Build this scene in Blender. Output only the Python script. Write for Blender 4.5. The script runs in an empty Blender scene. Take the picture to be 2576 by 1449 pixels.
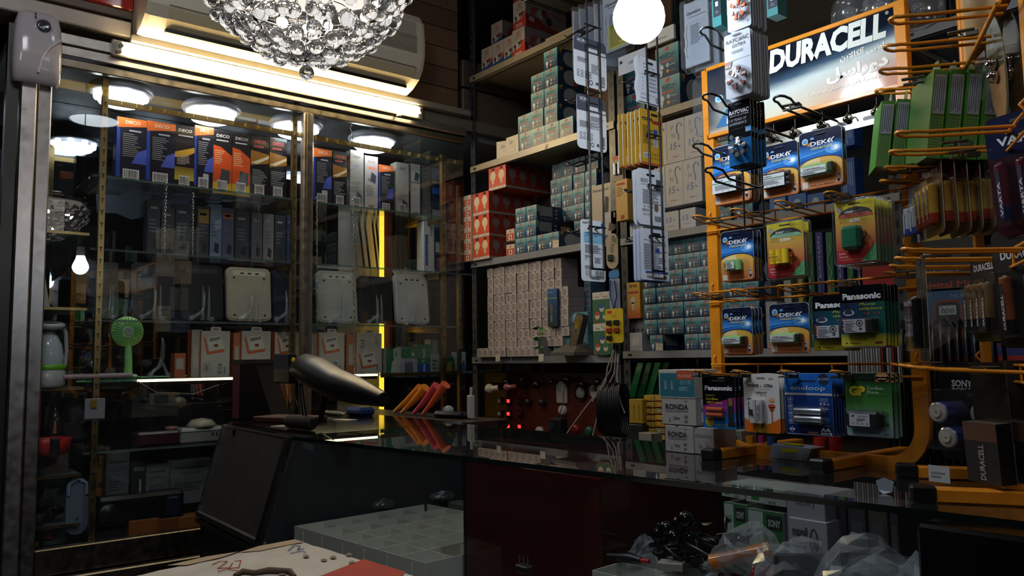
import bpy, math, random
from mathutils import Vector, Matrix
random.seed(11)
U = random.uniform
PI = math.pi
sc = bpy.context.scene
COL = sc.collection
# ------------------------------------------------------------------ camera, world, exposure
CX, CY, F = 1288.0, 724.5, 2030.0
def _dir(px, py): return Vector((px - CX, -(py - CY), -F)).normalized()
_dl, _dr = _dir(-365, 925), _dir(3800, 870)
_X = -_dl
_Y = (_dr - _X * _X.dot(_dr)).normalized()
_Z = _X.cross(_Y)
M = Matrix((_X, _Y, _Z))
H = 1.2                        # eye height above the floor; everything below is measured from the eye, then lifted
cam = bpy.data.objects.new('camera', bpy.data.cameras.new('camera'))
COL.objects.link(cam)
cam.matrix_world = M.to_4x4()
cam.data.sensor_width = 36.0
cam.data.lens = F / 2576.0 * 36.0
cam.data.clip_start = 0.01
sc.camera = cam
sc.view_settings.view_transform = 'Standard'
sc.view_settings.look = 'None'
sc.view_settings.gamma = 1.0
sc.view_settings.use_curve_mapping = False
sc.view_settings.exposure = 0.0
w = bpy.data.worlds.new('world'); sc.world = w; w.use_nodes = True
w.node_tree.nodes['Background'].inputs[0].default_value = (0.55, 0.7, 1.0, 1)
w.node_tree.nodes['Background'].inputs[1].default_value = 0.035
sc.cycles.use_denoising = True
sc.cycles.max_bounces = 18
sc.cycles.transparent_max_bounces = 40
sc.cycles.transmission_bounces = 18
sc.cycles.glossy_bounces = 5
sc.cycles.diffuse_bounces = 3
sc.cycles.caustics_reflective = False
sc.cycles.caustics_refractive = False
sc.cycles.sample_clamp_indirect = 3.0
def area(name, loc, rot, sx, sy, power, col):
    l = bpy.data.lights.new(name, 'AREA'); l.shape = 'RECTANGLE'; l.size = sx; l.size_y = sy
    l.energy = power; l.color = col
    o = bpy.data.objects.new(name, l); COL.objects.link(o); o.location = loc; o.rotation_euler = rot
    return o
# ceiling panels of the shop, over and behind the eye
area('ceiling_panel_light', (-1.2, 0.1, 1.70), (0, .5, 0), .5, .5, 10.0, (.95, 0.95, 1.0))
area('ceiling_panel_light', (0.1, -0.9, 1.68), (.6, .1, 0), .6, .6, 11.0, (0.86, 0.92, 1.0))
# ------------------------------------------------------------------ pixel -> point on a real plane
def ray(px, py): return M @ Vector(((px - CX) / F, -(py - CY) / F, -1.0))
def oX(px, py, x): d = ray(px, py); return d * (x / d.x)
def oY(px, py, y): d = ray(px, py); return d * (y / d.y)
def oZ(px, py, z): d = ray(px, py); return d * (z / d.z)
def oP(px, py, p, n): d = ray(px, py); n = Vector(n); return d * (Vector(p).dot(n) / d.dot(n))
# ------------------------------------------------------------------ colours and materials
def lin(c):
    if isinstance(c, str):
        c = c.lstrip('#'); c = [int(c[i:i + 2], 16) / 255 for i in (0, 2, 4)]
    return tuple(((x / 12.92) if x <= .04045 else ((x + .055) / 1.055) ** 2.4) for x in c[:3]) + (1.0,)
_cc = {}
def L(c):
    if isinstance(c, tuple): return c if len(c) == 4 else c + (1.0,)
    if c not in _cc: _cc[c] = lin(c)
    return _cc[c]
MATS = {}
def mat(name, rough=.5, metal=0., col=None, emis=None, estr=0., noise=.06, nscale=60., bump=0., coat=0., spec=.5, rnoise=0.):
    m = bpy.data.materials.new(name); m.use_nodes = True; nt = m.node_tree; N = nt.nodes; b = N['Principled BSDF']
    b.inputs['Roughness'].default_value = rough; b.inputs['Metallic'].default_value = metal
    b.inputs['Specular IOR Level'].default_value = spec; b.inputs['Coat Weight'].default_value = coat
    b.inputs['Coat Roughness'].default_value = .08
    tc = N.new('ShaderNodeTexCoord'); nz = N.new('ShaderNodeTexNoise'); nz.inputs['Scale'].default_value = nscale
    nz.inputs['Detail'].default_value = 4
    nt.links.new(tc.outputs['Object'], nz.inputs['Vector'])
    if col is None:
        a = N.new('ShaderNodeVertexColor'); a.layer_name = 'Col'; src = a.outputs['Color']
    else:
        a = N.new('ShaderNodeRGB'); a.outputs[0].default_value = L(col); src = a.outputs[0]
    hs = N.new('ShaderNodeHueSaturation'); mr = N.new('ShaderNodeMapRange')
    mr.inputs['To Min'].default_value = 1 - noise * 2; mr.inputs['To Max'].default_value = 1 + noise * 2
    nt.links.new(nz.outputs['Fac'], mr.inputs['Value']); nt.links.new(mr.outputs[0], hs.inputs['Value'])
    nt.links.new(src, hs.inputs['Color']); nt.links.new(hs.outputs[0], b.inputs['Base Color'])
    if rnoise:
        m2 = N.new('ShaderNodeMapRange'); m2.inputs['To Min'].default_value = max(0, rough - rnoise); m2.inputs['To Max'].default_value = rough + rnoise
        nt.links.new(nz.outputs['Fac'], m2.inputs['Value']); nt.links.new(m2.outputs[0], b.inputs['Roughness'])
    if bump:
        bp = N.new('ShaderNodeBump'); bp.inputs['Strength'].default_value = bump; bp.inputs['Distance'].default_value = .002
        nt.links.new(nz.outputs['Fac'], bp.inputs['Height']); nt.links.new(bp.outputs[0], b.inputs['Normal'])
    if emis:
        b.inputs['Emission Color'].default_value = L(emis); b.inputs['Emission Strength'].default_value = estr
    MATS[name] = m; return m
mat('paper', .6, noise=.05)
mat('carton', .45, noise=.04, spec=.6, nscale=25)
mat('film', .16, noise=.03, nscale=20, bump=.15)
mat('plastic', .32, noise=.03)
mat('gloss', .1, noise=.02)
mat('paint', .38, noise=.08, nscale=30, rnoise=.12)
mat('orange_steel', .3, noise=.1, nscale=40, rnoise=.1)
mat('steel', .35, 1., noise=.12, nscale=40, rnoise=.15)
mat('chrome', .12, 1., noise=.02)
mat('dust', .75, noise=.15, nscale=18)
def glass(name, tint, refl=1.0, rough=.0, body=0.):
    m = bpy.data.materials.new(name); m.use_nodes = True; nt = m.node_tree; N = nt.nodes; N.clear()
    out = N.new('ShaderNodeOutputMaterial'); tr = N.new('ShaderNodeBsdfTransparent'); gl = N.new('ShaderNodeBsdfGlossy')
    tr.inputs[0].default_value = L(tint) ; gl.inputs['Roughness'].default_value = rough; gl.inputs[0].default_value = (refl, refl, refl, 1)
    lw = N.new('ShaderNodeLayerWeight'); pw = N.new('ShaderNodeMath'); pw.operation = 'POWER'; pw.inputs[1].default_value = 5
    fr = N.new('ShaderNodeMath'); fr.operation = 'MULTIPLY_ADD'; fr.inputs[1].default_value = .94; fr.inputs[2].default_value = .045; mx = N.new('ShaderNodeMixShader')
    nt.links.new(lw.outputs['Facing'], pw.inputs[0]); nt.links.new(pw.outputs[0], fr.inputs[0])
    nt.links.new(fr.outputs[0], mx.inputs[0]); nt.links.new(tr.outputs[0], mx.inputs[1]); nt.links.new(gl.outputs[0], mx.inputs[2])
    last = mx
    if body:
        nz = N.new('ShaderNodeTexNoise'); nz.inputs['Scale'].default_value = 9; nz.inputs['Detail'].default_value = 5
        tc = N.new('ShaderNodeTexCoord'); nt.links.new(tc.outputs['Object'], nz.inputs['Vector'])
        df = N.new('ShaderNodeBsdfDiffuse'); df.inputs[0].default_value = (.75, .8, .85, 1); m2 = N.new('ShaderNodeMixShader')
        mr = N.new('ShaderNodeMapRange'); mr.inputs['To Min'].default_value = 0; mr.inputs['To Max'].default_value = body * 2
        nt.links.new(nz.outputs['Fac'], mr.inputs['Value']); nt.links.new(mr.outputs[0], m2.inputs[0])
        nt.links.new(mx.outputs[0], m2.inputs[1]); nt.links.new(df.outputs[0], m2.inputs[2]); last = m2
    nt.links.new(last.outputs[0], out.inputs[0]); MATS[name] = m
glass('pane', (.96, .98, .97), 1., .0, .003)
glass('pane_edge', (.35, .6, .55), .8, .05, .1)
glass('counter_glass', (.86, .92, .9), 1., .0, .006)
glass('clear', (.985, .985, .99), 1., .06, .008)
glass('bag', (.95, .96, .97), 1., .12, .05)
glass('poly', (.9, .92, .94), 1., .15, .12)
m = bpy.data.materials.new('crystal'); m.use_nodes = True; N = m.node_tree.nodes; N.clear()
g = N.new('ShaderNodeBsdfGlass'); g.inputs['IOR'].default_value = 1.55; g.inputs['Roughness'].default_value = 0; g.inputs[0].default_value = (.97, .98, 1, 1)
o_ = N.new('ShaderNodeOutputMaterial'); m.node_tree.links.new(g.outputs[0], o_.inputs[0]); MATS['crystal'] = m
def emit(name, c, s):
    m = bpy.data.materials.new(name); m.use_nodes = True; N = m.node_tree.nodes; N.clear()
    e = N.new('ShaderNodeEmission'); e.inputs[0].default_value = c + (1,) if len(c) == 3 else c; e.inputs[1].default_value = s
    o = N.new('ShaderNodeOutputMaterial'); m.node_tree.links.new(e.outputs[0], o.inputs[0]); MATS[name] = m
emit('tube_light', (1.0, .76, .40), 58.0)
emit('bulb_light', (.80, .89, 1.0), 92.0)
emit('lamp_light', (.85, .93, 1.0), 19.0)
emit('strip_light', (1.0, .82, .45), 4.0)
emit('yellow_light', (1.0, .62, .04), 1.6)
emit('red_light', (1.0, .03, .02), 2.5)
emit('added_plate_glow', (1.0, .93, .82), 1.0)  # glow of the unseen plate added over the crystals
emit('added_bulb', (1.0, .85, .62), 95.0)  # glow of the bulbs added inside the chandelier
emit('far_light', (.85, .92, 1.0), 7.0)
# ------------------------------------------------------------------ mesh builder
_tx = {}
def glyphs(s, bold, shear):
    k = (s, bold, shear)
    if k not in _tx:
        cu = bpy.data.curves.new('t', 'FONT'); cu.body = s; cu.size = 1; cu.offset = bold; cu.shear = shear; cu.resolution_u = 2
        ob = bpy.data.objects.new('t', cu); me = ob.to_mesh()
        vs = [v.co.copy() for v in me.vertices]; fs = [tuple(p.vertices) for p in me.polygons]
        ob.to_mesh_clear(); bpy.data.objects.remove(ob); bpy.data.curves.remove(cu)
        if vs:
            x0 = min(v.x for v in vs); x1 = max(v.x for v in vs); y1 = max(v.y for v in vs); y0 = min(v.y for v in vs)
        else: x0 = x1 = y0 = y1 = 0
        _tx[k] = (vs, fs, x0, x1, y0, y1)
    return _tx[k]
class MB:
    def __init__(s): s.v = []; s.f = []; s.m = []; s.c = []; s.sm = []; s.mats = []; s.T = None; s.y = 0.0
    def add(s, vs, fs, col, mt='paper', smooth=False):
        b = len(s.v)
        for p in vs:
            p = Vector(p); s.v.append(s.T @ p if s.T else p)
        if mt not in s.mats: s.mats.append(mt)
        k = s.mats.index(mt)
        pv = isinstance(col, list)
        if not pv: col = L(col)
        for f in fs:
            s.f.append([b + i for i in f]); s.m.append(k); s.sm.append(smooth)
            s.c.append([L(col[i]) for i in f] if pv else [col] * len(f))
        return s
    def box(s, a, b, col, mt='carton', cols=None):
        x0, y0, z0 = a; x1, y1, z1 = b
        v = [(x0, y0, z0), (x1, y0, z0), (x1, y1, z0), (x0, y1, z0), (x0, y0, z1), (x1, y0, z1), (x1, y1, z1), (x0, y1, z1)]
        F6 = dict(f=(0, 1, 5, 4), r=(1, 2, 6, 5), b=(2, 3, 7, 6), l=(3, 0, 4, 7), t=(4, 5, 6, 7), u=(3, 2, 1, 0))
        for k, q in F6.items(): s.add([v[i] for i in q], [(0, 1, 2, 3)], (cols or {}).get(k, col), mt)
        return s
    def cbox(s, a, b, col, mt='plastic', c=.002):   # box with chamfered edges
        x0, y0, z0 = a; x1, y1, z1 = b; v = []
        c = min(c, (x1 - x0) / 2.01, (y1 - y0) / 2.01, (z1 - z0) / 2.01)
        for sx in (0, 1):
            for sy in (0, 1):
                for sz in (0, 1):
                    X = x1 if sx else x0; Y = y1 if sy else y0; Z = z1 if sz else z0
                    dx = -c if sx else c; dy = -c if sy else c; dz = -c if sz else c
                    v += [(X, Y + dy, Z + dz), (X + dx, Y, Z + dz), (X + dx, Y + dy, Z)]
        I = lambda sx, sy, sz, k: (sx * 4 + sy * 2 + sz) * 3 + k
        f = []
        for q in (0, 1):
            f.append((I(q, 0, 0, 0), I(q, 1, 0, 0), I(q, 1, 1, 0), I(q, 0, 1, 0)))
            f.append((I(0, q, 0, 1), I(1, q, 0, 1), I(1, q, 1, 1), I(0, q, 1, 1)))
            f.append((I(0, 0, q, 2), I(1, 0, q, 2), I(1, 1, q, 2), I(0, 1, q, 2)))
        for p in (0, 1):
            for q in (0, 1):
                f.append((I(p, q, 0, 0), I(p, q, 1, 0), I(p, q, 1, 1), I(p, q, 0, 1)))
                f.append((I(p, 0, q, 0), I(p, 1, q, 0), I(p, 1, q, 2), I(p, 0, q, 2)))
                f.append((I(0, p, q, 1), I(1, p, q, 1), I(1, p, q, 2), I(0, p, q, 2)))
        for p in (0, 1):
            for q in (0, 1):
                for r in (0, 1): f.append((I(p, q, r, 0), I(p, q, r, 1), I(p, q, r, 2)))
        return s.add(v, f, col, mt)
    def prism(s, pts, y0, y1, col, mt='carton', side=None, smooth=False):   # outline in xz, extruded along y
        n = len(pts)
        s.add([(x, y0, z) for x, z in pts], [tuple(range(n))], col, mt)
        s.add([(x, y1, z) for x, z in pts], [tuple(reversed(range(n)))], side if side is not None else col, mt)
        v = [(x, y0, z) for x, z in pts] + [(x, y1, z) for x, z in pts]
        s.add(v, [(i, i + n, (i + 1) % n + n, (i + 1) % n) for i in range(n)], side if side is not None else col, mt, smooth)
        return s
    def rect(s, x0, z0, x1, z1, col, l=1, mt='paper', dx=0):
        y = s.y - .00025 * l
        return s.add([(x0, y, z0), (x1, y, z0), (x1 + dx, y, z1), (x0 + dx, y, z1)], [(0, 1, 2, 3)], col, mt)
    def grad(s, x0, z0, x1, z1, stops, l=1, mt='paper'):     # stops (t, colour) from bottom to top
        for (t0, c0), (t1, c1) in zip(stops, stops[1:]):
            a = z0 + (z1 - z0) * t0; b = z0 + (z1 - z0) * t1; y = s.y - .00025 * l
            s.add([(x0, y, a), (x1, y, a), (x1, y, b), (x0, y, b)], [(0, 1, 2, 3)], [c0, c0, c1, c1], mt)
        return s
    def poly(s, pts, col, l=1, mt='paper'):
        y = s.y - .00025 * l
        return s.add([(x, y, z) for x, z in pts], [tuple(range(len(pts)))], col, mt)
    def disc(s, x, z, r, col, l=1, mt='paper', rz=None, n=14, a0=0, a1=2 * PI):
        rz = rz or r
        pts = [(x + r * math.cos(a0 + (a1 - a0) * i / n), z + rz * math.sin(a0 + (a1 - a0) * i / n)) for i in range(n + (a1 - a0 < 6.2))]
        return s.poly(pts, col, l, mt)
    def ring(s, x, z, r, t, col, l=1, mt='paper', n=18, rz=None):
        rz = rz or r; y = s.y - .00025 * l; v = []
        for i in range(n):
            c, q = math.cos(2 * PI * i / n), math.sin(2 * PI * i / n)
            v += [(x + r * c, y, z + rz * q), (x + (r - t) * c, y, z + (rz - t) * q)]
        return s.add(v, [(2 * i, 2 * i + 1, (2 * i + 3) % (2 * n), (2 * i + 2) % (2 * n)) for i in range(n)], col, mt)
    def text(s, t, x, z, h, col, w=None, al='c', bold=.0, shear=0., l=2, mt='paper', rot=0.):
        vs, fs, x0, x1, y0, y1 = glyphs(t, bold, shear)
        if not vs: return s
        k = h / .73; kx = k if w is None else w / max(1e-6, x1 - x0)
        ox = {'l': 0, 'c': -.5, 'r': -1.}[al] * (x1 - x0) * kx; y = s.y - .00025 * l; P = []
        for p in vs:
            a = (p.x - x0) * kx + ox; b = p.y * k
            if rot: a, b = a * math.cos(rot) - b * math.sin(rot), a * math.sin(rot) + b * math.cos(rot)
            P.append((x + a, y, z + b))
        return s.add(P, fs, col, mt)
    def lines(s, x0, z0, x1, z1, n, col, l=2, fill=.5, mn=.55, vert=False, mt='paper'):
        if vert:
            st = (x1 - x0) / n
            for i in range(n): s.rect(x0 + i * st, z1 - (z1 - z0) * U(mn, 1), x0 + (i + fill) * st, z1, col, l, mt)
        else:
            st = (z1 - z0) / n
            for i in range(n):
                zz = z1 - (i + 1) * st; s.rect(x0, zz, x0 + (x1 - x0) * U(mn, 1), zz + st * fill, col, l, mt)
        return s
    def barcode(s, x0, z0, x1, z1, l=1, bg='e8e6e0', fg='1c1c20', n=13):
        if bg: s.rect(x0, z0, x1, z1, bg, l)
        w = x1 - x0; h = z1 - z0; x = x0 + w * .08
        while x < x1 - w * .1:
            b = w * random.choice((.02, .035, .05)); s.rect(x, z0 + h * .22, x + b, z1 - h * .12, fg, l + 1); x += b + w * random.choice((.025, .04))
        s.rect(x0 + w * .15, z0 + h * .07, x1 - w * .15, z0 + h * .15, fg, l + 1)
        return s
    def tube(s, pts, r, col, mt='plastic', n=6, cap=True, closed=False, smooth=True):
        pts = [Vector(p) for p in pts]; N_ = len(pts); v = []; up = None
        for i, p in enumerate(pts):
            a = pts[i - 1] if i or closed else p; b = pts[(i + 1) % N_] if (i < N_ - 1 or closed) else p
            d = (b - a).normalized() if (b - a).length else Vector((0, 0, 1))
            if up is None: up = d.orthogonal().normalized()
            up = (up - d * up.dot(d)); up = up.normalized() if up.length > 1e-6 else d.orthogonal().normalized()
            q = d.cross(up); rr = r[i] if isinstance(r, (list, tuple)) else r
            for k in range(n):
                t = 2 * PI * k / n; v.append(p + up * (math.cos(t) * rr) + q * (math.sin(t) * rr))
        f = []
        for i in range(N_ if closed else N_ - 1):
            j = (i + 1) % N_
            for k in range(n): f.append((i * n + k, i * n + (k + 1) % n, j * n + (k + 1) % n, j * n + k))
        s.add(v, f, col, mt, smooth)
        if cap and not closed:
            s.add(v[:n], [tuple(reversed(range(n)))], col, mt); s.add(v[-n:], [tuple(range(n))], col, mt)
        return s
    def cyl(s, a, b, r, col, mt='plastic', n=16, r2=None): return s.tube([a, b], [r, r if r2 is None else r2], col, mt, n)
    def lathe(s, prof, col, mt='plastic', n=20, o=(0, 0, 0), ax='z', smooth=True):   # profile (radius, height)
        v = []
        for r, h in prof:
            for k in range(n):
                a = 2 * PI * k / n; c, q = r * math.cos(a), r * math.sin(a)
                p = (c, q, h) if ax == 'z' else ((c, h, q) if ax == 'y' else (h, c, q))
                v.append((p[0] + o[0], p[1] + o[1], p[2] + o[2]))
        f = [(i * n + k, i * n + (k + 1) % n, (i + 1) * n + (k + 1) % n, (i + 1) * n + k) for i in range(len(prof) - 1) for k in range(n)]
        if isinstance(col, list): col = [col[i] for i in range(len(prof)) for k in range(n)]
        return s.add(v, f, col, mt, smooth)
    def ball(s, p, r, col, mt='plastic', n=12, m=8, smooth=True, sz=1.):
        return s.lathe([(max(1e-5, r * math.sin(PI * i / m)), -r * sz * math.cos(PI * i / m)) for i in range(m + 1)], col, mt, n, p, smooth=smooth)
    def build(s, name, parent=None, loc=None, rz=0.):
        me = bpy.data.meshes.new(name); me.from_pydata([tuple(p) for p in s.v], [], s.f)
        for k in s.mats: me.materials.append(MATS[k])
        me.polygons.foreach_set('material_index', s.m); me.polygons.foreach_set('use_smooth', s.sm)
        ca = me.color_attributes.new('Col', 'FLOAT_COLOR', 'CORNER'); flat = []
        for f in s.c:
            for c in f: flat.extend(c)
        ca.data.foreach_set('color', flat)
        me.update()
        o = bpy.data.objects.new(name, me); COL.objects.link(o); o.parent = parent
        if loc is not None: o.location = loc
        if rz: o.rotation_euler = (0, 0, rz)
        return o
def rr(w, h, r, x=0., z=0., n=4, top=True, bot=True):    # rounded rectangle outline, centred on x, from z up
    p = []
    for cx, cz, a, on in ((x + w / 2 - r, z + r, -90, bot), (x + w / 2 - r, z + h - r, 0, top), (x - w / 2 + r, z + h - r, 90, top), (x - w / 2 + r, z + r, 180, bot)):
        if on:
            for i in range(n + 1):
                t = math.radians(a + 90 * i / n); p.append((cx + r * math.cos(t), cz + r * math.sin(t)))
        else:
            sx = 1 if cx > x else -1; sz = 1 if cz > z + h / 2 else -1; p.append((cx + sx * r, cz + sz * r))
    return p
def tag(o, label=None, cat=None, group=None, kind=None):
    if label: o['label'] = label
    if cat: o['category'] = cat
    if group: o['group'] = group
    if kind: o['kind'] = kind
    return o
def thing(name, label, cat, loc=(0, 0, 0), rz=0, group=None):
    o = bpy.data.objects.new(name, None); COL.objects.link(o); o.location = loc; o.rotation_euler = (0, 0, rz); o.empty_display_size = .02
    return tag(o, label, cat, group)
def one(name, mb, label, cat, loc=None, rz=0, group=None): return tag(mb.build(name, None, loc, rz), label, cat, group)
def struct(name, mb): return tag(mb.build(name), kind='structure')
def kids(o): return [c for c in COL.objects if c.parent == o]
_kid = {}
def dup(root, loc, rz=None, label=None, group=None):
    if root.name not in _kid: _kid[root.name] = [(c, kids(c)) for c in kids(root)]
    r = root.copy(); COL.objects.link(r); r.location = loc
    if rz is not None: r.rotation_euler = (0, 0, rz)
    if label: r['label'] = label
    if group: r['group'] = group
    for ch, gs in _kid[root.name]:
        c = ch.copy(); COL.objects.link(c); c.parent = r
        for g_ in gs: d = g_.copy(); COL.objects.link(d); d.parent = c
    return r
ORD = ['first', 'second', 'third', 'fourth', 'fifth', 'sixth', 'seventh', 'eighth', 'ninth', 'tenth', 'eleventh', 'twelfth', 'thirteenth', 'fourteenth', 'fifteenth']
XA, YB, ZC = -2.957, 2.17, -.187       # glass front of the left cabinet, front of the back shelves, counter top
PA = PI / 2                            # faces +X
# ================================================================== ROOM SHELL
b = MB(); b.box((-3.6, -1.9, -1.26), (1.7, 2.65, -1.2), '3a3733', 'dust'); struct('floor', b)
b = MB(); b.box((-3.6, -1.9, 1.78), (1.7, 2.65, 1.84), '4a4642', 'dust'); struct('ceiling', b)
b = MB(); b.box((-3.66, 2.6, -1.2), (1.7, 2.66, 1.78), '2a2624', 'dust'); struct('wall_back', b)
b = MB(); b.box((-3.66, -1.9, -1.2), (-3.5, 2.6, 1.78), '24211f', 'dust'); struct('wall_left', b)
b = MB(); b.box((1.64, -1.9, -1.2), (1.7, 2.6, 1.78), '3b3836', 'dust'); struct('wall_right', b)
b = MB(); b.box((-3.6, -1.96, -1.2), (1.7, -1.9, 1.78), '3b3836', 'dust'); struct('wall_front', b)
# plank-clad wall over the cabinet
b = MB()
for i in range(8):
    z0 = 1.142 + i * .093
    b.cbox((XA - .05, .70, z0), (XA, 2.10, z0 + .09), ['6b5442', '604b3c', '6f5946'][i % 3], 'paint', .003)
struct('trim_1', b)
b = MB(); b.cbox((XA - .05, .69, 1.108), (XA + .05, 2.135, 1.134), '847e74', 'paint', .003)
b.cbox((XA - .05, 1.9, 1.05), (XA + .012, 2.6, 1.104), '6d675e', 'paint', .003)
struct('trim_2', b)
b = MB()
for z0, z1, c in ((1.10, 1.26, '5d5248'), (1.27, 1.40, '57493d')): b.cbox((XA - .06, 2.14, z0), (XA - .02, 2.6, z1), c, 'paint', .003)
struct('trim_3', b)
# pale beam, upper left, and what lies on it
b = MB(); b.cbox((XA - .12, -.9, 1.132), (XA + .02, .695, 1.186), 'b9b0a4', 'paint', .004); struct('trim_4', b)
b = MB(); b.cbox((XA - .45, -.9, 1.235), (XA + .0, .72, 1.30), 'a8261c', 'gloss', .006)
b.cbox((XA - .45, -.9, 1.205), (XA - .005, .715, 1.234), '6b5a4c', 'paint', .003)
one('ceiling_shelf', b, 'glossy red lined shelf on top of the pale beam in the upper left corner', 'shelf')
# sliding glass front of the display cabinet
AL = 'a9a6a6'
b = MB()
b.cbox((XA - .03, .372, -1.2), (XA + .02, .418, .925), AL, 'steel', .004)
b.cbox((XA - .025, .421, -1.2), (XA + .012, .462, .925), '8f8c8c', 'steel', .004)
b.box((XA - .04, .335, -1.2), (XA + .0, .369, 1.10), '15130f', 'paint')
struct('trim_5', b)
b = MB()
b.cbox((XA - .03, .46, 1.022), (XA + .02, 2.13, 1.056), 'b4b0ac', 'steel', .003)
b.cbox((XA - .03, .46, 1.060), (XA + .02, .66, 1.098), 'bab6b2', 'steel', .003)
b.cbox((XA - .02, .46, .988), (XA + .006, 2.13, 1.018), '8d8578', 'steel', .003)
b.cbox((XA - .02, .46, 1.1), (XA + .0, 2.13, 1.106), '2a2520', 'steel', .003)
struct('trim_6', b)
b = MB()
b.cbox((XA - .03, .46, -.66), (XA + .015, 2.13, -.577), '6f6a63', 'steel', .003)
b.cbox((XA - .03, .46, -.74), (XA + .045, 2.13, -.665), '8a857c', 'steel', .004)
b.cbox((XA - .03, .46, -1.2), (XA + .02, 2.13, -.745), '3d3a36', 'steel', .004)
b.cyl((XA + .045, .62, -.70), (XA + .052, .62, -.70), .006, '55524d', 'chrome')
struct('trim_7', b)
b = MB(); b.cbox((XA - .02, 1.340, -.577), (XA + .014, 1.383, .988), 'a8a098', 'steel', .005); b.cbox((XA + .014, 1.352, -.577), (XA + .017, 1.368, .988), '918a83', 'steel', .002); struct('trim_8', b)
for n, (y0, y1) in enumerate(((.464, 1.339), (1.384, 2.125))):
    b = MB(); b.box((XA - .006, y0, -.577), (XA - .001, y1, .988), 'ffffff', 'pane'); struct('window_%d' % (n + 1), b)
# mirror lining the cabinet's back
b = MB(); b.box((-3.5, -.6, -.62), (-3.485, 2.58, 1.02), 'ffffff', 'chrome')
m = bpy.data.materials.new('mirror'); m.use_nodes = True; p_ = m.node_tree.nodes['Principled BSDF']
p_.inputs['Metallic'].default_value = 1; p_.inputs['Roughness'].default_value = .015; p_.inputs['Base Color'].default_value = (.20, .215, .23, 1); MATS['mirror'] = m
b.mats[0] = 'mirror'; one('mirror', b, 'dark mirror lining the back of the glass display cabinet', 'mirror')
b = MB(); b.box((-3.48, .335, 1.02), (XA - .03, 2.58, 1.05), '6f7075', 'paint'); struct('trim_9', b)
b = MB(); b.box((-3.48, .335, -.66), (XA - .03, 2.58, -.62), '1c1b1a', 'paint'); struct('trim_10', b)
# reflected only: lamps and lit cornice on the ceiling
def mirrored(px, py, z): d = ray(px, py); p = d * (z / d.z); return Vector((-6.97 - p.x, p.y, z))
for i, (px, py, r) in enumerate(((163, 381, .15), (228, 180, .13), (1150, 522, .2))):
    p = mirrored(px, py, 1.73); b = MB(); b.lathe([(.001, .0), (r, 0), (r + .01, .02), (r + .01, .045)], 'ffffff', 'lamp_light', 28); b.mats[0] = 'far_light'
    b.lathe([(r + .011, .0), (r + .014, .0), (r + .014, .05)], 'dddddd', 'plastic', 28)
    one('ceiling_lamp', b, ['round white ceiling lamp reflected low in the left of the cabinet mirror', 'round white ceiling lamp reflected just under the left end of the door rail', 'round white ceiling lamp reflected beside the shelf post on the right'][i], 'lamp', p)
p = mirrored(250, 338, 1.74); b = MB(); b.box((p.x - .02, -1.2, 1.73), (p.x + .02, 2.5, 1.775), 'e0a030', 'yellow_light'); b.box((p.x + .022, -1.2, 1.72), (p.x + .1, 2.5, 1.777), '7a4a20', 'paint')
one('lit_cornice', b, 'yellow lit cornice strip of the ceiling, seen only in the cabinet mirror', 'light strip')

# ================================================================== AIR CONDITIONER
ac = thing('air_conditioner', 'long white wall mounted air conditioner lit yellow from below', 'air conditioner', (XA, 1.25, 1.135))
prof = [(0, 0), (.045, -.003), (.10, .012), (.150, .040), (.178, .075), (.192, .12), (.196, .18), (.188, .27), (.165, .305), (.12, .318), (0, .318)]
b = MB(); n = len(prof); ys = (-.545, -.53, .53, .545)
V = []
for k, yy in enumerate(ys):
    s_ = .975 if k in (0, 3) else 1
    V += [(x * s_, yy, .16 + (z - .16) * s_) for x, z in prof]
for k in range(3): b.add(V, [(k * n + i, k * n + (i + 1) % n, (k + 1) * n + (i + 1) % n, (k + 1) * n + i) for i in range(n)], 'd6cdb9', 'plastic')
b.add(V[:n], [tuple(range(n))], 'cfc6b2', 'plastic'); b.add(V[3 * n:], [tuple(reversed(range(n)))], 'cfc6b2', 'plastic')
b.build('body', ac)
b = MB(); b.add([(.058, -.47, .0005), (.058, .50, .0005), (.098, .50, .0103), (.098, -.47, .0103)], [(0, 1, 2, 3)], 'd9c98a', 'plastic')
b.box((.1035, -.47, .006), (.118, .50, .018), '120e0a', 'paint'); b.build('air_outlet', ac)
b = MB(); b.add([(.120, -.47, .0205), (.120, .50, .0205), (.1525, .505, .041), (.176, .505, .070), (.1525, -.475, .041), (.176, -.475, .070)], [(0, 1, 2, 4), (4, 2, 3, 5)], 'cdbf9c', 'plastic')
b.tube([(.152, .507, .038), (.170, .508, .060), (.182, .507, .078), (.182, -.475, .078)], .0016, '6b6046', 'paint'); b.build('louver', ac)
b = MB()
for i in range(17):
    t = i / 16; z = .135 + .125 * t; x = .1935 + (.004 if z < .2 else -.0 - (z - .2) * .09); b.box((x, -.50, z), (x + .003, .50, z + .0035), 'aaa290', 'plastic')
b.build('front_grille', ac)
b = MB(); b.tube([(0, -.02, .002), (.03, -.015, -.004), (.03, .11, -.004), (0, .115, .002)], .001, '9c8a50', 'paint'); b.build('access_hatch', ac)

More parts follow.
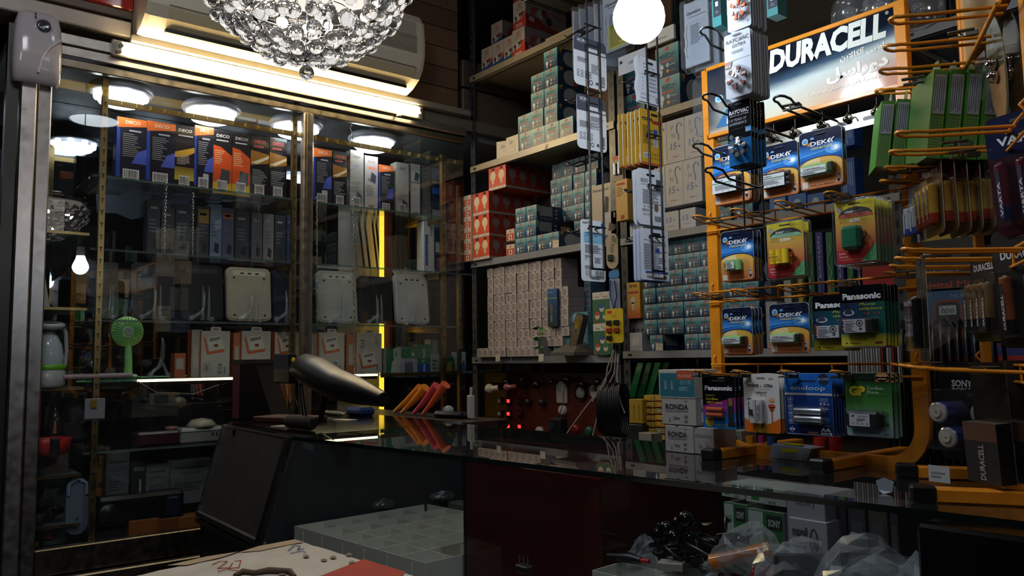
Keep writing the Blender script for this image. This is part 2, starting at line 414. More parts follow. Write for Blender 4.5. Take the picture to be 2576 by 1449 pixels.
# ================================================================== LINEAR LAMP
fl = thing('linear_lamp', 'long glowing linear lamp mounted on the rail under the air conditioner', 'lamp', (XA + .02, 1.25, 1.075))
b = MB(); b.cbox((0, -.62, -.026), (.022, .632, .03), 'b5aa98', 'paint', .004); b.build('housing', fl)
b = MB(); P = [(.023 + .024 * math.sin(PI * i / 8), .0015 - .0235 * math.cos(PI * i / 8)) for i in range(9)]
V = [(x, y, z) for y in (-.575, .60) for x, z in P]
b.add(V, [(i, i + 1, i + 10, i + 9) for i in range(8)] + [tuple(range(9)), tuple(range(17, 8, -1))], 'ffffff', 'tube_light'); b.build('diffuser', fl)
for y in (-.598, .604):
    b = MB(); b.cbox((.02, y - .014, -.02), (.042, y + .010, .022), 'c9c2b4', 'plastic', .006); b.cyl((.042, y, .002), (.05, y, .002), .008, '7c766a', 'plastic'); b.build('end_cap', fl)
b = MB(); b.cbox((.012, .50, -.036), (.03, .515, -.027), 'e8e2d0', 'plastic', .002); b.build('clip', fl)

# ================================================================== AIR FRESHENER
af = thing('air_freshener', 'white plastic air freshener dispenser on top of the left aluminium post', 'dispenser', (XA + .02, .411, .90))
b = MB(); pts = [(-.062, .0, .8), (.066, .015, .8)]
pr = [(.0, .060, .020), (.012, .067, .042), (.06, .070, .05), (.13, .070, .05), (.19, .066, .046), (.225, .058, .036), (.24, .040, .018), (.243, .02, .01)]
V = []; K = 14
for z, hw, d in pr:
    for i in range(K + 1):
        a = PI * i / K; c = math.cos(a); q = math.sin(a)
        V.append((d * (abs(q) ** .45) + .001, -hw * math.copysign(abs(c) ** .5, c), z))
b.add(V, [(j * (K + 1) + i, j * (K + 1) + i + 1, (j + 1) * (K + 1) + i + 1, (j + 1) * (K + 1) + i) for j in range(len(pr) - 1) for i in range(K)], 'c6bfc4', 'gloss', True)
b.add(V[-K - 1:], [tuple(range(K + 1))], 'c6bfc4', 'gloss'); b.build('case', af)
b = MB(); b.lathe([(.001, .0), (.012, .001), (.02, .003), (.021, 0)], '3c3f48', 'gloss', 18, (.047, .012, .185), 'x'); b.lathe([(.021, .0), (.024, .004), (.027, 0)], 'a9a4a8', 'gloss', 18, (.046, .012, .185), 'x'); b.build('spray_opening', af)
b = MB(); b.ball((.046, -.012, .222), .003, '2b2b30'); b.ball((.048, -.012, .210), .003, '2b2b30'); b.build('sensor', af)
b = MB(); b.tube([(.051, .06, .15), (.054, .03, .12), (.053, .01, .08), (.05, .0, .03)], .004, 'd8d3d8', 'gloss'); b.build('crease', af)

# ================================================================== CRYSTAL CHANDELIER
D0 = ray(772, 100); D0 = D0 * (1.62 / (-(M.transposed() @ D0).z))     # axis point, 1.62 m ahead
ch = thing('crystal_chandelier', 'round hanging chandelier of clear crystal balls tapering to one ball below', 'chandelier', (D0.x, D0.y, 0))
tipz = (oP(772, 183, D0, M.transposed() @ Vector((0, 0, 0)) if False else (D0.x, D0.y, 0))).z
def crystal(r):
    b = MB(); b.ball((0, 0, 0), r, 'ffffff', 'crystal', 16, 10, smooth=True); b.cyl((0, 0, r * .95), (0, 0, r * 1.3), .002, 'cfcfd4', 'chrome', 6); return b
br = .0150
me1 = crystal(br).build('crystal_ball', ch); me1.location = (0, 0, tipz)
balls = []
lv = [(.019, .036, 5), (.048, .040, 9), (.055, .058, 6), (.085, .052, 15), (.120, .074, 20), (.10, .088, 11), (.152, .098, 25), (.178, .122, 28), (.15, .118, 14), (.190, .148, 30), (.196, .176, 28)]
for R_, dz, n in lv:
    for i in range(n):
        a = 2 * PI * i / n + U(-.08, .08) + dz * 50; balls.append((R_ * math.cos(a) * U(.95, 1.04), R_ * math.sin(a) * U(.95, 1.04), tipz + dz * 1.02 + U(-.007, .007)))
vis = sorted(balls, key=lambda p: (p[0] * -D0.x + p[1] * -D0.y), reverse=True)
for p in vis[:99]:
    c = me1.copy(); COL.objects.link(c); c.location = p; c.rotation_euler = (U(-.3, .3), U(-.3, .3), U(0, 6)); s_ = U(.9, 1.08); c.scale = (s_, s_, s_)
b = MB()
for p in vis[99:]:
    b.T = Matrix.Translation(p) @ Matrix.Rotation(U(0, 6), 4, 'Z'); b.ball((0, 0, 0), br, 'ffffff', 'crystal', 14, 8, smooth=True)
b.T = None; o = b.build('rear_crystals', ch); tag(o, kind='stuff')
b = MB(); b.lathe([(.2, 0), (.205, .01), (.205, .03), (.001, .032)], 'd9d9de', 'chrome', 32, (0, 0, tipz + .21))
for R_ in (.05, .1, .15, .19): b.tube([(R_ * math.cos(2 * PI * i / 24), R_ * math.sin(2 * PI * i / 24), tipz + .045 + R_ * .7) for i in range(24)], .0012, 'c9c9ce', 'chrome', 5, closed=True)
b.cyl((0, 0, tipz + .24), (0, 0, 1.78), .008, 'c9c9ce', 'chrome'); b.build('frame', ch)
b = MB(); b.lathe([(.001, tipz + .206), (.185, tipz + .206), (.185, tipz + .209)], 'ffffff', 'added_plate_glow', 28); b.build('added_glow_plate', ch)  # unseen glowing plate, added so the crystal balls refract something bright
for k in range(13):  # bulbs added among the crystals to make them sparkle
    a = k * 2 * PI / 8; R_ = .13 if k < 8 else (.05 if k < 12 else 0); a = a if k < 8 else k * PI / 2; b = MB(); b.ball((R_ * math.cos(a), R_ * math.sin(a), tipz + (.15 if k < 8 else .09)), .010, 'ffffff', 'added_bulb', 8, 6); b.cyl((R_ * math.cos(a), R_ * math.sin(a), tipz + (.158 if k < 8 else .093)), (R_ * math.cos(a), R_ * math.sin(a), tipz + .21), .003, 'c9c9ce', 'chrome', 6); b.build('added_bulb', ch)
# ================================================================== HANGING BULB
B0 = ray(1607, 44); B0 = B0 * (1.3154 / (-(M.transposed() @ B0).z)); rb_ = 65 / F * 1.3154
bl = thing('hanging_bulb', 'large glowing white light bulb hanging over the blister cards', 'bulb', tuple(B0))
b = MB(); pr = [(max(1e-4, rb_ * math.sin(t * PI / 12)), -rb_ * math.cos(t * PI / 12)) for t in range(0, 9)] + [(rb_ * .72, rb_ * .80), (rb_ * .58, rb_ * 1.15), (rb_ * .50, rb_ * 1.5)]
b.lathe(pr, 'ffffff', 'bulb_light', 24); b.build('globe', bl)
b = MB(); b.lathe([(rb_ * .52, rb_ * 1.5), (rb_ * .55, rb_ * 2.0), (rb_ * .42, rb_ * 2.9)], 'e8e8ea', 'plastic', 20); b.build('heat_sink', bl)
b = MB(); b.lathe([(rb_ * .5, rb_ * 2.7), (rb_ * .5, rb_ * 4), (.001, rb_ * 4.1)], '202020', 'plastic', 16); b.cyl((0, 0, rb_ * 4), (0, 0, 1.78 - B0.z), .003, '202020'); b.build('socket', bl)
# ================================================================== BACK SHELVES
ST = '3d4046'
def upright(b, x, y, z0, z1, sx, sy, col=ST):     # slotted steel angle
    b.box((min(x, x + sx * .034), y if sy > 0 else y - .0025, z0), (max(x, x + sx * .034), y + .0025 if sy > 0 else y, z1), col, 'paint')
    b.box((x if sx > 0 else x - .0025, min(y, y + sy * .034), z0), (x + .0025 if sx > 0 else x, max(y, y + sy * .034), z1), col, 'paint')
    z = z0 + .02
    while z < z1 - .02:
        b.y = y; c = x + sx * .017
        if sy > 0: b.poly(rr(.011, .022, .005, c, z - .011, 2), '07070a', 1, 'paint')
        b.add([(x + (.0032 if sx > 0 else -.0032), y + sy * .017 + u_ * .005, z + v_ * .011) for u_, v_ in ((-1, -.6), (-.5, -1), (.5, -1), (1, -.6), (1, .6), (.5, 1), (-.5, 1), (-1, .6))], [tuple(range(8))], '07070a', 'paint')
        z += .045
def shelving(label, x0, x1, y0, y1, ztop, shelves, lip, cols):
    t = thing('metal_shelving', label, 'shelf unit', (0, 0, 0))
    for x, sx in ((x0, 1), (x1, -1)):
        for y, sy in ((y0, 1), (y1, -1)):
            b = MB(); upright(b, x, y, -1.2, ztop, sx, sy); b.build('upright', t)
    for z, c in zip(shelves, cols):
        b = MB(); a0, a1 = x0 + .004, x1 - .004
        b.box((a0, y0 - .004, z - .004), (a1, y1, z), c, 'paint')
        b.box((a0, y0 - .006, z - lip), (a1, y0 - .004, z), c, 'paint'); b.box((a0, y0 - .006, z - lip), (a1, y0 + .012, z - lip + .002), c, 'paint')
        b.y = y0 - .006
        for x in (a0 + .035, a1 - .035): b.rect(x - .009, z - lip * .65, x + .009, z - lip * .35, '141416', 1, 'paint')
        if z > .8 and z < 1:
            for k in range(5): b.rect(x0 + .53 + U(-.006, .006), z - .026 + k * .004, x0 + .54 + U(0, .008), z - .023 + k * .004, '3a3228', 1)
        b.build('shelf_board', t)
    return t
shelving('grey slotted steel shelving packed with bulb boxes in the far corner', -2.962, -2.045, YB, 2.56, 1.77, (-.62, .010, .444, .884, 1.311), .03, ('6f7177', '7a7c80', '85868a', 'b2a690', '8b8274'))
shelving('grey slotted steel shelving on the right half of the back wall, behind the orange racks', -2.035, -1.0, YB, 2.56, 1.45, (-.62, .022, .434, .868), .027, ('6f7177', '8a8c8f', '8a8b8c', 'a59c8c', '8b8274'))
shelving('grey slotted steel shelving at the far right, behind the second rack', -.99, -.1, YB, 2.56, 1.77, (-.62, .0, .434, .868), .03, ('6f7177', '6a6c70', '77797d', '85868a'))
b = MB(); b.box((-2.9, 2.57, .86), (-2.05, 2.59, 1.75), '6e5442', 'paper'); b.box((-2.9, 2.572, .30), (-2.05, 2.592, .85), '5c3a28', 'paper'); one('backing_board', b, 'brown board closing the back of the metal shelving', 'board')
b = MB(); b.cbox((-2.935, 2.45, .46), (-2.60, 2.55, .80), '5a4232', 'paper', .003); one('cardboard_panel', b, 'dark brown cardboard behind the red bulb boxes', 'board')

# ---- bulb cartons
def bulb_icon(b, x, z, s, col, l=3):
    b.disc(x, z, s * .42, col, l, n=12); b.poly([(x - s * .3, z - s * .25), (x - s * .16, z - s * .85), (x + s * .16, z - s * .85), (x + s * .3, z - s * .25)], col, l)
    b.rect(x - s * .13, z - s * 1.15, x + s * .13, z - s * .88, col, l)
def teal_box(w, h, d, side='photo', note=False):
    b = MB(); tl, nv = '4f9793', '22385a'
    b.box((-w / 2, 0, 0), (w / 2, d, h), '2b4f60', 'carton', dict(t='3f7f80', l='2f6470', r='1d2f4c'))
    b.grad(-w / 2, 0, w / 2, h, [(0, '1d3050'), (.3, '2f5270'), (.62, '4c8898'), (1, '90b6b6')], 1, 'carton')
    b.poly([(-w * .10, h * .83), (w * .06, h * .83), (w * .10, h * .95), (-w * .04, h * .95)], 'd8483c', 2)
    b.text('wiLED', -w * .12, h * .65, h * .12, '16262e', w * .44, bold=.02, shear=.2); b.text('\ufeb4\ufbfe\ufeaa', w * .23, h * .67, h * .10, '16262e', w * .24, bold=.03)
    b.rect(-w * .28, h * .595, w * .26, h * .615, '1e3a40', 2); b.rect(-w * .27, h * .48, w * .25, h * .535, 'c8584c', 2)
    bulb_icon(b, -w * .26, h * .33, h * .24, 'd9dcd6'); b.disc(w * .02, h * .36, h * .062, 'd5dcd8', 3); b.disc(w * .02, h * .36, h * .03, '8fa5a8', 4)
    b.disc(w * .02, h * .17, h * .062, 'd08a2c', 3); b.disc(w * .02, h * .17, h * .028, 'f0c878', 4)
    b.rect(w * .13, h * .33, w * .36, h * .365, '8fb0ae', 3); b.rect(w * .13, h * .14, w * .36, h * .17, '6f8a96', 3)
    x = w / 2 + .0004; g = lambda pts, c, k=0: b.add([(x + k * .0003, y, z) for y, z in pts], [tuple(range(len(pts)))], c, 'carton')
    if side == 'photo':
        g([(0, 0), (d, 0), (d, h), (0, h)], '1e3450'); g([(0, h * .5), (d * .10, h), (0, h)], '3c7a80', 1)
        g([(d * .08, h), (d * .2, h), (d * .12, h * .72)], 'b5853a', 1)
        g([(d * .48 + d * .27 * math.cos(t * PI / 8) * (.9 if math.cos(t * PI / 8) > 0 else 1), h * .5 + h * .42 * math.sin(t * PI / 8)) for t in range(16)], '8d9296', 2)
        g([(d * .6, h * .18), (d * .98, h * .34), (d * .98, h * .66), (d * .6, h * .82)], '878c90', 3)
        g([(d * .66 + d * .08 * math.cos(t * PI / 5), h * .2 + h * .13 * math.sin(t * PI / 5)) for t in range(10)], 'a13a34', 4)
    else:
        g([(0, 0), (d, 0), (d, h), (0, h)], '161f3a'); g([(0, h * .4), (d * .08, h * .9), (0, h)], '3c7a80', 1); g([(d * .02, h), (d * .1, h), (d * .1, h * .55), (d * .06, h * .55)], 'b5853a', 1)
        g([(d * .12, h * .32), (d * .62, h * .32), (d * .62, h * .92), (d * .12, h * .92)], '84888e', 2)
        for k in range(7):
            zz = h * (.40 + .07 * k); g([(d * .14, zz), (d * .6, zz), (d * .6, zz + h * .02), (d * .14, zz + h * .02)], '5a5e66', 3)
        for k in range(3): g([(d * .74, h * (.2 + .25 * k)), (d * .82, h * (.2 + .25 * k)), (d * .82, h * (.3 + .25 * k)), (d * .74, h * (.3 + .25 * k))], '9aa2aa', 2)
        for k in range(4): g([(d * (.18 + .12 * k), h * .1), (d * (.23 + .12 * k), h * .1), (d * (.23 + .12 * k), h * .18), (d * (.18 + .12 * k), h * .18)], '7f8894', 2)
    if note: b.poly([(-w * .05, h * .02), (w * .52, 0), (w * .53, h * .46), (-w * .03, h * .48)], 'd2c8b4', 6); b.rect(w * .05, h * .3, w * .4, h * .33, 'a09684', 7)
    return b
_p = {}
def place(key, mk, label, x, y, z, name='bulb_box', cat='box', group=None, rz=None):
    rz = U(-.02, .02) if rz is None else rz
    if key not in _p:
        o = mk().build(name); tag(o, label, cat, group); o.location = (x, y, z); o.rotation_euler = (0, 0, rz); _p[key] = o; return o
    return dup(_p[key], (x, y, z), rz, label, group)
BW, BH = .084, .077; bigT = lambda: teal_box(.0825, .0765, .15)
rows = [(0, (0, 1, 2, 3), 0), (1, (0, 1, 2), -.008), (2, (1, 2), -.003), (3, (1, 2), -.003), (4, (2,), .0)]
for r, cs, dx in rows:
    for c in cs:
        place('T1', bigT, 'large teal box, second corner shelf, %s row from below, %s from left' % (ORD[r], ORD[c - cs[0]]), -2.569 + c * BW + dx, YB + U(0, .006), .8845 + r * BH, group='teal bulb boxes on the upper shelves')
SW, SH = .068, .0655; smT = lambda: teal_box(.0665, .065, .14); smT2 = lambda: teal_box(.0665, .065, .14, 'specs')
for r in range(3):
    for c in range(4):
        if r and c > 1: continue
        key, mk = ('T3', smT2) if (r and c == 1) else (('T4', lambda: teal_box(.0665, .065, .14, 'photo', True)) if (r == 0 and c == 3) else ('T2', smT))
        extra = ' with note' if (r == 0 and c == 3) else ''
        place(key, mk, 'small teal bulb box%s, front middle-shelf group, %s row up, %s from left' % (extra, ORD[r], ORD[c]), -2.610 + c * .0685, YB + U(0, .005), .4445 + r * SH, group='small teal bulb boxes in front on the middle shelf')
for r in range(6):
    for c in range(4):
        if r == 0 and c < 4: y_ = YB + .15
        else: y_ = YB + .15
        if r < 2 and c < 2: continue
        place('T2', smT, 'small teal box, rear middle-shelf stack, %s row from below, %s from left' % (ORD[r], ORD[c]), -2.545 + c * .0705 + (.012 if r == 5 else 0), y_ + U(-.005, .005), .4445 + r * SH, group='small teal bulb boxes in the rear stack of the middle shelf')
for r in range(5):
    for c in range(5):
        if r == 0 and c < 3 and c != 1: continue
        if r == 0 and c == 1:
            place('T4b', lambda: teal_box(.058, .0535, .13, 'specs', True), 'teal bulb box with a price note at the left of the lowest row', -1.872, YB - .004, .0225); continue
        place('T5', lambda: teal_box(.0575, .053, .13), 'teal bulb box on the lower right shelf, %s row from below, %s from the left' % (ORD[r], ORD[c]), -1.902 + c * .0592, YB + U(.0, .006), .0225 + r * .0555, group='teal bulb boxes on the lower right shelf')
for r in range(5, 7):
    for c in range(4):
        place('T5', None, 'shaded teal box under the shelf board, %s row down, %s from left' % (ORD[6 - r], ORD[c]), -1.845 + c * .0592, YB + .03, .0225 + r * .0555, group='shaded teal bulb boxes under the shelf board')
for k in range(2):
    b = MB(); b.T = Matrix.Translation((-1.64 + k * .06, YB, .0225)); 
# extra columns right of the orange rack post
for r in range(5):
    for c in range(3):
        place('T5', None, 'teal bulb box behind the cards, %s row up, %s from the orange post' % (ORD[r], ORD[c]), -1.606 + c * .0592, YB + .004, .0225 + r * .0555, group='teal bulb boxes behind the rack cards')
for r in range(5):
    place('T1s', lambda: teal_box(.07, .0645, .15), 'teal bulb box in the column beside the white tube boxes, %s from below' % ORD[r], -1.583, YB, .4345 + r * .0665, group='teal column beside the white boxes')
for r in range(5):
    place('T1s', None, 'teal bulb box in the column behind the first battery cards, %s from below' % ORD[r], -1.508, YB + .01, .4345 + r * .0665, group='teal column behind the cards')
# two larger teal boxes above, between the hanging strips
for i, (x, z, y) in enumerate(((-1.985, .8685, YB + .04), (-1.985, .981, YB + .04), (-1.79, .8685, YB), (-1.79, .981, YB))):
    place('T6', lambda: teal_box(.105, .112, .16), ['large teal bulb box low behind the yellow cards', 'large teal bulb box, upper one behind the wavy white card', 'large teal bulb box right of the wavy white card', 'large teal bulb box, upper one right of the wavy card'][i], x, y, z)
b = MB(); b.box((-.06, 0, 0), (.06, .01, .05), 'd8dfe4', 'paper'); b.y = 0; b.rect(-.05, .028, -.01, .040, '4a8a5c', 1); b.rect(-.05, .014, .03, .018, '8a94a0', 1); one('price_card', b, 'white price card with a green stripe standing on a teal box', 'card', (-1.80, YB - .02, 1.10))
# white "15 W" lamp cartons
def white15():
    b = MB(); w, h, d = .0775, .150, .11
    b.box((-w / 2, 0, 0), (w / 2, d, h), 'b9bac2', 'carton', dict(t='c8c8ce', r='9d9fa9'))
    b.text('15', -w * .12, h * .30, h * .17, '5f7fb8', w * .34, shear=.15); b.text('w', w * .2, h * .33, h * .08, '5f7fb8', w * .14)
    b.text('\ufee3\ufe8e\ufeee\ufebb', 0, h * .12, h * .05, 'b0503c', w * .42); b.text('P', -w * .18, h * .76, h * .13, '9aa0ae', w * .14); b.text('N', -w * .12, h * .58, h * .12, '9aa0ae', w * .17)
    y = b.y; P = []
    for i in range(9): a = PI * i / 8; P.append((w * .22 - w * .14 * math.cos(a) * -1 - w * .0, -.0006, h * .80 + h * .10 * math.sin(a)))
    b.tube(P + [(w * .22 - w * .14, -.0006, h * .70), (w * .22 - w * .05, -.0006, h * .62), (w * .22 - w * .05, -.0006, h * .5)], .0011, '6d8cc0', 'paper', 4)
    b.text('\u0627\ufeb3', -w * .30, h * .03, h * .05, '8d93a4', w * .12)
    return b
def white15s(): 
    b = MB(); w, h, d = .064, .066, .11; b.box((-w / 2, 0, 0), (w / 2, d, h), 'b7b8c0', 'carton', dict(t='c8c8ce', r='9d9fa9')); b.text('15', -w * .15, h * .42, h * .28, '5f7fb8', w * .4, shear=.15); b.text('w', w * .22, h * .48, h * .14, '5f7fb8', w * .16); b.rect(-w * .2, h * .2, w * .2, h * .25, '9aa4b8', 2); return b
for r in range(2):
    for c in range(3):
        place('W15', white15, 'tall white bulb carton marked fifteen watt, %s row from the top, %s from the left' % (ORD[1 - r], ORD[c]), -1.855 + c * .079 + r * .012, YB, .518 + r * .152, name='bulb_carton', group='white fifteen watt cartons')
place('W15', None, 'tall white bulb carton on the top row, far left beside the post', -1.94, YB + .01, .55, name='bulb_carton'); 
for r in range(2):
    place('W15s', white15s, 'small white bulb carton by the steel post, %s from below' % ORD[r], -1.945, YB - .01, .4345 + r * .067, name='bulb_carton', group='small white cartons by the post')
for c in range(2):
    place('W15s', None, 'small white bulb carton under the tall ones, %s' % ['left', 'right'][c], -1.79 + c * .072, YB - .004, .4345, name='bulb_carton', group='small white cartons under the tall ones')
# beige "20" cartons
def white20():
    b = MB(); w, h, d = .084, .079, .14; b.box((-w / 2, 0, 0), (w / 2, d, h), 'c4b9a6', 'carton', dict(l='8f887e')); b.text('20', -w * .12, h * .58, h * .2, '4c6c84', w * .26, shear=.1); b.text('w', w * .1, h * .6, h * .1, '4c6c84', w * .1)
    b.tube([(-w * .2, -.0006, h * .12), (w * .22, -.0006, h * .12), (w * .22, -.0006, h * .5)], .0005, '8a8478', 'paper', 4); b.rect(-w * .1, h * .42, w * .08, h * .45, 'a09684', 2); return b
place('W20', white20, 'cream bulb carton marked twenty watt left of the teal boxes', -2.656, YB, .8845, name='bulb_carton', rz=0)
place('W20', None, 'darker cream carton at the left end of the second shelf', -2.735, YB + .02, .8845, name='bulb_carton', rz=.35)
# red and blue LED cartons, top shelf
def redblue(w, h, d, base, dark):
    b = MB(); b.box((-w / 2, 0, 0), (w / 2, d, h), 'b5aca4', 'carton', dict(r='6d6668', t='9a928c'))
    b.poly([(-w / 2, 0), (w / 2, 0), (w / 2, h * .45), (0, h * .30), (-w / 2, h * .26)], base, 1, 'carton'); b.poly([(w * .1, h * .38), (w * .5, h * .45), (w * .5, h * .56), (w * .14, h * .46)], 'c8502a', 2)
    b.ring(-w * .06, h * .83, h * .055, h * .02, 'b8402e', 2); b.ring(w * .06, h * .83, h * .055, h * .02, 'b8402e', 2); b.text('LAMPAR', 0, h * .71, h * .045, '3a3436', w * .5); b.rect(-w * .25, h * .65, w * .25, h * .665, '6a6260', 2)
    for i in range(4): b.disc(-w * .28 + i * w * .17, h * (.42 + .03 * i), h * .06, ['2a2426', 'c8c0c4', '2e3038', '7a4434'][i], 3, n=8); b.poly([(-w * .36 + i * w * .17, h * (.26 + .04 * i)), (-w * .2 + i * w * .17, h * (.3 + .04 * i)), (-w * .22 + i * w * .17, h * (.40 + .03 * i))], ['16161c', 'd4d0d4', '8a8c98', '23232a'][i], 3)
    for k in range(3): b.rect(-w * .3, h * (.07 + .045 * k), w * .25, h * (.092 + .045 * k), 'c9c3c4', 3)
    x = w / 2 + .0005; g = lambda pts, c, k=0: b.add([(x + k * .0004, y, z) for y, z in pts], [tuple(range(len(pts)))], c, 'carton')
    g([(0, 0), (d, 0), (d, h * .12), (d * .5, h * .2), (d * .3, h * .4), (0, h * .45)], dark)
    g([(d * .12, h * .4), (d * .2, h * .46), (d * .3, h * .74), (d * .24, h * .8), (d * .13, h * .66)], '7c3a2a', 2)
    for k, (a, z, c) in enumerate(((.36, .55, '8a8c94'), (.45, .62, '5c2c26'), (.56, .38, '20242e'))): g([(d * (a + .08 * math.cos(t)), h * (z + .16 * math.sin(t))) for t in (0, .8, 1.6, 2.4, 3.2, 4, 4.8, 5.5)], c, 3 + k)
    g([(d * .62, h * .66), (d * .66, h * .66), (d * .95, h * .55), (d * .95, h * .6), (d * .66, h * .73)], '6f4446', 2)
    g([(d * .08, h * .22), (d * .2, h * .2), (d * .2, h * .36), (d * .08, h * .38)], '8b8688', 2); return b
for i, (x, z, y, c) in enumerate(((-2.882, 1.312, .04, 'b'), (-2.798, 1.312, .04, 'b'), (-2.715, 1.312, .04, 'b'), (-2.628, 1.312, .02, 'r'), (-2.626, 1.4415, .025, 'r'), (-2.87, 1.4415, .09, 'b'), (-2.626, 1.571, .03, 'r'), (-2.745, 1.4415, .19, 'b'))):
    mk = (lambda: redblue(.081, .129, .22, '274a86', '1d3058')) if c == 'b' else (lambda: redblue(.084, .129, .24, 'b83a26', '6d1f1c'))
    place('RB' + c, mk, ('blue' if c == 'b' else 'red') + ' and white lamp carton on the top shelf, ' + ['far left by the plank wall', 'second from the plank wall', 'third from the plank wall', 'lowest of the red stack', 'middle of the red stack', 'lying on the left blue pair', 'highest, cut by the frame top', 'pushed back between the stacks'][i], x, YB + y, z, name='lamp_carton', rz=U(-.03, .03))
b = MB(); b.box((0, 0, 0), (.2, .2, .06), 'a59a90', 'carton'); b.y = 0; b.rect(.01, .015, .06, .03, '7a3a30', 1); one('flat_carton', b, 'flat pale carton behind the red lamp cartons on the top shelf', 'box', (-2.52, YB + .08, 1.312))
# wire basket overhead
b = MB()
for i in range(5): b.tube([(-2.30 + i * .09, 1.95, 1.38 + .001 * i), (-2.30 + i * .09, 2.16, 1.38)], .003, '2a2a30', n=5)
b.box((-2.32, 1.95, 1.385), (-1.9, 2.16, 1.39), '1c1a20', 'paper'); b.tube([(-2.32, 1.95, 1.38), (-1.9, 1.95, 1.38)], .004, '2a2a30'); b.tube([(-2.30, 2.165, 1.50), (-2.30, 1.95, 1.39), (-2.1, 1.95, 1.39)], .004, '2a2a30')
b.y = 1.944; b.box((-2.2, 1.945, 1.392), (-1.9, 1.948, 1.402), 'b8b0a0', 'paper')
one('wire_basket', b, 'black wire basket jutting out above the teal boxes at the top', 'basket')
# red twin-bulb cartons
def redbulb(w=.119, h=.1, d=.27):
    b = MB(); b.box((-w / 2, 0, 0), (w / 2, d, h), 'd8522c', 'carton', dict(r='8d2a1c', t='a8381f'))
    b.rect(-w / 2, 0, w / 2, h * .12, 'd0c4b4', 1)
    for s_ in (-.25, .24):
        b.disc(w * s_, h * .62, h * .2, 'dcc8a4', 2, rz=h * .22); b.poly([(w * s_ - w * .08, h * .5), (w * s_ + w * .08, h * .5), (w * s_ + w * .05, h * .25), (w * s_ - w * .05, h * .25)], 'd4bf9c', 2); b.rect(w * s_ - w * .04, h * .15, w * s_ + w * .04, h * .26, '9b948a', 3)
        b.rect(w * s_ - w * .08, h * .87, w * s_ + w * .1, h * .97, '2b2022', 2); b.text('POLLAR', w * s_, h * .03, h * .05, '6a3c34', w * .3)
    b.ring(0, h * .5, h * .13, h * .045, 'e06a34', 3)
    x = w / 2 + .0005; g = lambda pts, c, k=0: b.add([(x + k * .0004, y, z) for y, z in pts], [tuple(range(len(pts)))], c, 'carton')
    g([(0, 0), (d, 0), (d, h * .1), (0, h * .1)], '8a7c78')
    for k in range(4):
        c = d * (.14 + .23 * k); g([(c + d * .075 * math.cos(t * .524), h * .62 + h * .21 * math.sin(t * .524)) for t in range(12)], '7c6a68', 1); g([(c - d * .03, h * .45), (c + d * .03, h * .45), (c + d * .02, h * .2), (c - d * .02, h * .2)], '6c5c5c', 2); g([(c - d * .03, h * .88), (c + d * .03, h * .88), (c + d * .03, h * .97), (c - d * .03, h * .97)], '2b2022', 2)
    return b
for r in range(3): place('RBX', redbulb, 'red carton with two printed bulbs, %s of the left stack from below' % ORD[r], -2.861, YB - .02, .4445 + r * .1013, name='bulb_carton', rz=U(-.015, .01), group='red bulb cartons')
def redthin():
    b = MB(); w, h, d = .056, .05, .1; b.box((-w / 2, 0, 0), (w / 2, d, h), 'c9b9a8', 'carton'); b.rect(-w * .46, h * .05, w * .44, h * .62, 'c8502e', 1, 'carton'); b.rect(-w * .2, h * .1, w * .2, h * .5, 'd8cbb8', 2); b.rect(-w * .08, h * .16, w * .08, h * .42, '8a3a28', 3); b.disc(0, h * .8, h * .09, 'b0402c', 2); return b
for r in range(6): place('RTH', redthin, 'narrow red and cream carton by the corner post, %s from below' % ORD[r], -2.952, YB - .03, .4445 + r * .0505, name='bulb_carton', group='narrow red cartons by the post')
place('RBX', None, 'red bulb carton lying on top of the red stack', -2.765, YB - .0, .749, name='bulb_carton', rz=.02)
for r in range(2): place('RTH', None, 'narrow red carton peeping out left of the small teal boxes, %s' % ['lower', 'upper'][r], -2.690, YB + .01, .4445 + r * .066, name='bulb_carton')
# wall of small white cartons, lower shelf
def tiny():
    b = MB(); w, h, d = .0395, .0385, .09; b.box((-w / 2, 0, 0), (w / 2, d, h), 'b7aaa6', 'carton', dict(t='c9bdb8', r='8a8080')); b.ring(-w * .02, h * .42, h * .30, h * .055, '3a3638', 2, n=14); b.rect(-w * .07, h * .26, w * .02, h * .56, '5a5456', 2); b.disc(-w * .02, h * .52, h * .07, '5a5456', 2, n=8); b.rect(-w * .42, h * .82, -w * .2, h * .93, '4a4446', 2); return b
n_ = 0
for r in range(10):
    for c in range(13):
        if r == 0: continue
        if c > 11 and (r < 2 or r > 6): continue
        if r == 9: x_, z_ = -2.842 + c * .0405, .387
        else: x_, z_ = -2.842 + c * .0405, .0105 + r * .0394
        if r == 9: z_ = .0105 + 9 * .0394
        place('TN', tiny, 'white ring printed carton, %s row from below, %s from the left' % (ORD[r], ORD[c]), x_, YB + .012 + (.004 if c % 2 else 0) + U(0, .004), z_, name='small_carton', group='wall of small white cartons', rz=0)
for c in range(10): place('TN', None, 'small white carton in the front row on the shelf edge, %s from the left' % ORD[c], -2.868 + c * .0405 + (.01 if c > 4 else 0), YB - .028, .0105, name='small_carton', group='front row of small white cartons', rz=0)
for c in range(2): place('TN', None, 'small white carton standing on the front row, %s' % ['left', 'right'][c], -2.538 + c * .041, YB - .026, .0495, name='small_carton', rz=0)
# small blue-and-white stacked cartons right of them
def bluew(w=.036, h=.045):
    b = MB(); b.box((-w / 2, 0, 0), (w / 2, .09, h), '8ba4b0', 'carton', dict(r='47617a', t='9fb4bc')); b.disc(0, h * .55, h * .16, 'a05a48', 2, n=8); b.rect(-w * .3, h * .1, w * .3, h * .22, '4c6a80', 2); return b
for r in range(8): place('BLW', bluew, 'small pale blue carton in the column under the hanging white card, %s from below' % ORD[r], -2.345, YB + .13, .0105 + r * .0465, name='small_carton', group='column of small pale blue cartons')
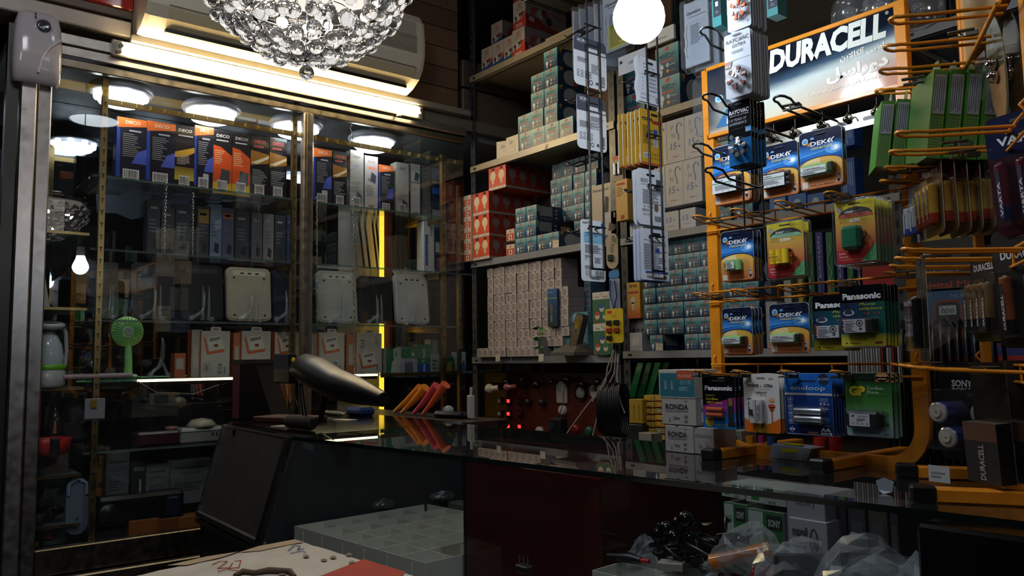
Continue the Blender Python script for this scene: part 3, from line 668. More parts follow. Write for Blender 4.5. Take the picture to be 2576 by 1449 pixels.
# tall dark-blue candle bulb carton
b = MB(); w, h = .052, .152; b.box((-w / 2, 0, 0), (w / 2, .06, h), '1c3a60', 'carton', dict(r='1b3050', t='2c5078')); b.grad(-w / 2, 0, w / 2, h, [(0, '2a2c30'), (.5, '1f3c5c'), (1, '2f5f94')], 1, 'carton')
b.text('osram', -w * .18, h * .9, h * .03, 'c9d4de', w * .4); b.disc(-w * .1, h * .46, w * .12, '6c5a34', 2, rz=h * .16); b.rect(-w * .16, h * .12, -w * .04, h * .3, '8c8a80', 2); b.rect(-w * .5, h * .74, w * .5, h * .76, '8a9a50', 2)
one('candle_bulb_carton', b, 'tall dark blue candle bulb carton beside the wall of small cartons', 'box', (-2.415, YB - .0, .128), .12)
b = MB(); b.box((-.03, 0, 0), (.05, .06, .118), '1c2c48', 'carton', dict(f='1a3050')); b.y = 0; b.rect(.006, .02, .036, .07, 'c8ccd0', 1); b.lines(.01, .025, .032, .065, 5, '50565e', 2); b.text('osram', .01, .1, .006, 'c9d4de', .03)
# three wide blue-green cartons with red tubes (lower centre)
def ribbon(i):
    b = MB(); w, h = .20, .0415; b.box((-w / 2, 0, 0), (w / 2, .08, h), '4f8894', 'carton', dict(l='6fa8a4', t='7ab0b4')); b.grad(-w / 2, 0, -w * .3, h, [(0, '6fa49c'), (1, '8cc0b4')], 1, 'carton'); b.rect(-w * .46, h * .1, -w * .34, h * .5, 'b8a498', 2); b.disc(-w * .4, h * .75, h * .1, 'b0584c', 2)
    b.poly([(-w * .05, h * .1), (w * .2, h * .1), (w * .2, h * .85), (w * .08, h * .8)], '9fb4bc', 2); b.disc(w * .3, h * .45, h * .3, '8c3844', 3)
    if i == 3:
        for k in range(4): b.rect(-w * .2 + k * w * .06, h * .15, -w * .165 + k * w * .06, h * .85, 'b03a2c', 3)
    return b
for i in range(4):
    b = ribbon(i); one('led_strip_carton', b, 'wide blue green carton under the blue candle box, %s from below' % ORD[i], 'box', (-2.345, YB + .03, .0105 + i * .0425), U(-.01, .01), group='wide blue green cartons')
b = MB(); b.poly([(0, 0), (.03, .002), (.032, .03), (.001, .031)], 'c4bcae', 1); b.add([(0, .001, 0), (.03, .001, .002), (.032, .001, .03), (.001, .001, .031)], [(3, 2, 1, 0)], 'c4bcae'); one('price_tag', b, 'small blank paper tag below the blue green cartons', 'tag', (-2.445, YB - .052, -.012))
b = MB(); b.poly([(0, 0), (.03, .002), (.032, .03), (.001, .031)], 'c4bcae', 1); b.add([(0, .001, 0), (.03, .001, .002), (.032, .001, .03), (.001, .001, .031)], [(3, 2, 1, 0)], 'c4bcae'); one('price_tag', b, 'small blank paper tag under the front row of small white cartons', 'tag', (-2.745, YB - .036, -.010))
# potted green sprig
b = MB()
for i in range(16):
    a = U(0, 6.28); z = U(.02, .12); r = U(.015, .035); b.add([(0, 0, z), (r * .5 * math.cos(a + .3), r * .5 * math.sin(a + .3), z + .008), (r * math.cos(a), r * math.sin(a), z + .002), (r * .5 * math.cos(a - .3), r * .5 * math.sin(a - .3), z - .004)], [(0, 1, 2, 3)], ['3c7a34', '4f9440', '2e6030'][i % 3], 'plastic')
b.tube([(0, 0, 0), (.004, 0, .06), (0, .003, .12)], .0015, '3a6a30'); one('plastic_sprig', b, 'little green plastic sprig beside the blue green cartons', 'plant', (-2.462, YB - .03, .0105))
# cordless phone in its cradle
ph = thing('cordless_phone', 'gold and black cordless phone standing in its cradle on the lower shelf', 'phone', (-2.275, YB - .03, .0105), -.1)
b = MB(); V = []
for z, hw, y0, y1 in ((0, .078, -.045, .055), (.012, .080, -.045, .055), (.022, .068, -.03, .05), (.04, .05, .0, .045), (.052, .03, .015, .04)):
    V += [(-hw, y0, z), (hw * .9, y0, z), (hw * .9, y1, z), (-hw * .8, y1, z)]
b.add(V, [(i * 4 + k, i * 4 + (k + 1) % 4, (i + 1) * 4 + (k + 1) % 4, (i + 1) * 4 + k) for i in range(4) for k in range(4)] + [(16, 17, 18, 19)], '55524c', 'plastic'); b.build('cradle', ph)
b = MB(); b.T = Matrix.Translation((.012, .0, .028)) @ Matrix.Rotation(.22, 4, 'Y') @ Matrix.Rotation(-.15, 4, 'X')
b.prism(rr(.048, .135, .016), -.008, .018, '2c2d30', 'plastic'); b.build('handset', ph)
b = MB(); T_ = b.T = Matrix.Translation((.012, .0, .028)) @ Matrix.Rotation(.22, 4, 'Y') @ Matrix.Rotation(-.15, 4, 'X'); b.y = -.008; b.poly(rr(.04, .127, .013, 0, .004), 'a08a5c', 1, 'steel'); b.build('front_plate', ph)
b = MB(); b.T = T_; b.y = -.009; b.poly(rr(.028, .036, .004, 0, .078), 'd8a840', 2, 'chrome'); b.build('display', ph)
b = MB(); b.T = T_; b.y = -.009; b.disc(0, .066, .007, '2a2824', 2); b.disc(0, .122, .005, '3a342a', 2)
for r in range(5):
    for c in range(3): b.disc(-.012 + c * .012, .014 + r * .009, .004, '2c2822', 2, rz=.0028, n=8)
b.build('keypad', ph)
# orange carton, two sheets of snowmen, gloves-like pack on the post
b = MB(); b.box((-.035, 0, 0), (.035, .03, .20), 'd05a28', 'carton', dict(r='8a8f98')); b.text('onoma', -.01, .175, .012, 'd8cfc4', .045); b.poly([(.0, .0), (.035, .0), (.035, .14), (.012, .135), (.008, .09), (.0, .08)], 'b8bcc8', 1); one('adapter_carton', b, 'orange carton with a pale plug picture behind the snowmen cards', 'box', (-2.17, YB + .02, .0105))
def snow():
    b = MB(); b.box((-.048, 0, 0), (.048, .006, .115), 'c9c4b4', 'paper'); b.rect(-.048, 0, .048, .088, '2f6044', 1)
    b.ring(.0, .104, .006, .0012, '5a5a54', 2); b.text('TISA', -.024, .093, .007, '4a4a44', .024); b.text('BIRG', .022, .093, .007, '4a4a44', .024)
    for x, z, c in ((0, .052, '2c4a9a'), (-.024, .025, 'b84434'), (.016, .024, '2c7a5a')): b.disc(x, z, .012, 'cfb8b0', 2); b.disc(x, z + .009, .011, c, 3, rz=.008)
    b.rect(-.042, .006, -.03, .014, 'a03a34', 2); return b
for i in range(2): one('decorative_card', snow(), 'green card with printed hatted faces, %s of the two on the post' % ['lower', 'upper'][i], 'card', (-2.118, YB - .02, .012 + i * .118))
# ================================================================== GLASS COUNTER
def fy(x): return .865 + (x + 1.956) * .0949           # front edge of the counter top
ct = thing('glass_counter', 'long glass topped display counter with a sloping glass front', 'counter', (0, 0, 0))
x0, x1, yb = -1.956, .75, 1.39
b = MB(); t_ = ZC; v = [(x0, fy(x0), t_), (x1, fy(x1), t_), (x1, yb, t_), (x0, yb, t_)]
b.add(v, [(0, 1, 2, 3)], 'ffffff', 'counter_glass')
b.add([(x0, fy(x0), t_ - .009), (x1, fy(x1), t_ - .009), (x1, fy(x1), t_), (x0, fy(x0), t_)], [(0, 1, 2, 3)], '0e1c1a', 'gloss'); b.build('glass_top', ct)
b = MB(); b.add([(x0, fy(x0) - .079, -.452), (x1, fy(x1) - .079, -.452), (x1, fy(x1) + .004, -.197), (x0, fy(x0) + .004, -.197)], [(0, 1, 2, 3)], 'ffffff', 'pane')
b.build('front_glass', ct)
def bar3(b, p, q, w, d, col, mt='steel', up=None):    # square bar between two points
    p, q = Vector(p), Vector(q); a = (q - p).normalized(); u = (up or Vector((0, 1, 0))); u = (u - a * u.dot(a)).normalized(); s_ = a.cross(u)
    V = [e + u * (i * d / 2) + s_ * (j * w / 2) for e in (p, q) for i, j in ((-1, -1), (1, -1), (1, 1), (-1, 1))]
    b.add(V, [(0, 1, 2, 3), (7, 6, 5, 4), (0, 4, 5, 1), (1, 5, 6, 2), (2, 6, 7, 3), (3, 7, 4, 0)], col, mt)
b = MB()
for k, c in enumerate(('4a4b50', '606167', '55565c')): bar3(b, (x0 - .006 - .009 * k, fy(x0) - .081, -.46), (x0 - .006 - .009 * k, fy(x0) + .0, -.192), .007, .012, c)
b.build('corner_profile', ct)
b = MB(); bar3(b, (x0, fy(x0) - .079, -.458), (x1, fy(x1) - .079, -.458), .016, .016, '3f4044', 'steel'); b.build('lower_rail', ct)
b = MB(); b.box((x0, fy(x0) - .07, -.49), (x1, yb, -.468), '3a3c3e', 'paint'); b.build('shelf_board', ct)
b = MB(); b.add([(x0, fy(x0) - .075, -1.2), (x1, fy(x1) - .075, -1.2), (x1, fy(x1) - .075, -.49), (x0, fy(x0) - .075, -.49)], [(0, 1, 2, 3)], '1f1f21', 'paint'); b.build('plinth', ct)
b = MB(); b.add([(x0, fy(x0) + .01, -.2), (x0, yb, -.2), (x0, yb, -.47), (x0, fy(x0) - .07, -.47)], [(0, 1, 2, 3)], '26282c', 'paint'); b.build('end_panel', ct)
b = MB(); b.box((x0, yb - .004, -.215), (x1, yb + .01, -.188), '0c0f10', 'gloss'); b.build('rear_edge', ct)
# darker closed counter to the left
c2 = thing('side_counter', 'closed dark grey counter section with an aluminium edged sloping front, left of the glass one', 'counter', (0, 0, 0))
xa, xb_ = -2.574, -1.985
b = MB(); b.add([(xa, .846, -.45), (xb_, .823, -.45), (xb_, .897, -.195), (xa, .918, -.195)], [(0, 1, 2, 3)], '3c3835', 'paint', ); b.add([(xa, .846, -1.2), (xb_, .83, -1.2), (xb_, .83, -.46), (xa, .85, -.46)], [(0, 1, 2, 3)], '1b1a1a', 'paint'); b.add([(xa, 1.39, -1.2), (xa, .846, -1.2), (xa, .846, -.45), (xa, .918, -.195), (xa, 1.39, -.195)], [(0, 1, 2, 3, 4)], '232224', 'paint'); b.build('front_panel', c2)
b = MB(); bar3(b, (xa, .842, -.455), (xa, .916, -.193), .014, .012, '8a8b90'); bar3(b, (xa, .838, -.458), (xb_, .816, -.458), .014, .014, '77787c'); bar3(b, (xa, .835, -.478), (xb_, .812, -.478), .012, .01, '5c5d61'); b.build('edge_profile', c2)
b = MB(); b.box((xa - .01, .925, -.197), (xb_ + .02, 1.42, -.187), '14110f', 'gloss'); b.add([(xa, .915, -.2), (xb_ + .03, .89, -.2), (xb_ + .03, .93, -.187), (xa, .93, -.187)], [(0, 1, 2, 3)], '100e0d', 'gloss'); b.build('top', c2)
b = MB()
for x in (-2.47, -2.27, -2.1): b.cyl((x, .908, -.205), (x, .91, -.222), .006, '4a423c', 'chrome', 8)
b.build('hook', c2)
# stickers and box of things under glass
b = MB(); b.T = Matrix.Translation((-1.90, .872, -.215)); b.y = 0; b.box((0, -.001, 0), (.05, .0, .014), '4e5653', 'paper'); one('sticker', b, 'small grey sticker in the upper left corner of the counter front', 'sticker')
# compartment tray
def tray(name, label, x0, y0, nx, ny, cx, cy, h, z, rz, col='9aa09a', skip=()):
    t = thing(name, label, 'tray', (x0, y0, z), rz)
    b = MB(); W, D = nx * cx, ny * cy
    b.box((0, 0, 0), (W, D, .003), col, 'plastic'); T = .002
    for i in range(nx + 1): b.box((i * cx - T / 2, 0, .003), (i * cx + T / 2, D, h), col, 'plastic')
    for j in range(ny + 1): b.box((0, j * cy - T / 2, .003), (W, j * cy + T / 2, h - .004 * (j not in (0, ny))), col, 'plastic')
    b.build('shell', t)
    b = MB()
    for i in range(nx):
        for j in range(ny): b.cyl((i * cx + cx / 2, j * cy, .004), (i * cx + cx / 2, j * cy, h - .008), .003, col, 'plastic', 6)
    b.build('rib', t); return t
ZT = -.466
tray('compartment_tray', 'large pale divided tray of small parts in the left of the glass counter', -1.925, .862, 6, 5, .088, .082, .062, ZT, .08, 'b9bab0')
tray('compartment_tray', 'pale divided tray of cables and plugs in the right of the glass counter', -.95, .93, 4, 2, .10, .085, .062, -.40, .095, 'b4b8b2')
# loose small parts in the cells
kinds = {}
def small(kind):
    if kind == 'screwdriver':
        b = MB(); b.tube([(-.045, 0, .006), (-.01, 0, .006)], [.0015, .0015], '9a9a9a', 'chrome'); b.tube([(-.01, 0, .007), (0, 0, .007), (.04, 0, .007)], [.004, .007, .006], '1c1c1c', 'plastic', 8)
    elif kind == 'plug':
        b = MB(); b.cbox((-.01, -.008, 0), (.012, .008, .014), '1e1e20', 'plastic', .003); b.cyl((.012, 0, .007), (.024, 0, .007), .003, 'b8a26a', 'chrome', 8)
    elif kind == 'connector':
        b = MB(); b.cyl((-.006, 0, .005), (.01, 0, .005), .005, 'a88a3c', 'steel', 8); b.cyl((.01, 0, .005), (.018, 0, .005), .002, 'd0d0d0', 'chrome', 6)
    elif kind == 'screw':
        b = MB(); b.cyl((-.007, 0, .003), (.006, 0, .003), .0015, 'a0a0a0', 'steel', 6); b.cyl((.006, 0, .003), (.008, 0, .003), .0035, 'b0b0b0', 'steel', 8)
    return b
WH = dict(screwdriver='tiny black handled screwdriver', plug='black barrel plug', connector='brass coloured connector', screw='small steel screw')
cells = [(2, 4), (4, 2), (5, 3), (3, 2), (2, 3), (4, 4), (5, 1), (3, 1), (1, 2), (5, 4), (1, 4), (3, 4)]
for n, (i, j) in enumerate(cells):
    kd = ['screwdriver', 'plug', 'connector', 'screw'][n % 4]
    for k in range(1 if kd == 'screwdriver' else 5):
        lx, ly = (i + U(.25, .75)) * .088, (j + U(.25, .75)) * .082; c, s_ = math.cos(.08), math.sin(.08)
        loc = (-1.925 + lx * c - ly * s_, .862 + lx * s_ + ly * c, ZT + .004)
        lb = '%s in the left tray, %s row back, %s from left' % (WH[kd], ORD[j], ORD[i]); g = 'small parts in row %d cell %d of the left tray' % (j + 1, i + 1)
        if kd not in kinds: kinds[kd] = one(kd, small(kd), lb, kd, loc, U(0, 6), group=g)
        else: dup(kinds[kd], loc, U(0, 6), lb, g)
# ---- the orange countertop rack with the sign
OR = 'dc8a20'
def flatbar(b, pts, w, d, col=OR):       # flat bar swept along a path in the xz plane
    n = len(pts); V = []
    for i, (x, z) in enumerate(pts):
        a = pts[max(0, i - 1)]; c = pts[min(n - 1, i + 1)]; t = Vector((c[0] - a[0], 0, c[1] - a[1])).normalized(); nn = Vector((t.z, 0, -t.x))
        for s_, y in ((-1, -d / 2), (1, -d / 2), (1, d / 2), (-1, d / 2)): V.append(Vector((x, y, z)) + nn * (s_ * w / 2))
    b.add(V, [(i * 4 + k, i * 4 + (k + 1) % 4, (i + 1) * 4 + (k + 1) % 4, (i + 1) * 4 + k) for i in range(n - 1) for k in range(4)] + [(3, 2, 1, 0), tuple(n * 4 - 4 + k for k in range(4))], col, 'orange_steel')
def loophook(b, x, z, y0, y1, w=.011, r=.0016, col=OR, rise=.004, mt='orange_steel'):     # two prongs joined by a raised loop at y0
    P = [(x - w, y1, z - .004), (x - w, y0 + .035, z), (x - w, y0 + .02, z + rise)]
    for i in range(7): a = PI * i / 6; P.append((x - w * math.cos(a), y0 + .012 - .012 * math.sin(a), z + rise + .003 * math.sin(a)))
    P += [(x + w, y0 + .02, z + rise), (x + w, y0 + .035, z), (x + w, y1, z - .004)]
    b.tube(P, r, col, mt, 6)
def clip(name_label, x, y, z, rz=0):     # small metal clamp holding a hook's prongs
    b = MB(); b.cbox((-.016, -.006, .001), (.016, .004, .0035), '77736a', 'steel', .001); b.cbox((-.014, -.004, -.007), (.018, .002, -.004), '66625a', 'steel', .001); b.cyl((0, -.002, .004), (0, -.002, -.008), .0022, 'a9a69c', 'chrome', 8); b.cbox((.004, -.007, -.008), (.02, -.002, -.001), '4a4842', 'steel', .001)
    return b
XL, XR, YR = -1.0, -.603, 1.34
def rack_frame(t, w, ztop, zsign, zbot, rows):
    h = w / 2; r = .062; P = [(-h, ztop), (-h, zbot + r)] + [(-h + r - r * math.cos(a), zbot + r - r * math.sin(a)) for a in [PI / 2 * i / 6 for i in range(1, 7)]]
    P += [(h - r + r * math.sin(a), zbot + r - r * math.cos(a)) for a in [PI / 2 * i / 6 for i in range(0, 7)]] + [(h, ztop)]
    b = MB(); flatbar(b, P, .024, .012); b.build('frame', t)
    for z in rows:
        for dz in (0, -.021):
            b = MB(); b.tube([(-h - .008, -.012, z + dz), (h + .008, -.012, z + dz)], .0021, OR, 'orange_steel'); b.build('cross_wire', t)
        for k in range(7):
            if k % 3 != 0: x = -h + .05 + k * .05; b = MB(); b.tube([(x, -.012, z), (x, -.012, z - .022)], .0018, OR, 'orange_steel'); b.build('wire_tie', t)
        for x in (-h, h): b = MB(); b.tube([(x, -.008, z + .004), (x, -.014, z + .012), (x, -.008, z + .018)], .002, OR, 'orange_steel'); b.build('wire_tie', t)
    for x in (-.125, .09):
        f = MB(); f.cbox((x - .011, -.118, zbot - .006 - .0), (x + .011, .16, zbot + .012), OR, 'orange_steel', .002); fo = f.build('foot', t)
        f = MB(); f.cbox((x - .014, -.142, zbot - .006), (x + .014, -.112, zbot + .015), '121212', 'plastic', .003); f.build('end_cap', fo)
rk = thing('countertop_rack', 'orange wire countertop rack with the dark blue and cream battery sign on top', 'rack', ((XL + XR) / 2, YR, 0))
rack_frame(rk, .395, .588, .446, -.181, (.272, .128, -.016))
for r, z, tips in ((1, .254, (-.935, -.852, -.762, -.671)), (2, .110, (-.940, -.857, -.764, -.673)), (3, -.032, (-.945, -.859, -.765, -.674))):
    for x in tips:
        b = MB(); loophook(b, x - rk.location.x, z, 1.2 - YR, -.012); b.build('hook', rk)
# sign board
sg = MB(); w, z0, z1 = .386, .449, .584; sg.box((-w / 2, -.008, z0), (w / 2, .002, z1), '1d2733', 'gloss'); sg.y = -.008
NS = 24; dk, bl_, wh, cr, pk = '131a24', '41586f', 'c9d6d2', 'd9cfae', 'd5a78c'
def mixc(a, b_, t): A, B = L(a), L(b_); return tuple(A[i] * (1 - t) + B[i] * t for i in range(4))
def ramp(st, t):
    for (a, ca), (b_, cb) in zip(st, st[1:]):
        if t <= b_: return mixc(ca, cb, max(0, (t - a) / (b_ - a)))
    return L(st[-1][1]) if isinstance(st[-1][1], str) else st[-1][1]
V = []; C_ = []; G = 22; Hh = 14
for j in range(Hh + 1):
    for i in range(G + 1):
        u, v = i / G, j / Hh; V.append((-w / 2 + w * u, -.0084, z0 + (z1 - z0) * v)); band = .36 + .26 * u ** 1.6 - .05
        lower = ramp([(0, cr), (.45, cr), (.8, pk), (1, 'd49a80')], min(1, max(0, u * 1.0 + v * .35)) if u > .35 else 0); q = v - band
        lft = max(0, 1 - u * 5.0)
        cc = ramp([(-1, 'ffffff'), (-.12, 'ffffff'), (.0, 'ffffff'), (1, 'ffffff')], 0); c = ramp([(0, lower), (.42, wh), (.52, bl_), (.66, dk), (1, dk)], min(1, max(0, q + .42)))
        C_.append(mixc(c, '1b2a3c', min(1, lft * .95)))
sg.add(V, [(j * (G + 1) + i, j * (G + 1) + i + 1, (j + 1) * (G + 1) + i + 1, (j + 1) * (G + 1) + i) for j in range(Hh) for i in range(G)], C_, 'gloss')
so = sg.build('sign_board', rk)
b = MB(); b.y = -.009; b.text('DURACELL', .064, .538, .0415, 'e4e8de', .226, bold=.05, shear=.12, l=1, mt='gloss'); b.text('\u00ae', .180, .573, .006, 'e4e8de', l=1)
ar = lambda s_: ''.join(reversed(s_))
b.text(ar('\ufe91\ufe8e\ufec3\ufeae\ufbfd \ufe81\ufedf\ufb90\ufe8e\ufefb\ufbfe\ufee6'), .178, .518, .0105, 'e9e6da', al='r', w=.085, bold=.02, l=1); b.text(ar('\u062f\u0648\u0631\ufe8d\ufeb3\ufede'), .178, .488, .019, 'ece8dc', al='r', w=.112, bold=.05, l=1)
b.text(ar('\u06f6 \ufe91\ufeae\ufe8d\ufe91\ufeae \ufe91\ufbff\ufeb8\ufe98\ufeae \u0627\u0632 \ufe91\ufe8e\ufec3\ufeae\ufbfd\u200c\ufee8\ufe8e\ufbfd \ufee3\ufecc\ufee4\ufeee\ufedf\ufbfd \ufecb\ufee4\ufeae \ufee3\ufbfd\ufb90\ufee8\ufeaa !'), .178, .470, .007, 'ece8dc', al='r', w=.15, bold=.01, l=1); b.build('sign_lettering', so)
b = MB()   # plain blue-white decorative patch at the sign's left end
b.y = -.0088; b.disc(-.166, .518, .010, 'a9cfe4', 1, rz=.008); b.disc(-.166, .518, .005, '4d9cc8', 2, rz=.004); b.poly([(-.176, .46), (-.10, .455), (-.095, .485), (-.15, .492)], '2c6ea0', 1); b.poly([(-.15, .462), (-.11, .46), (-.108, .482), (-.148, .483)], 'cfd2c8', 2); b.text('DURACELL', -.129, .475, .0045, '2a2c30', .036, rot=.15, l=3, bold=.03); b.build('printed_patch', so)
b = MB()
for a, c in (((-w / 2 - .004, -.011, z1 - .002), (w / 2 + .004, .004, z1 + .006)), ((-w / 2 - .004, -.011, z0 - .007), (w / 2 + .004, .004, z0 + .001)), ((-w / 2 - .005, -.011, z0 - .007), (-w / 2, .004, z1 + .006)), ((w / 2 - .001, -.012, z0 - .007), (w / 2 + .018, .004, z1 + .006))): b.cbox(a, c, OR, 'orange_steel', .001)
b.build('sign_frame', rk)
b = MB(); b.box((-.07, -.006, .392), (.21, -.003, .418), 'b9b5a8', 'steel'); b.y = -.0062
for k in range(6): b.poly(rr(.03, .007, .0034, -.05 + k * .048, .4015, 3), '1c1a18', 1, 'paint')
b.build('slotted_strip', rk)
for k, x in enumerate((-.05, -.005, .05, .10, .15)):
    b = MB(); b.ball((x, -.012, .41), .006, 'a8a59c', 'chrome', 8, 5); b.tube([(x, -.012, .41), (x + .008, -.02, .418), (x + .014, -.016, .408)], .0025, 'a8a59c', 'chrome'); b.tube([(x, .0, .41), (x, .0, .449)], .0015, '3a3a3a', 'steel'); b.build('wing_nut', rk)
BLK = '101114'
for x, z, y0 in ((-.905, .375, 1.17), (-.82, .405, 1.17), (-.735, .418, 1.17)):
    b = MB(); loophook(b, x - rk.location.x, z, y0 - YR, -.006, w=.012, r=.0022, col=BLK, rise=.008, mt='plastic'); b.build('black_hook', rk)

# ================================================================== BLISTER CARDS (front faces -Y, hang hole at origin)
def fit(x0, y0, x1, y1, Y):     # front face of a card from its top-left and bottom-right corners, on the plane it hangs in
    a = oY(x0, y0, Y); c = oY(x1, y1, Y); return (a.x + c.x) / 2, a.z, abs(c.x - a.x), a.z - c.z
def gradrect(b, x0, z0, x1, z1, st, l=1): b.grad(x0, z0, x1, z1, st, l)
def qr(b, x, z, s_, l=3): b.rect(x, z, x + s_, z + s_, 'c9c2b8', l)       # blank sticker where a code was
def card_body(t, w, h, r, col='c9c4ba', holew=.02, top=.0):
    b = MB(); b.prism(rr(w, h, r, 0, -h), 0, .0006, col, 'film'); return b
def blister(t, x, z, w, h, d, r=.006, flange=.004):
    b = MB(); o_, i_ = rr(w, h, r, x, z), rr(w * .94, h * .94, r * .8, x, z + h * .03); n = len(o_)
    b.add([(p[0], -.0008, p[1]) for p in o_] + [(p[0], -d, p[1]) for p in i_], [(i, (i + 1) % n, (i + 1) % n + n, i + n) for i in range(n)] + [tuple(range(n, 2 * n))], 'ffffff', 'clear', False)
    return b.build('blister', t)
def dek(w, h, kind, model):
    t = thing('battery_card', 'x', 'battery pack', (0, 0, 0)); b = MB(); r = w * .09
    b.prism(rr(w, h, r, 0, -h), 0, .0006, 'c9c4ba', 'film'); b.y = 0; W = w / 2 * .985
    P = rr(w * .985, h * .985, r, 0, -h * .992); b.poly(P, '1a2138', 1, 'film')
    b.grad(-W, -h * .55, W, -h * .2, [(0, '16307a'), (.35, '2f78c8'), (.5, '3c82d0'), (1, '1a2138')], 2, 'film'); b.disc(W * .62, -h * .36, w * .20, '4f9ae0', 3, rz=h * .09); b.disc(W * .7, -h * .36, w * .11, 'a8d4f4', 4, rz=h * .05); b.disc(W * .74, -h * .36, w * .05, 'f0f8ff', 5)
    b.poly([(-W, -h * .44), (W * .6, -h * .365), (W * .6, -h * .35), (-W, -h * .41)], '3f8cdc', 4)
    A = [(W * math.cos(PI - PI * i / 14), -h * .60 + h * .125 * math.sin(PI * i / 14)) for i in range(15)]
    b.poly([(p[0] * 1.0, p[1] + h * .02) for p in A], '0c1024', 5); b.poly(A, 'd0a040', 6); b.poly([(p[0] * .9 - w * .02, p[1] * .98 - h * .02) for p in A[:8]] + [(0, -h * .60)], 'dcc48c', 7)
    b.grad(-W, -h * .90, W, -h * .60, [(0, 'c8743a'), (.5, 'c88438'), (1, 'd0a040')], 6); Q = [(x, z) for x, z in rr(w * .985, h * .4, r, 0, -h * .992, top=False)]; b.poly([p for p in Q if p[1] < -h * .8] , 'c8743a', 5); b.grad(-W * .985, -h * .905, W * .985, -h * .62, [(0, 'c8743a'), (1, 'd09a3c')], 7)
    b.poly([(-W, -h * .9), (W, -h * .9), (W * .98, -h * .955), (W * .9, -h * .985), (-W * .9, -h * .985), (-W * .98, -h * .955)], 'c8743a', 7)
    b.text('DEK', -w * .02, -h * .265, h * .072, 'dfe3ea', w * .40, bold=.02, l=8); b.poly([(w * .2, -h * .265), (w * .25, -h * .265), (w * .22, -h * .23), (w * .27, -h * .19), (w * .22, -h * .19), (w * .17, -h * .23)], 'dfe3ea', 8); b.poly([(w * .28, -h * .265), (w * .32, -h * .265), (w * .28, -h * .23), (w * .35, -h * .185), (w * .31, -h * .185), (w * .245, -h * .23)], 'dfe3ea', 8)
    for k, c in enumerate(('b8382c', 'd07030', 'd8a038')): b.rect(-w * (.30 - .025 * k), -h * .265, -w * (.284 - .025 * k), -h * .205, c, 9)
    b.text('Electronics technology', w * .04, -h * .295, h * .018, 'b9c4dc', w * .5, l=8); b.text('CORDLESS PHONE', w * .04, -h * .33, h * .026, 'd8d23c', w * .5, l=8, bold=.02)
    b.disc(-w * .34, -h * .17, w * .075, '8fb8d8', 8); b.disc(-w * .34, -h * .17, w * .045, '4a86c0', 9); b.rect(-w * .4, -h * .215, -w * .28, -h * .195, 'd8c24a', 9); b.disc(-w * .17, -h * .155, w * .05, '5c98d0', 8, a1=PI)
    qr(b, -w * .44, -h * .965, w * .14, 9); b.text(model, -w * .24, -h * .95, h * .028, '5c3a22', w * .52, al='l', l=9, bold=.01)
    b.poly(rr(w * .075, h * .15, w * .02, w * .40, -h * .93), 'b3aaa6', 9); b.poly(rr(w * .11, h * .06, w * .03, w * .40, -h * .945), 'b3aaa6', 9); b.poly(rr(w * .045, h * .03, w * .01, w * .40, -h * .83), '4a4648', 10); b.ring(w * .40, -h * .915, w * .03, w * .01, '4a4648', 10)
    b.poly(rr(w * .24, h * .02, h * .008, 0, -h * .085), '0a0d18', 9)
    b.build('backing_card', t)
    b = MB()
    if kind == 'block':     # white-labelled green cell pack with black cap
        x0_, x1_, zb, zt, d = -w * .40, w * .33, -h * .79, -h * .60, .014
        b.cbox((x0_, -d, zb), (x1_, -.001, zt), '7ab45c', 'plastic', .003); b.cbox((x1_ - w * .12, -d - .0006, zb + .001), (x1_ + w * .03, -.001, zt - .001), '221e1c', 'plastic', .002); b.cbox((x0_ - .003, -d + .003, zb + .003), (x0_, -.001, zt - .003), '1b1b1d', 'plastic', .001)
        b.y = -d; X1 = x1_ - w * .13; b.rect(x0_ + .001, zb + (zt - zb) * .12, X1, zt - (zt - zb) * .2, 'd2d6d6', 2); b.text('DEKK', (x0_ + X1) / 2 - w * .08, zb + (zt - zb) * .52, h * .03, '2c2a30', w * .26, l=3, bold=.02); b.rect(x0_ + .001, zb + (zt - zb) * .38, X1, zb + (zt - zb) * .43, '2c6a34', 3); b.lines((x0_ + X1) / 2 + w * .02, zb + (zt - zb) * .5, X1 - w * .03, zb + (zt - zb) * .68, 2, '50545a', 3); b.lines(x0_ + w * .05, zb + (zt - zb) * .18, X1 - w * .1, zb + (zt - zb) * .34, 3, '6a6e74', 3)
    elif kind == 'pack':    # dark cell pack with white label
        x0_, x1_, zb, zt, d = -w * .40, w * .26, -h * .84, -h * .55, .015
        b.cbox((x0_, -d, zb), (x1_, -.001, zt), '2a2628', 'plastic', .004)
        for k in range(3): b.cyl((x1_ - .002, -d * .6, zb + (k + .5) * (zt - zb) / 3), (x1_ + w * .08, -d * .6, zb + (k + .5) * (zt - zb) / 3), (zt - zb) / 6.5, '242022', 'plastic', 10)
        b.y = -d; X1 = x1_ - w * .02; b.rect(x0_ + w * .01, zb + h * .02, X1, zt - h * .035, 'd0d4d6', 2); b.text('DEKK', x0_ + w * .2, zt - h * .085, h * .03, '2c2a30', w * .22, l=3, bold=.02); b.rect(x0_ + w * .01, zt - h * .115, X1, zt - h * .10, '2c7a34', 3); b.lines(x0_ + w * .08, zb + h * .07, X1 - w * .05, zt - h * .13, 5, '5a5e64', 3)
        for k in range(3): b.ring(x0_ + w * (.16 + .14 * k), zb + h * .045, h * .011, h * .004, '3a3c40', 3, n=8)
        b.tube([(x0_ + w * .1, -d * .8, zt), (x0_ + w * .25, -d, zt + .004), (x1_ - w * .05, -d * .8, zt + .001)], .0008, 'a83a30', 'plastic')
    elif kind == 'cells':   # three small green cells with wire lead
        for k in range(3): b.cyl((-w * .18 + k * w * .15, -.009, -h * .79), (-w * .18 + k * w * .15, -.009, -h * .60), w * .085, '7fb474', 'plastic', 12)
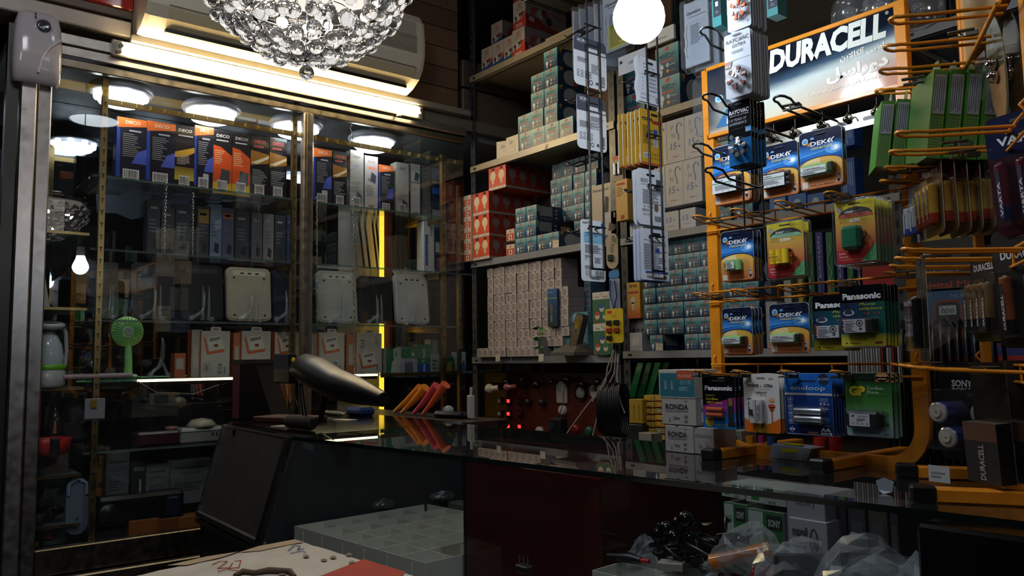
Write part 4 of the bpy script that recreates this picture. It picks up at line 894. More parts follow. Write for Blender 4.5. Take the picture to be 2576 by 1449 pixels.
        b.y = -.017; b.rect(-w * .19, -h * .77, w * .06, -h * .63, 'c2ccc8', 1); b.lines(-w * .17, -h * .76, w * .04, -h * .64, 7, '4c5450', 2); b.text('DEKK', -w * .06, -h * .65, h * .013, '202024', w * .2, l=2)
        for k in range(3): b.tube([(-w * .3, -.006, -h * .60), (-w * (.32 - .02 * k), -.008, -h * .68), (-w * (.30 + .01 * k), -.006, -h * .79)], .0007, ['8a2c24', '202022', '8a2c24'][k], 'plastic')
    b.build('battery', t); blister(t, -w * .03, -h * .83, w * .80, h * .26 if kind != 'pack' else h * .3, .017)
    return t
def sunny(w, h, kind):
    t = thing('battery_card', 'x', 'battery pack', (0, 0, 0)); b = MB(); b.prism(rr(w, h, w * .06, 0, -h), 0, .0006, 'b8b2a0', 'film'); W = w / 2
    b.grad(-W, -h, W, 0, [(0, 'a8242c'), (.18, 'b8342e'), (.38, 'c87a44'), (.6, 'cc9c4c'), (.8, 'ccb43c'), (1, 'd0c432')], 1, 'film')
    b.poly([(W * math.cos(PI - PI * i / 12) * .86 + w * .02, -h * .245 + h * .14 * math.sin(PI * i / 12)) for i in range(13)], '1c201c', 2); b.poly([(-W * .78, -h * .245), (W * .9, -h * .245), (W * .72, -h * .205), (-W * .64, -h * .205)], '8fc0a0' if kind == 5 else 'b85038', 3); b.poly([(-W * .85, -h * .27), (W * .94, -h * .27), (W * .9, -h * .245), (-W * .78, -h * .245)], '8fc0a0' if kind == 5 else 'b85038', 3)
    b.text('SUNNY', -w * .13, -h * .195, h * .035, 'e4e8e4', w * .24, bold=.03, shear=.2, l=4); b.text('BATT', w * .1, -h * .195, h * .035, '8a9690', w * .18, shear=.2, l=4); b.text('RECHARGEABLE', w * .02, -h * .24, h * .022, '2c6a4c' if kind == 5 else '7a2c20', w * .5, l=4)
    b.text('Ni-Cd' if kind == 5 else 'Ni-MH', -w * .30, -h * .31, h * .026, '5c4830', w * .16, l=2); b.text('Battery', -w * .28, -h * .345, h * .024, '5c4830', w * .19, l=2); b.text('500' if kind == 5 else '600', w * .01, -h * .345, h * .058, 'ecece8', w * .28, bold=.03, l=3); b.text('mAh', w * .24, -h * .335, h * .02, '6c5438', w * .12, l=2)
    b.text('Long Life', w * .30, -h * .055, h * .016, '6c3a28', w * .26, l=2); b.text('High Capacity', w * .30, -h * .08, h * .016, '6c3a28', w * .3, l=2); b.disc(-w * .38, -h * .13, w * .075, 'a8a498', 3); b.ring(-w * .38, -h * .13, w * .06, w * .01, '88847a', 4)
    b.poly([(w * .12, -h * .99), (W, -h * .99), (W, -h * .70)], '4f9a5c', 3); b.ring(w * .36, -h * .87, w * .07, w * .012, '2c6a3c', 4); b.lines(w * .22, -h * .965, w * .46, -h * .945, 1, '2c6a3c', 4)
    b.text('2/3AA' if kind == 5 else 'AAA', -w * .36, -h * .855, h * .035, 'd8c8c4', w * .18, l=2, bold=.01); b.text('Battery', -w * .32, -h * .905, h * .03, 'd8c8c4', w * .22, l=2); b.rect(-w * .42, -h * .945, w * .16, -h * .935, 'c87a74', 2); b.poly(rr(w * .3, h * .02, h * .009, 0, -h * .06), '14100c', 3)
    b.build('backing_card', t); b = MB()
    if kind == 5:
        for k in range(3): b.cyl((-w * .24 + k * w * .17, -.011, -h * .76), (-w * .24 + k * w * .17, -.011, -h * .50), w * .095, 'd8b82c', 'plastic', 14)
        b.y = -.0205; b.text('SUNNYBATT', -w * .2, -h * .60, h * .018, '30240c', w * .22, l=1, bold=.02); b.lines(-w * .32, -h * .66, -w * .0, -h * .62, 2, '6a5410', 1)
        b.tube([(w * .2, -.01, -h * .52), (w * .3, -.014, -h * .53), (w * .32, -.012, -h * .62), (w * .24, -.01, -h * .67), (w * .22, -.01, -h * .6)], .0013, 'a03428', 'plastic'); b.cbox((w * .2, -.014, -h * .57), (w * .27, -.008, -h * .51), '1a1a1c', 'plastic', .001)
    else:
        b.cbox((-w * .28, -.016, -h * .80), (w * .2, -.001, -h * .42), '1f6248', 'plastic', .005); b.tube([(w * .2, -.01, -h * .44), (w * .27, -.012, -h * .55), (w * .24, -.01, -h * .7), (w * .3, -.01, -h * .62)], .0014, '1c1c1e', 'plastic')
    b.build('battery', t); b = MB(); o_ = rr(w * 1.12, h * 1.055, w * .09, 0, -h * 1.025); i_ = rr(w * 1.02, h * .97, w * .07, 0, -h * .985); n = len(o_)
    b.add([(x, .001, z) for x, z in o_] + [(x, -.004, z) for x, z in i_], [(i, (i + 1) % n, (i + 1) % n + n, i + n) for i in range(n)], 'ffffff', 'bag')
    b.add([(x, -.004, z) for x, z in i_], [tuple(range(n))], 'ffffff', 'clear'); b.tube([(x, -.001, z) for x, z in o_], .0009, 'ffffff', 'bag', 4, closed=True); b.build('clear_shell', t); return t
def pana(w, h, bluish=False):
    t = thing('battery_card', 'x', 'battery pack', (0, 0, 0)); b = MB(); b.prism(rr(w, h, w * .06, 0, -h), 0, .0006, 'b8b2a0', 'film'); W = w / 2
    V = [(x, -.0003, z) for z in (-h * .80, -h * .25) for x in (-W, 0, W)]; b.add(V, [(0, 1, 4, 3), (1, 2, 5, 4)], (['1f2f66', '20485a', '1f6a52', '2a2a5c', '1c4a58', '1f6a58'] if not bluish else ['1c3a70', '1a5a78', '1f8a88', '14384c', '0f5a5c', '128074']), 'film')
    for k in range(26): z = -h * (.27 + .02 * k); b.rect(-W, z, W, z + h * .004, '14243c', 2)
    b.poly([(x, z) for x, z in rr(w, h * .27, w * .06, 0, -h * .27, bot=False)], '0d0f12', 3, 'film'); b.grad(-W, -h * .98, W, -h * .78, [(0, 'c8b822'), (.6, 'b8b030'), (1, '4f7a40')], 3)
    b.text('Panasonic', 0, -h * .22, h * .10, 'dadde0', w * .86, bold=.045, l=4)
    b.text('Phone', w * .12, -h * .33, h * .048, 'c8c42c', w * .36, shear=.25, l=4); b.text('téléphone', w * .20, -h * .40, h * .045, 'c8c42c', w * .5, shear=.25, l=4); b.text('5.8', w * .10, -h * .475, h * .035, 'a8583c', w * .14, l=4); b.text('2.4', w * .32, -h * .475, h * .035, 'a8583c', w * .14, l=4)
    b.disc(-w * .3, -h * .44, w * .13, 'a9b0c4', 4, rz=h * .05); b.poly([(-w * .4, -h * .46), (-w * .22, -h * .46), (-w * .22, -h * .42), (-w * .32, -h * .36), (-w * .36, -h * .36)], '26303c', 5); b.rect(-w * .36, -h * .38, -w * .35, -h * .31, '26303c', 5)
    b.text('Panasonic', -w * .18, -h * .945, h * .03, '2a2818', w * .24, bold=.02, l=4); b.rect(w * .26, -h * .95, w * .42, -h * .915, '8a3020', 4); b.rect(-w * .4, -h * .945, -w * .36, -h * .92, '3a3618', 4)
    b.build('backing_card', t); b = MB(); d = .017
    for k in range(3): b.cyl((-w * .36, -.009, -h * (.585 + .065 * k) ), (w * .3, -.009, -h * (.585 + .065 * k)), h * .036, 'c0703c', 'plastic', 12)
    b.cbox((w * .19, -d, -h * .765), (w * .34, -.001, -h * .55), '17211f', 'plastic', .002); b.y = -d - .0002; b.rect(-w * .30, -h * .765, w * .17, -h * .55, 'b9bcc4', 2); b.box((-w * .3, -d, -h * .765), (w * .17, -.002, -h * .55), 'b0b3ba', 'plastic')
    b.text('Panasonic', -w * .18, -h * .59, h * .02, '26262c', w * .2, l=3, bold=.02); b.lines(-w * .28, -h * .75, -w * .02, -h * .60, 8, '585c68', 3); b.ring(w * .05, -h * .62, w * .075, w * .02, '2c2e38', 3); b.disc(w * .05, -h * .62, w * .03, '2c2e38', 3); b.poly([(w * .07, -h * .74), (w * .11, -h * .71), (w * .07, -h * .68), (w * .03, -h * .71)], '3a3c44', 3)
    b.build('battery', t); blister(t, 0, -h * .79, w * .76, h * .28, .019); return t
def pdect(w, h):
    t = thing('battery_card', 'x', 'battery pack', (0, 0, 0)); b = MB(); b.prism(rr(w, h, w * .03, 0, -h), 0, .0006, '8a8a90', 'film'); W = w / 2
    b.rect(-W, -h, W, 0, '0d0d12', 1, 'film'); b.add([(-W, -.0005, -h), (W, -.0005, -h), (W, -.0005, -h * .70), (-W, -.0005, -h * .74)], [(0, 1, 2, 3)], ['1c6aa8', '1c7ac0', '2c5aa8', '2c4a98'], 'film'); b.add([(-W, -.0005, -h * .74), (W, -.0005, -h * .70), (W, -.0005, -h * .40), (-W, -.0005, -h * .58)], [(0, 1, 2, 3)], ['5c3a98', '6c3a98', '8c2468', '9c2468'], 'film')
    b.text('Panasonic', 0, -h * .27, h * .09, 'd4d6da', w * .84, bold=.04, l=3); b.text('Suitable for', -w * .25, -h * .385, h * .032, 'b8a030', w * .28, l=3); b.text('Cordless,', -w * .2, -h * .46, h * .045, 'c8b02c', w * .38, l=3, bold=.01); b.text('DECT phone', -w * .13, -h * .53, h * .045, 'c8b02c', w * .48, l=3, bold=.01)
    b.disc(-w * .3, -h * .88, w * .13, 'b89c2c', 3); b.text('70', -w * .32, -h * .87, h * .06, '1a160c', w * .16, l=4, bold=.04); b.text('%', -w * .2, -h * .86, h * .03, '1a160c', w * .05, l=4); b.text('LONGER', -w * .28, -h * .91, h * .026, '1a160c', w * .2, l=4); b.text('LIFE', -w * .28, -h * .95, h * .026, '1a160c', w * .12, l=4); b.text('BK4/HHR AAA 2B', w * .05, -h * .945, h * .028, 'b8a02c', w * .4, l=4)
    b.poly(rr(w * .17, h * .52, w * .03, w * .36, -h * .94), '0f1014', 4); b.rect(w * .3, -h * .56, w * .42, -h * .42, '7a5c34', 5); b.rect(w * .26, -h * .96, w * .48, -h * .88, '0c0d10', 4); b.rect(w * .355, -h * .42, w * .37, -h * .36, '101014', 5); b.text('HHR', w * .1, -h * .05, h * .03, 'a8a070', w * .2, l=3); b.poly(rr(w * .4, h * .025, h * .01, 0, -h * .1), '30302c', 3); b.build('backing_card', t)
    for k in range(2):
        b = MB(); b.cyl((-w * .30, -.007, -h * (.64 + .105 * k)), (w * .18, -.007, -h * (.64 + .105 * k)), h * .045, 'b0502c', 'plastic', 14); b.build('battery', t)
    blister(t, -w * .04, -h * .82, w * .6, h * .25, .014); return t
def pxtra(w, h):
    t = thing('battery_card', 'x', 'battery pack', (0, 0, 0)); b = MB(); P = [(-w / 2, -h + w * .05), (-w / 2 + w * .05, -h), (w / 2 - w * .05, -h), (w / 2, -h + w * .05), (w / 2, -h * .06)] + [(w / 2 * math.cos(PI * i / 12), -h * .06 + h * .06 * math.sin(PI * i / 12)) for i in range(1, 12)] + [(-w / 2, -h * .06)]
    b.prism(P, 0, .0006, 'c9c7c4', 'film'); W = w / 2; b.poly([(-W, -h * .965), (-W * .9, -h * .998), (W * .9, -h * .998), (W, -h * .965), (W, -h * .74)] + [(W - w * i / 8, -h * (.74 + .13 * math.sin(PI * i / 8 * .95) + .0 * i)) for i in range(1, 9)], 'c8641c', 1, 'film'); b.poly([(-W * .5, -h), (W * .4, -h), (W * .2, -h * .86), (-W * .3, -h * .86)], 'b88428', 2, 'film')
    b.text('POWER', -w * .22, -h * .225, h * .05, '26262a', w * .34, bold=.03, shear=.15, l=3); b.text('XTRA', w * .2, -h * .225, h * .05, '26262a', w * .26, bold=.03, shear=.15, l=3); b.disc(-w * .01, -h * .21, w * .02, 'c8641c', 3); b.disc(-w * .315, -h * .207, w * .022, 'c8402c', 4)
    b.text('Ni-Cd Rechargeable Battery', 0, -h * .27, h * .022, '5a5a60', w * .52, l=3); b.text('PX800AAHT', 0, -h * .335, h * .036, '26262a', w * .34, l=3, bold=.02); b.text('1.2V  800mAh', 0, -h * .375, h * .028, '3a3a40', w * .3, l=3); b.text('AA', w * .28, -h * .1, h * .04, '26262a', w * .13, l=3)
    for k in range(9): a = PI * k / 8; b.poly([(w * .28 + w * .05 * math.cos(a - .12), -h * .47 + w * .05 * math.sin(a - .12)), (w * .28 + w * .05 * math.cos(a + .12), -h * .47 + w * .05 * math.sin(a + .12)), (w * .28 + w * .14 * math.cos(a), -h * .47 + w * .14 * math.sin(a))], 'd0782c', 3)
    b.disc(w * .28, -h * .47, w * .05, 'd8a02c', 4, a1=PI); b.disc(w * .28, -h * .545, w * .10, 'b8341c', 3, rz=h * .035); b.rect(w * .22, -h * .62, w * .34, -h * .56, 'b8341c', 3); b.rect(w * .265, -h * .82, w * .295, -h * .6, 'b8441c', 3); b.text('HD', w * .28, -h * .555, h * .018, 'e0d0c8', l=5)
    b.rect(-w * .40, -h * .44, -w * .27, -h * .425, '26262a', 3); b.disc(-w * .34, -h * .51, w * .035, '26262a', 3); b.rect(-w * .38, -h * .60, -w * .30, -h * .575, '26262a', 3); b.ring(-w * .34, -h * .68, w * .04, w * .018, '26262a', 3, n=8); b.poly(rr(w * .24, h * .02, h * .009, 0, -h * .08), '70706c', 3)
    b.build('backing_card', t)
    for k in range(2):
        b = MB(); X_ = -w * .17 + k * w * .19; b.cyl((X_, -.008, -h * .83), (X_, -.008, -h * .44), w * .085, 'c9c9cc', 'plastic', 16); b.y = -.0155
        if k: b.text('POWER XTRA', X_ + w * .03, -h * .80, h * .035, '222226', h * .28, al='l', rot=PI / 2, l=1, bold=.03); b.rect(X_ + w * .055, -h * .78, X_ + w * .07, -h * .5, '222226', 1)
        else: b.rect(X_ - w * .06, -h * .7, X_ + w * .06, -h * .6, '1c1c22', 1); b.rect(X_ - w * .055, -h * .8, X_ - w * .04, -h * .5, '2a2a30', 1)
        b.build('battery', t)
    blister(t, -w * .07, -h * .85, w * .42, h * .43, .0175, r=.008); return t
def enel(w, h):
    t = thing('battery_card', 'x', 'battery pack', (0, 0, 0)); b = MB(); b.prism(rr(w, h, w * .04, 0, -h), 0, .0006, '7a8ab0', 'film'); W = w / 2
    b.grad(-W * .99, -h * .98, W * .99, -h * .36, [(0, '141f48'), (.5, '16306c'), (1, '1a3a7c')], 1, 'film'); b.grad(-W * .99, -h * .33, W * .99, -h * .01, [(0, '1c5cb0'), (1, '2468c0')], 1, 'film'); b.rect(-W * .99, -h * .36, W * .99, -h * .325, 'b9b6bc', 2)
    b.text('eneloop', 0, -h * .275, h * .075, 'c9d4e4', w * .72, l=3); b.text('READY TO USE - FOR MULTI USE', 0, -h * .355, h * .02, 'a8683c', w * .58, l=4); b.text('Panasonic', -w * .3, -h * .07, h * .025, 'c9d4e4', w * .25, l=3)
    b.disc(w * .33, -h * .10, w * .11, '141c3c', 3, n=12); b.text('2100', w * .33, -h * .115, h * .04, 'b8c8dc', w * .22, l=4)
    for k in range(4): z = -h * (.43 + .115 * k); b.ring(-w * .38, z, w * .055, w * .008, 'b0bcd4', 3); b.rect(-w * .40, z - w * .02, -w * .36, z + w * .02, 'b0bcd4', 3); b.rect(-w * .44, z - h * .055, -w * .32, z - h * .05, '8090b4', 3)
    b.ring(-w * .36, -h * .92, w * .06, w * .01, 'b0bcd4', 3, n=4); b.text('2000', -w * .36, -h * .93, h * .03, 'c9d4e4', w * .12, l=4, bold=.02)
    b.text('Capacity', w * .33, -h * .42, h * .024, 'b0bcd4', w * .17, l=3); b.text('Remains', w * .33, -h * .452, h * .024, 'b0bcd4', w * .17, l=3); b.text('65', w * .30, -h * .51, h * .045, 'c9d4e4', w * .13, l=3); b.text('%', w * .41, -h * .51, h * .03, 'c9d4e4', w * .05, l=3); b.rect(w * .26, -h * .56, w * .42, -h * .53, '101838', 3); b.rect(w * .27, -h * .58, w * .41, -h * .565, 'b0bcd4', 3)
    b.disc(w * .36, -h * .75, w * .07, '1c5c9c', 3); b.disc(w * .36, -h * .74, w * .03, '4c9ccc', 4); b.rect(w * .28, -h * .84, w * .44, -h * .83, '8090b4', 3)
    b.text('AA', w * .34, -h * .93, h * .06, 'd4dae8', w * .2, l=3, bold=.03); b.rect(w * .24, -h * .985, w * .46, -h * .945, 'c4c8d4', 3); b.text('2Cells', w * .35, -h * .98, h * .028, '1a2448', w * .17, l=4, bold=.02); b.rect(-w * .02, -h * .975, w * .18, -h * .94, 'a8683c', 3); b.text('PRE-CHARGED', w * .08, -h * .97, h * .02, '5c3420', w * .17, l=4); b.poly(rr(w * .34, h * .022, h * .009, 0, -h * .14), '0c1838', 3); b.build('backing_card', t)
    for k in range(2):
        b = MB(); z = -h * (.61 + .125 * k); b.lathe([(.001, -w * .22), (h * .053, -w * .22), (h * .056, -w * .21), (h * .056, w * .33), (h * .05, w * .345), (h * .02, w * .35), (h * .02, w * .365), (.001, w * .365)], 'b4bcc8', 'steel', 20, (0, -.010, z), 'x'); b.y = -.0175; b.text('Panasonic', -w * .1, z, h * .018, '4c5468', w * .16, l=1); b.build('battery', t)
    blister(t, w * .06, -h * .82, w * .66, h * .3, .0195, r=.008); return t
def gp(w, h):
    t = thing('battery_card', 'x', 'battery pack', (0, 0, 0)); b = MB(); b.prism(rr(w, h, w * .05, 0, -h), 0, .0006, '8a9488', 'film'); W = w / 2
    b.grad(-W * .99, -h * .985, W * .99, -h * .01, [(0, '86a0a8'), (.18, '7c9a94'), (.35, '5c8a5c'), (.55, '3c7434'), (.8, '2f5a30'), (.88, '1c2c1c'), (1, '1a241c')], 1, 'film')
    b.text('G', -w * .31, -h * .355, h * .14, 'c8b022', w * .2, bold=.06, l=3); b.text('P', -w * .13, -h * .355, h * .14, 'c8b022', w * .16, bold=.06, l=3); b.text('Cordless', w * .16, -h * .265, h * .05, 'b8c4b4', w * .34, l=3); b.text('Phone', w * .11, -h * .33, h * .05, 'b8c4b4', w * .24, l=3); b.text('NICKEL METAL HYDRIDE', w * .2, -h * .37, h * .018, '1c3018', w * .42, l=3)
    b.disc(w * .32, -h * .07, w * .15, 'b0743c', 3, rz=h * .07); b.rect(w * .18, -h * .14, w * .46, -h * .06, 'b0743c', 3); b.text('NiCd', w * .32, -h * .07, h * .04, 'd8c4b0', w * .18, l=4); b.rect(w * .22, -h * .105, w * .42, -h * .09, 'd0a47c', 4)
    for k in range(5): b.disc(w * .28 + w * .05 * (k % 3), -h * (.60 + .02 * k), w * .04, '3f6c34', 3, n=6)
    for k in range(4): b.disc(w * .32 + w * .04 * (k % 3), -h * (.78 + .012 * k), w * .035, '3c6a30', 3, n=6)
    b.poly(rr(w * .28, h * .022, h * .009, -w * .02, -h * .1), '0c140c', 4); b.rect(w * .3, -h * .96, w * .42, -h * .95, '40545c', 3); b.build('backing_card', t)
    b = MB(); b.cbox((-w * .42, -.016, -h * .86), (w * .3, -.001, -h * .60), '14151a', 'plastic', .004); b.cbox((w * .3, -.012, -h * .83), (w * .36, -.001, -h * .63), '1c1d22', 'plastic', .003); b.y = -.016; b.rect(-w * .32, -h * .83, w * .12, -h * .64, 'b4b8c0', 2); b.text('GP', -w * .24, -h * .685, h * .025, '24262c', w * .08, l=3, bold=.05); b.text('NiMH Battery', -w * .02, -h * .685, h * .02, '24262c', w * .22, l=3)
    b.lines(-w * .16, -h * .75, w * .08, -h * .70, 3, '4c505a', 3)
    for k in range(4): b.ring(-w * .24 + k * w * .1, -h * .79, h * .014, h * .005, '34363e', 3, n=8)
    b.build('battery', t); blister(t, -w * .02, -h * .88, w * .84, h * .33, .018); return t
def stack(mk, rect, n, label, group, Y=1.24, dy=.012, name=None):
    x, z, w_, h_ = fit(*rect, Y); t = mk(w_, h_); t.location = (x, Y, z); t['label'] = label + (', frontmost of its stack' if n > 1 else '')
    if n > 1: t['group'] = group
    for i in range(1, n): dup(t, (x + U(-.001, .001), Y + i * dy, z + U(-.002, .001)), 0, label + ', %s from the front' % ORD[i], group)
    return t
stack(lambda w, h: dek(w, h, 'pack', 'P301, 3.6V, 600mAh'), (1791, 374, 1891, 503), 3, 'Blue and orange battery card beside the left post, top row', 'top row left battery cards')
stack(lambda w, h: dek(w, h, 'pack', 'P501, 3.6V, 850mAh'), (1914, 372, 2012, 487), 1, 'Blue and orange battery card in the middle of the top row', '')
stack(lambda w, h: dek(w, h, 'block', 'P104, 3.6V, 850mAh'), (2009, 338, 2124, 463), 2, 'Blue and orange battery card, right one of the top row', 'top row right battery cards')
stack(lambda w, h: dek(w, h, 'cells', 'P404, 3.6V, 300mAh'), (1812, 585, 1899, 703), 3, 'Blue and orange card with pale green cells in the second row', 'green cell battery cards')
stack(lambda w, h: sunny(w, h, 5), (1928, 566, 2026, 692), 2, 'Yellow and red card with a yellow 500 mAh pack', 'yellow 500 cards', dy=.016)
stack(lambda w, h: sunny(w, h, 6), (2099, 512, 2207, 655), 6, 'Yellow and red card with a dark green 600 mAh pack', 'yellow 600 cards')
stack(lambda w, h: dek(w, h, 'block', 'P105, 2.4V, 700mAh'), (1816, 776, 1896, 892), 4, 'Blue and orange card, left one of the third row', 'third row left battery cards', dy=.010)
stack(lambda w, h: dek(w, h, 'block', 'P511, 2.4V, 1200mAh'), (1934, 766, 2040, 888), 1, 'Blue and orange card, second in the third row', '')
stack(lambda w, h: pana(w, h, True), (2043, 746, 2166, 882), 1, 'Teal and yellow phone battery card half hidden by the darker one', '', Y=1.262)
stack(lambda w, h: pana(w, h), (2111, 722, 2231, 872), 5, 'Black, blue and yellow phone battery card in the third row', 'black and yellow phone battery cards')
stack(pdect, (1766, 946, 1853, 1080), 3, 'Black, pink and blue card with two copper coloured cells', 'pink and blue cell cards', Y=1.22)
stack(pxtra, (1869, 940, 1965, 1092), 3, 'White and orange card with two white cells', 'white and orange cell cards', Y=1.225, dy=.010)
stack(enel, (1972, 938, 2099, 1099), 5, 'Blue card with two silver AA cells', 'blue AA cell cards', Y=1.225, dy=.009)
stack(gp, (2124, 937, 2249, 1103), 3, 'Green card with a black cordless phone battery', 'green phone battery cards', Y=1.23, dy=.014)
# ---- metal clips clamped on the hooks
CL = None
for i, (x, z, y) in enumerate(((-.935, .258, 1.25), (-.852, .258, 1.255), (-.762, .258, 1.245), (-.671, .258, 1.235), (-.940, .113, 1.25), (-.857, .113, 1.26), (-.764, .114, 1.255), (-.673, .117, 1.245), (-.945, -.03, 1.21), (-.859, -.03, 1.212), (-.765, -.03, 1.212), (-.674, -.03, 1.215), (-.82, .408, 1.21), (-.735, .42, 1.21))):
    lb = 'small steel clip on a rack hook, %s row, %s from the left' % (('second', 'third', 'bottom', 'top')[i // 4], ORD[i % 4])
    if CL is None: CL = one('hook_clip', clip('', 0, 0, 0), lb, 'clip', (x, y, z), .5, group='clips on the orange rack hooks')
    else: dup(CL, (x, y, z), .5 + U(-.3, .3), lb, 'clips on the orange rack hooks')
# ================================================================== HANGING HOOK STRIPS (rods with hooks, cards seen from behind)
def strip(name_label, x, ya, yb_, zb, zt, hooks):
    t = thing('hanging_hook_strip', name_label, 'display strip', (x, (ya + yb_) / 2, 0)); m_ = (yb_ - ya) / 2
    for s_ in (-1, 1):
        b = MB(); b.tube([(0, s_ * m_, zb), (0, s_ * m_, zt)], .0023, '17181c', 'plastic', 6); b.build('rod', t)
    b = MB(); b.tube([(0, -m_ - .002, zb), (0, m_ + .002, zb)], .0026, '17181c', 'plastic', 6); b.build('cross_bar', t)
    for z in hooks:
        b = MB(); b.tube([(-.001, -m_ - .006, z), (-.001, m_ + .006, z)], .0022, '17181c', 'plastic', 6)
        P = [(-.0, -.011, z), (-.075, -.011, z - .004), (-.088, -.009, z + .002), (-.096, 0, z + .008), (-.088, .009, z + .002), (-.075, .011, z - .004), (0, .011, z)]
        b.tube(P, .0022, '17181c', 'plastic', 6); b.cbox((-.045, -.014, z - .003), (-.03, .014, z + .001), '2a2b30', 'plastic', .001); b.build('hook', t)
    return t
strip('black hook strip of the upper left white cards, left of the hanging bulb', -1.28, 1.272, 1.312, .199, 1.20, (.765, .61, .455, .295))
strip('black hook strip below the hanging bulb, carrying the yellow cards', -1.20, 1.383, 1.421, .194, .78, (.655, .508, .39, .273))
def fitX(x0, y0, x1, y1, X):
    a = oX(x0, y0, X); c = oX(x1, y1, X); return (a.y + c.y) / 2, a.z, abs(c.y - a.y), a.z - c.z
def hang(mk, rect, X, label, n=1, group=None, dx=-.0075, name='blister_card', cat='card', rz=PA):
    y, z, w_, h_ = fitX(*rect, X); b = mk(w_, h_); o = one(name, b, label + (', nearest of its stack' if n > 1 else ''), cat, (X, y, z), rz, group)
    for i in range(1, n): dup(o, (X + dx * i, y + U(-.002, .002), z + U(-.002, .002)), rz, label + ', %s in its stack' % ORD[i], group)
    return o
def c_cr5(over):
    def f(w, h):
        b = MB(); b.prism(rr(w, h, w * .12, 0, -h), 0, .0008, 'e2e6ec', 'paper'); b.y = 0; b.poly([p for p in rr(w, h * .3, w * .12, 0, -h * .3, bot=False)], '4c5260', 1)
        b.text('2CR5', -w * .25, -h * .1, h * .055, 'e4e6ea', w * .3, bold=.04, l=2); b.rect(-w * .36, -h * .13, -w * .14, -h * .125, 'b9bdc6', 2); b.poly(rr(w * .3, h * .03, h * .012, w * .08, -h * .14), '16171c', 3)
        b.rect(-w * .12, -h * .26, w * .22, -h * .19, 'dfe2e8', 2); b.rect(w * .26, -h * .28, w * .48, -h * .22, 'dfe2e8', 2)
        if over == 1: b.lines(-w * .4, -h * .52, -w * .05, -h * .42, 6, '3c4048', 2); b.lines(w * .02, -h * .7, w * .3, -h * .5, 12, '5a5e66', 2)
        else: b.lines(-w * .42, -h * .6, w * .35, -h * .48, 8, '3c4048', 2); b.lines(-w * .05, -h * .46, w * .42, -h * .36, 7, '4a4e58', 2)
        for r in range(2):
            for c in range(4): b.ring(-w * (.38 - .12 * c), -h * (.72 + .07 * r), w * .04, w * .014, '34373f', 2, n=8)
        b.ring(w * .0, -h * .9, w * .06, w * .02, '2c2e34', 2, n=10); b.poly([(w * .14, -h * .92), (w * .24, -h * .92), (w * .22, -h * .86), (w * .16, -h * .86)], '4c5058', 2); b.barcode(w * .30, -h * .95, w * .44, -h * .68, 2, None); b.text('www.varta.de', -w * .22, -h * .83, h * .02, '34373f', w * .4); return b
    return f
hang(c_cr5(1), (1442, 85, 1527, 232), -1.30, 'white card back with a dark grey header, brightest, left of the hanging bulb')
hang(c_cr5(2), (1450, 233, 1527, 386), -1.30, 'white card back with a dark grey header, below the brightest card')
def usb1(w, h):
    b = MB(); b.prism(rr(w, h, w * .1, 0, -h), 0, .0008, 'e2e8ee', 'paper'); b.y = 0; b.rect(-w * .38, -h * .38, w * .44, -h * .20, '8fc4e0', 1)
    for x in (-w * .26, w * .10): b.rect(x - w * .05, -h * .27, x + w * .05, -h * .21, '2c7cc0', 2); b.disc(x, -h * .24, w * .03, 'd8e4ee', 3); b.rect(x - w * .08, -h * .36, x + w * .08, -h * .355, '3c78a8', 2)
    b.rect(w * .34, -h * .12, w * .47, -h * .04, '2c88cc', 1); b.lines(-w * .42, -h * .07, -w * .1, -h * .03, 3, '6a707a', 2); b.lines(-w * .34, -h * .54, w * .4, -h * .40, 8, '50565f', 2); b.lines(-w * .36, -h * .62, -w * .05, -h * .57, 3, '70767f', 2); b.lines(w * .05, -h * .70, w * .4, -h * .60, 5, '60666f', 2)
    b.text('EAC', -w * .3, -h * .66, h * .03, '2c2e34', w * .07); b.text('UK', w * .04, -h * .60, h * .02, '2c2e34', w * .05); b.text('CA', w * .04, -h * .63, h * .02, '2c2e34', w * .05); b.lines(-w * .36, -h * .80, w * .1, -h * .74, 3, '6a707a', 2); b.rect(-w * .34, -h * .91, -w * .18, -h * .82, 'b4bac2', 2); b.barcode(w * .04, -h * .93, w * .42, -h * .81, 1, None); b.rect(-w * .1, -h * .965, w * .25, -h * .955, '3c88b8', 2); return b
hang(usb1, (1460, 550, 1524, 710), -1.30, 'white card back with a pale blue band, lowest on the left strip')
def beston(w, h):
    b = MB(); P = [(x + (.035 * w if x < 0 else -.035 * w) * math.sin((z / h) * 4 * PI + .5) * (1 if abs(x) > w * .4 else 0), z) for x, z in [(-w / 2, -h * i / 12) for i in range(12, -1, -1)] + [(w / 2, -h * i / 12) for i in range(0, 13)]]
    P.reverse(); b.prism(P, 0, .0009, 'e2e8f0', 'paper'); b.y = 0; b.text('BESTON', -w * .05, -h * .16, h * .04, '5a6272', w * .4, l=2); b.poly(rr(w * .24, h * .05, h * .02, w * .05, -h * .13), '23252c', 3); b.text('LITHIUM BATTERY', w * .0, -h * .23, h * .025, '50586a', w * .5, l=2, bold=.02)
    for k in range(5): b.disc(-w * .3, -h * (.38 + .085 * k), w * .03, '4a5060', 2, rz=h * .006); b.lines(-w * .02, -h * (.40 + .085 * k), w * .4, -h * (.35 + .085 * k), 3, '5a6478', 2)
    for k in range(6): b.ring(-w * .34 + w * .1 * k, -h * .83, w * .03, w * .012, '4a5060', 2, n=8)
    b.barcode(w * .22, -h * .97, w * .42, -h * .82, 2, None); b.lines(-w * .4, -h * .93, w * .1, -h * .90, 2, '6a7080', 2); b.text('2', -w * .42, -h * .06, h * .05, '2a2c34'); return b
hang(beston, (1602, 138, 1664, 268), -1.215, 'wavy edged white card back hanging under the bulb', 2, 'wavy white cards')
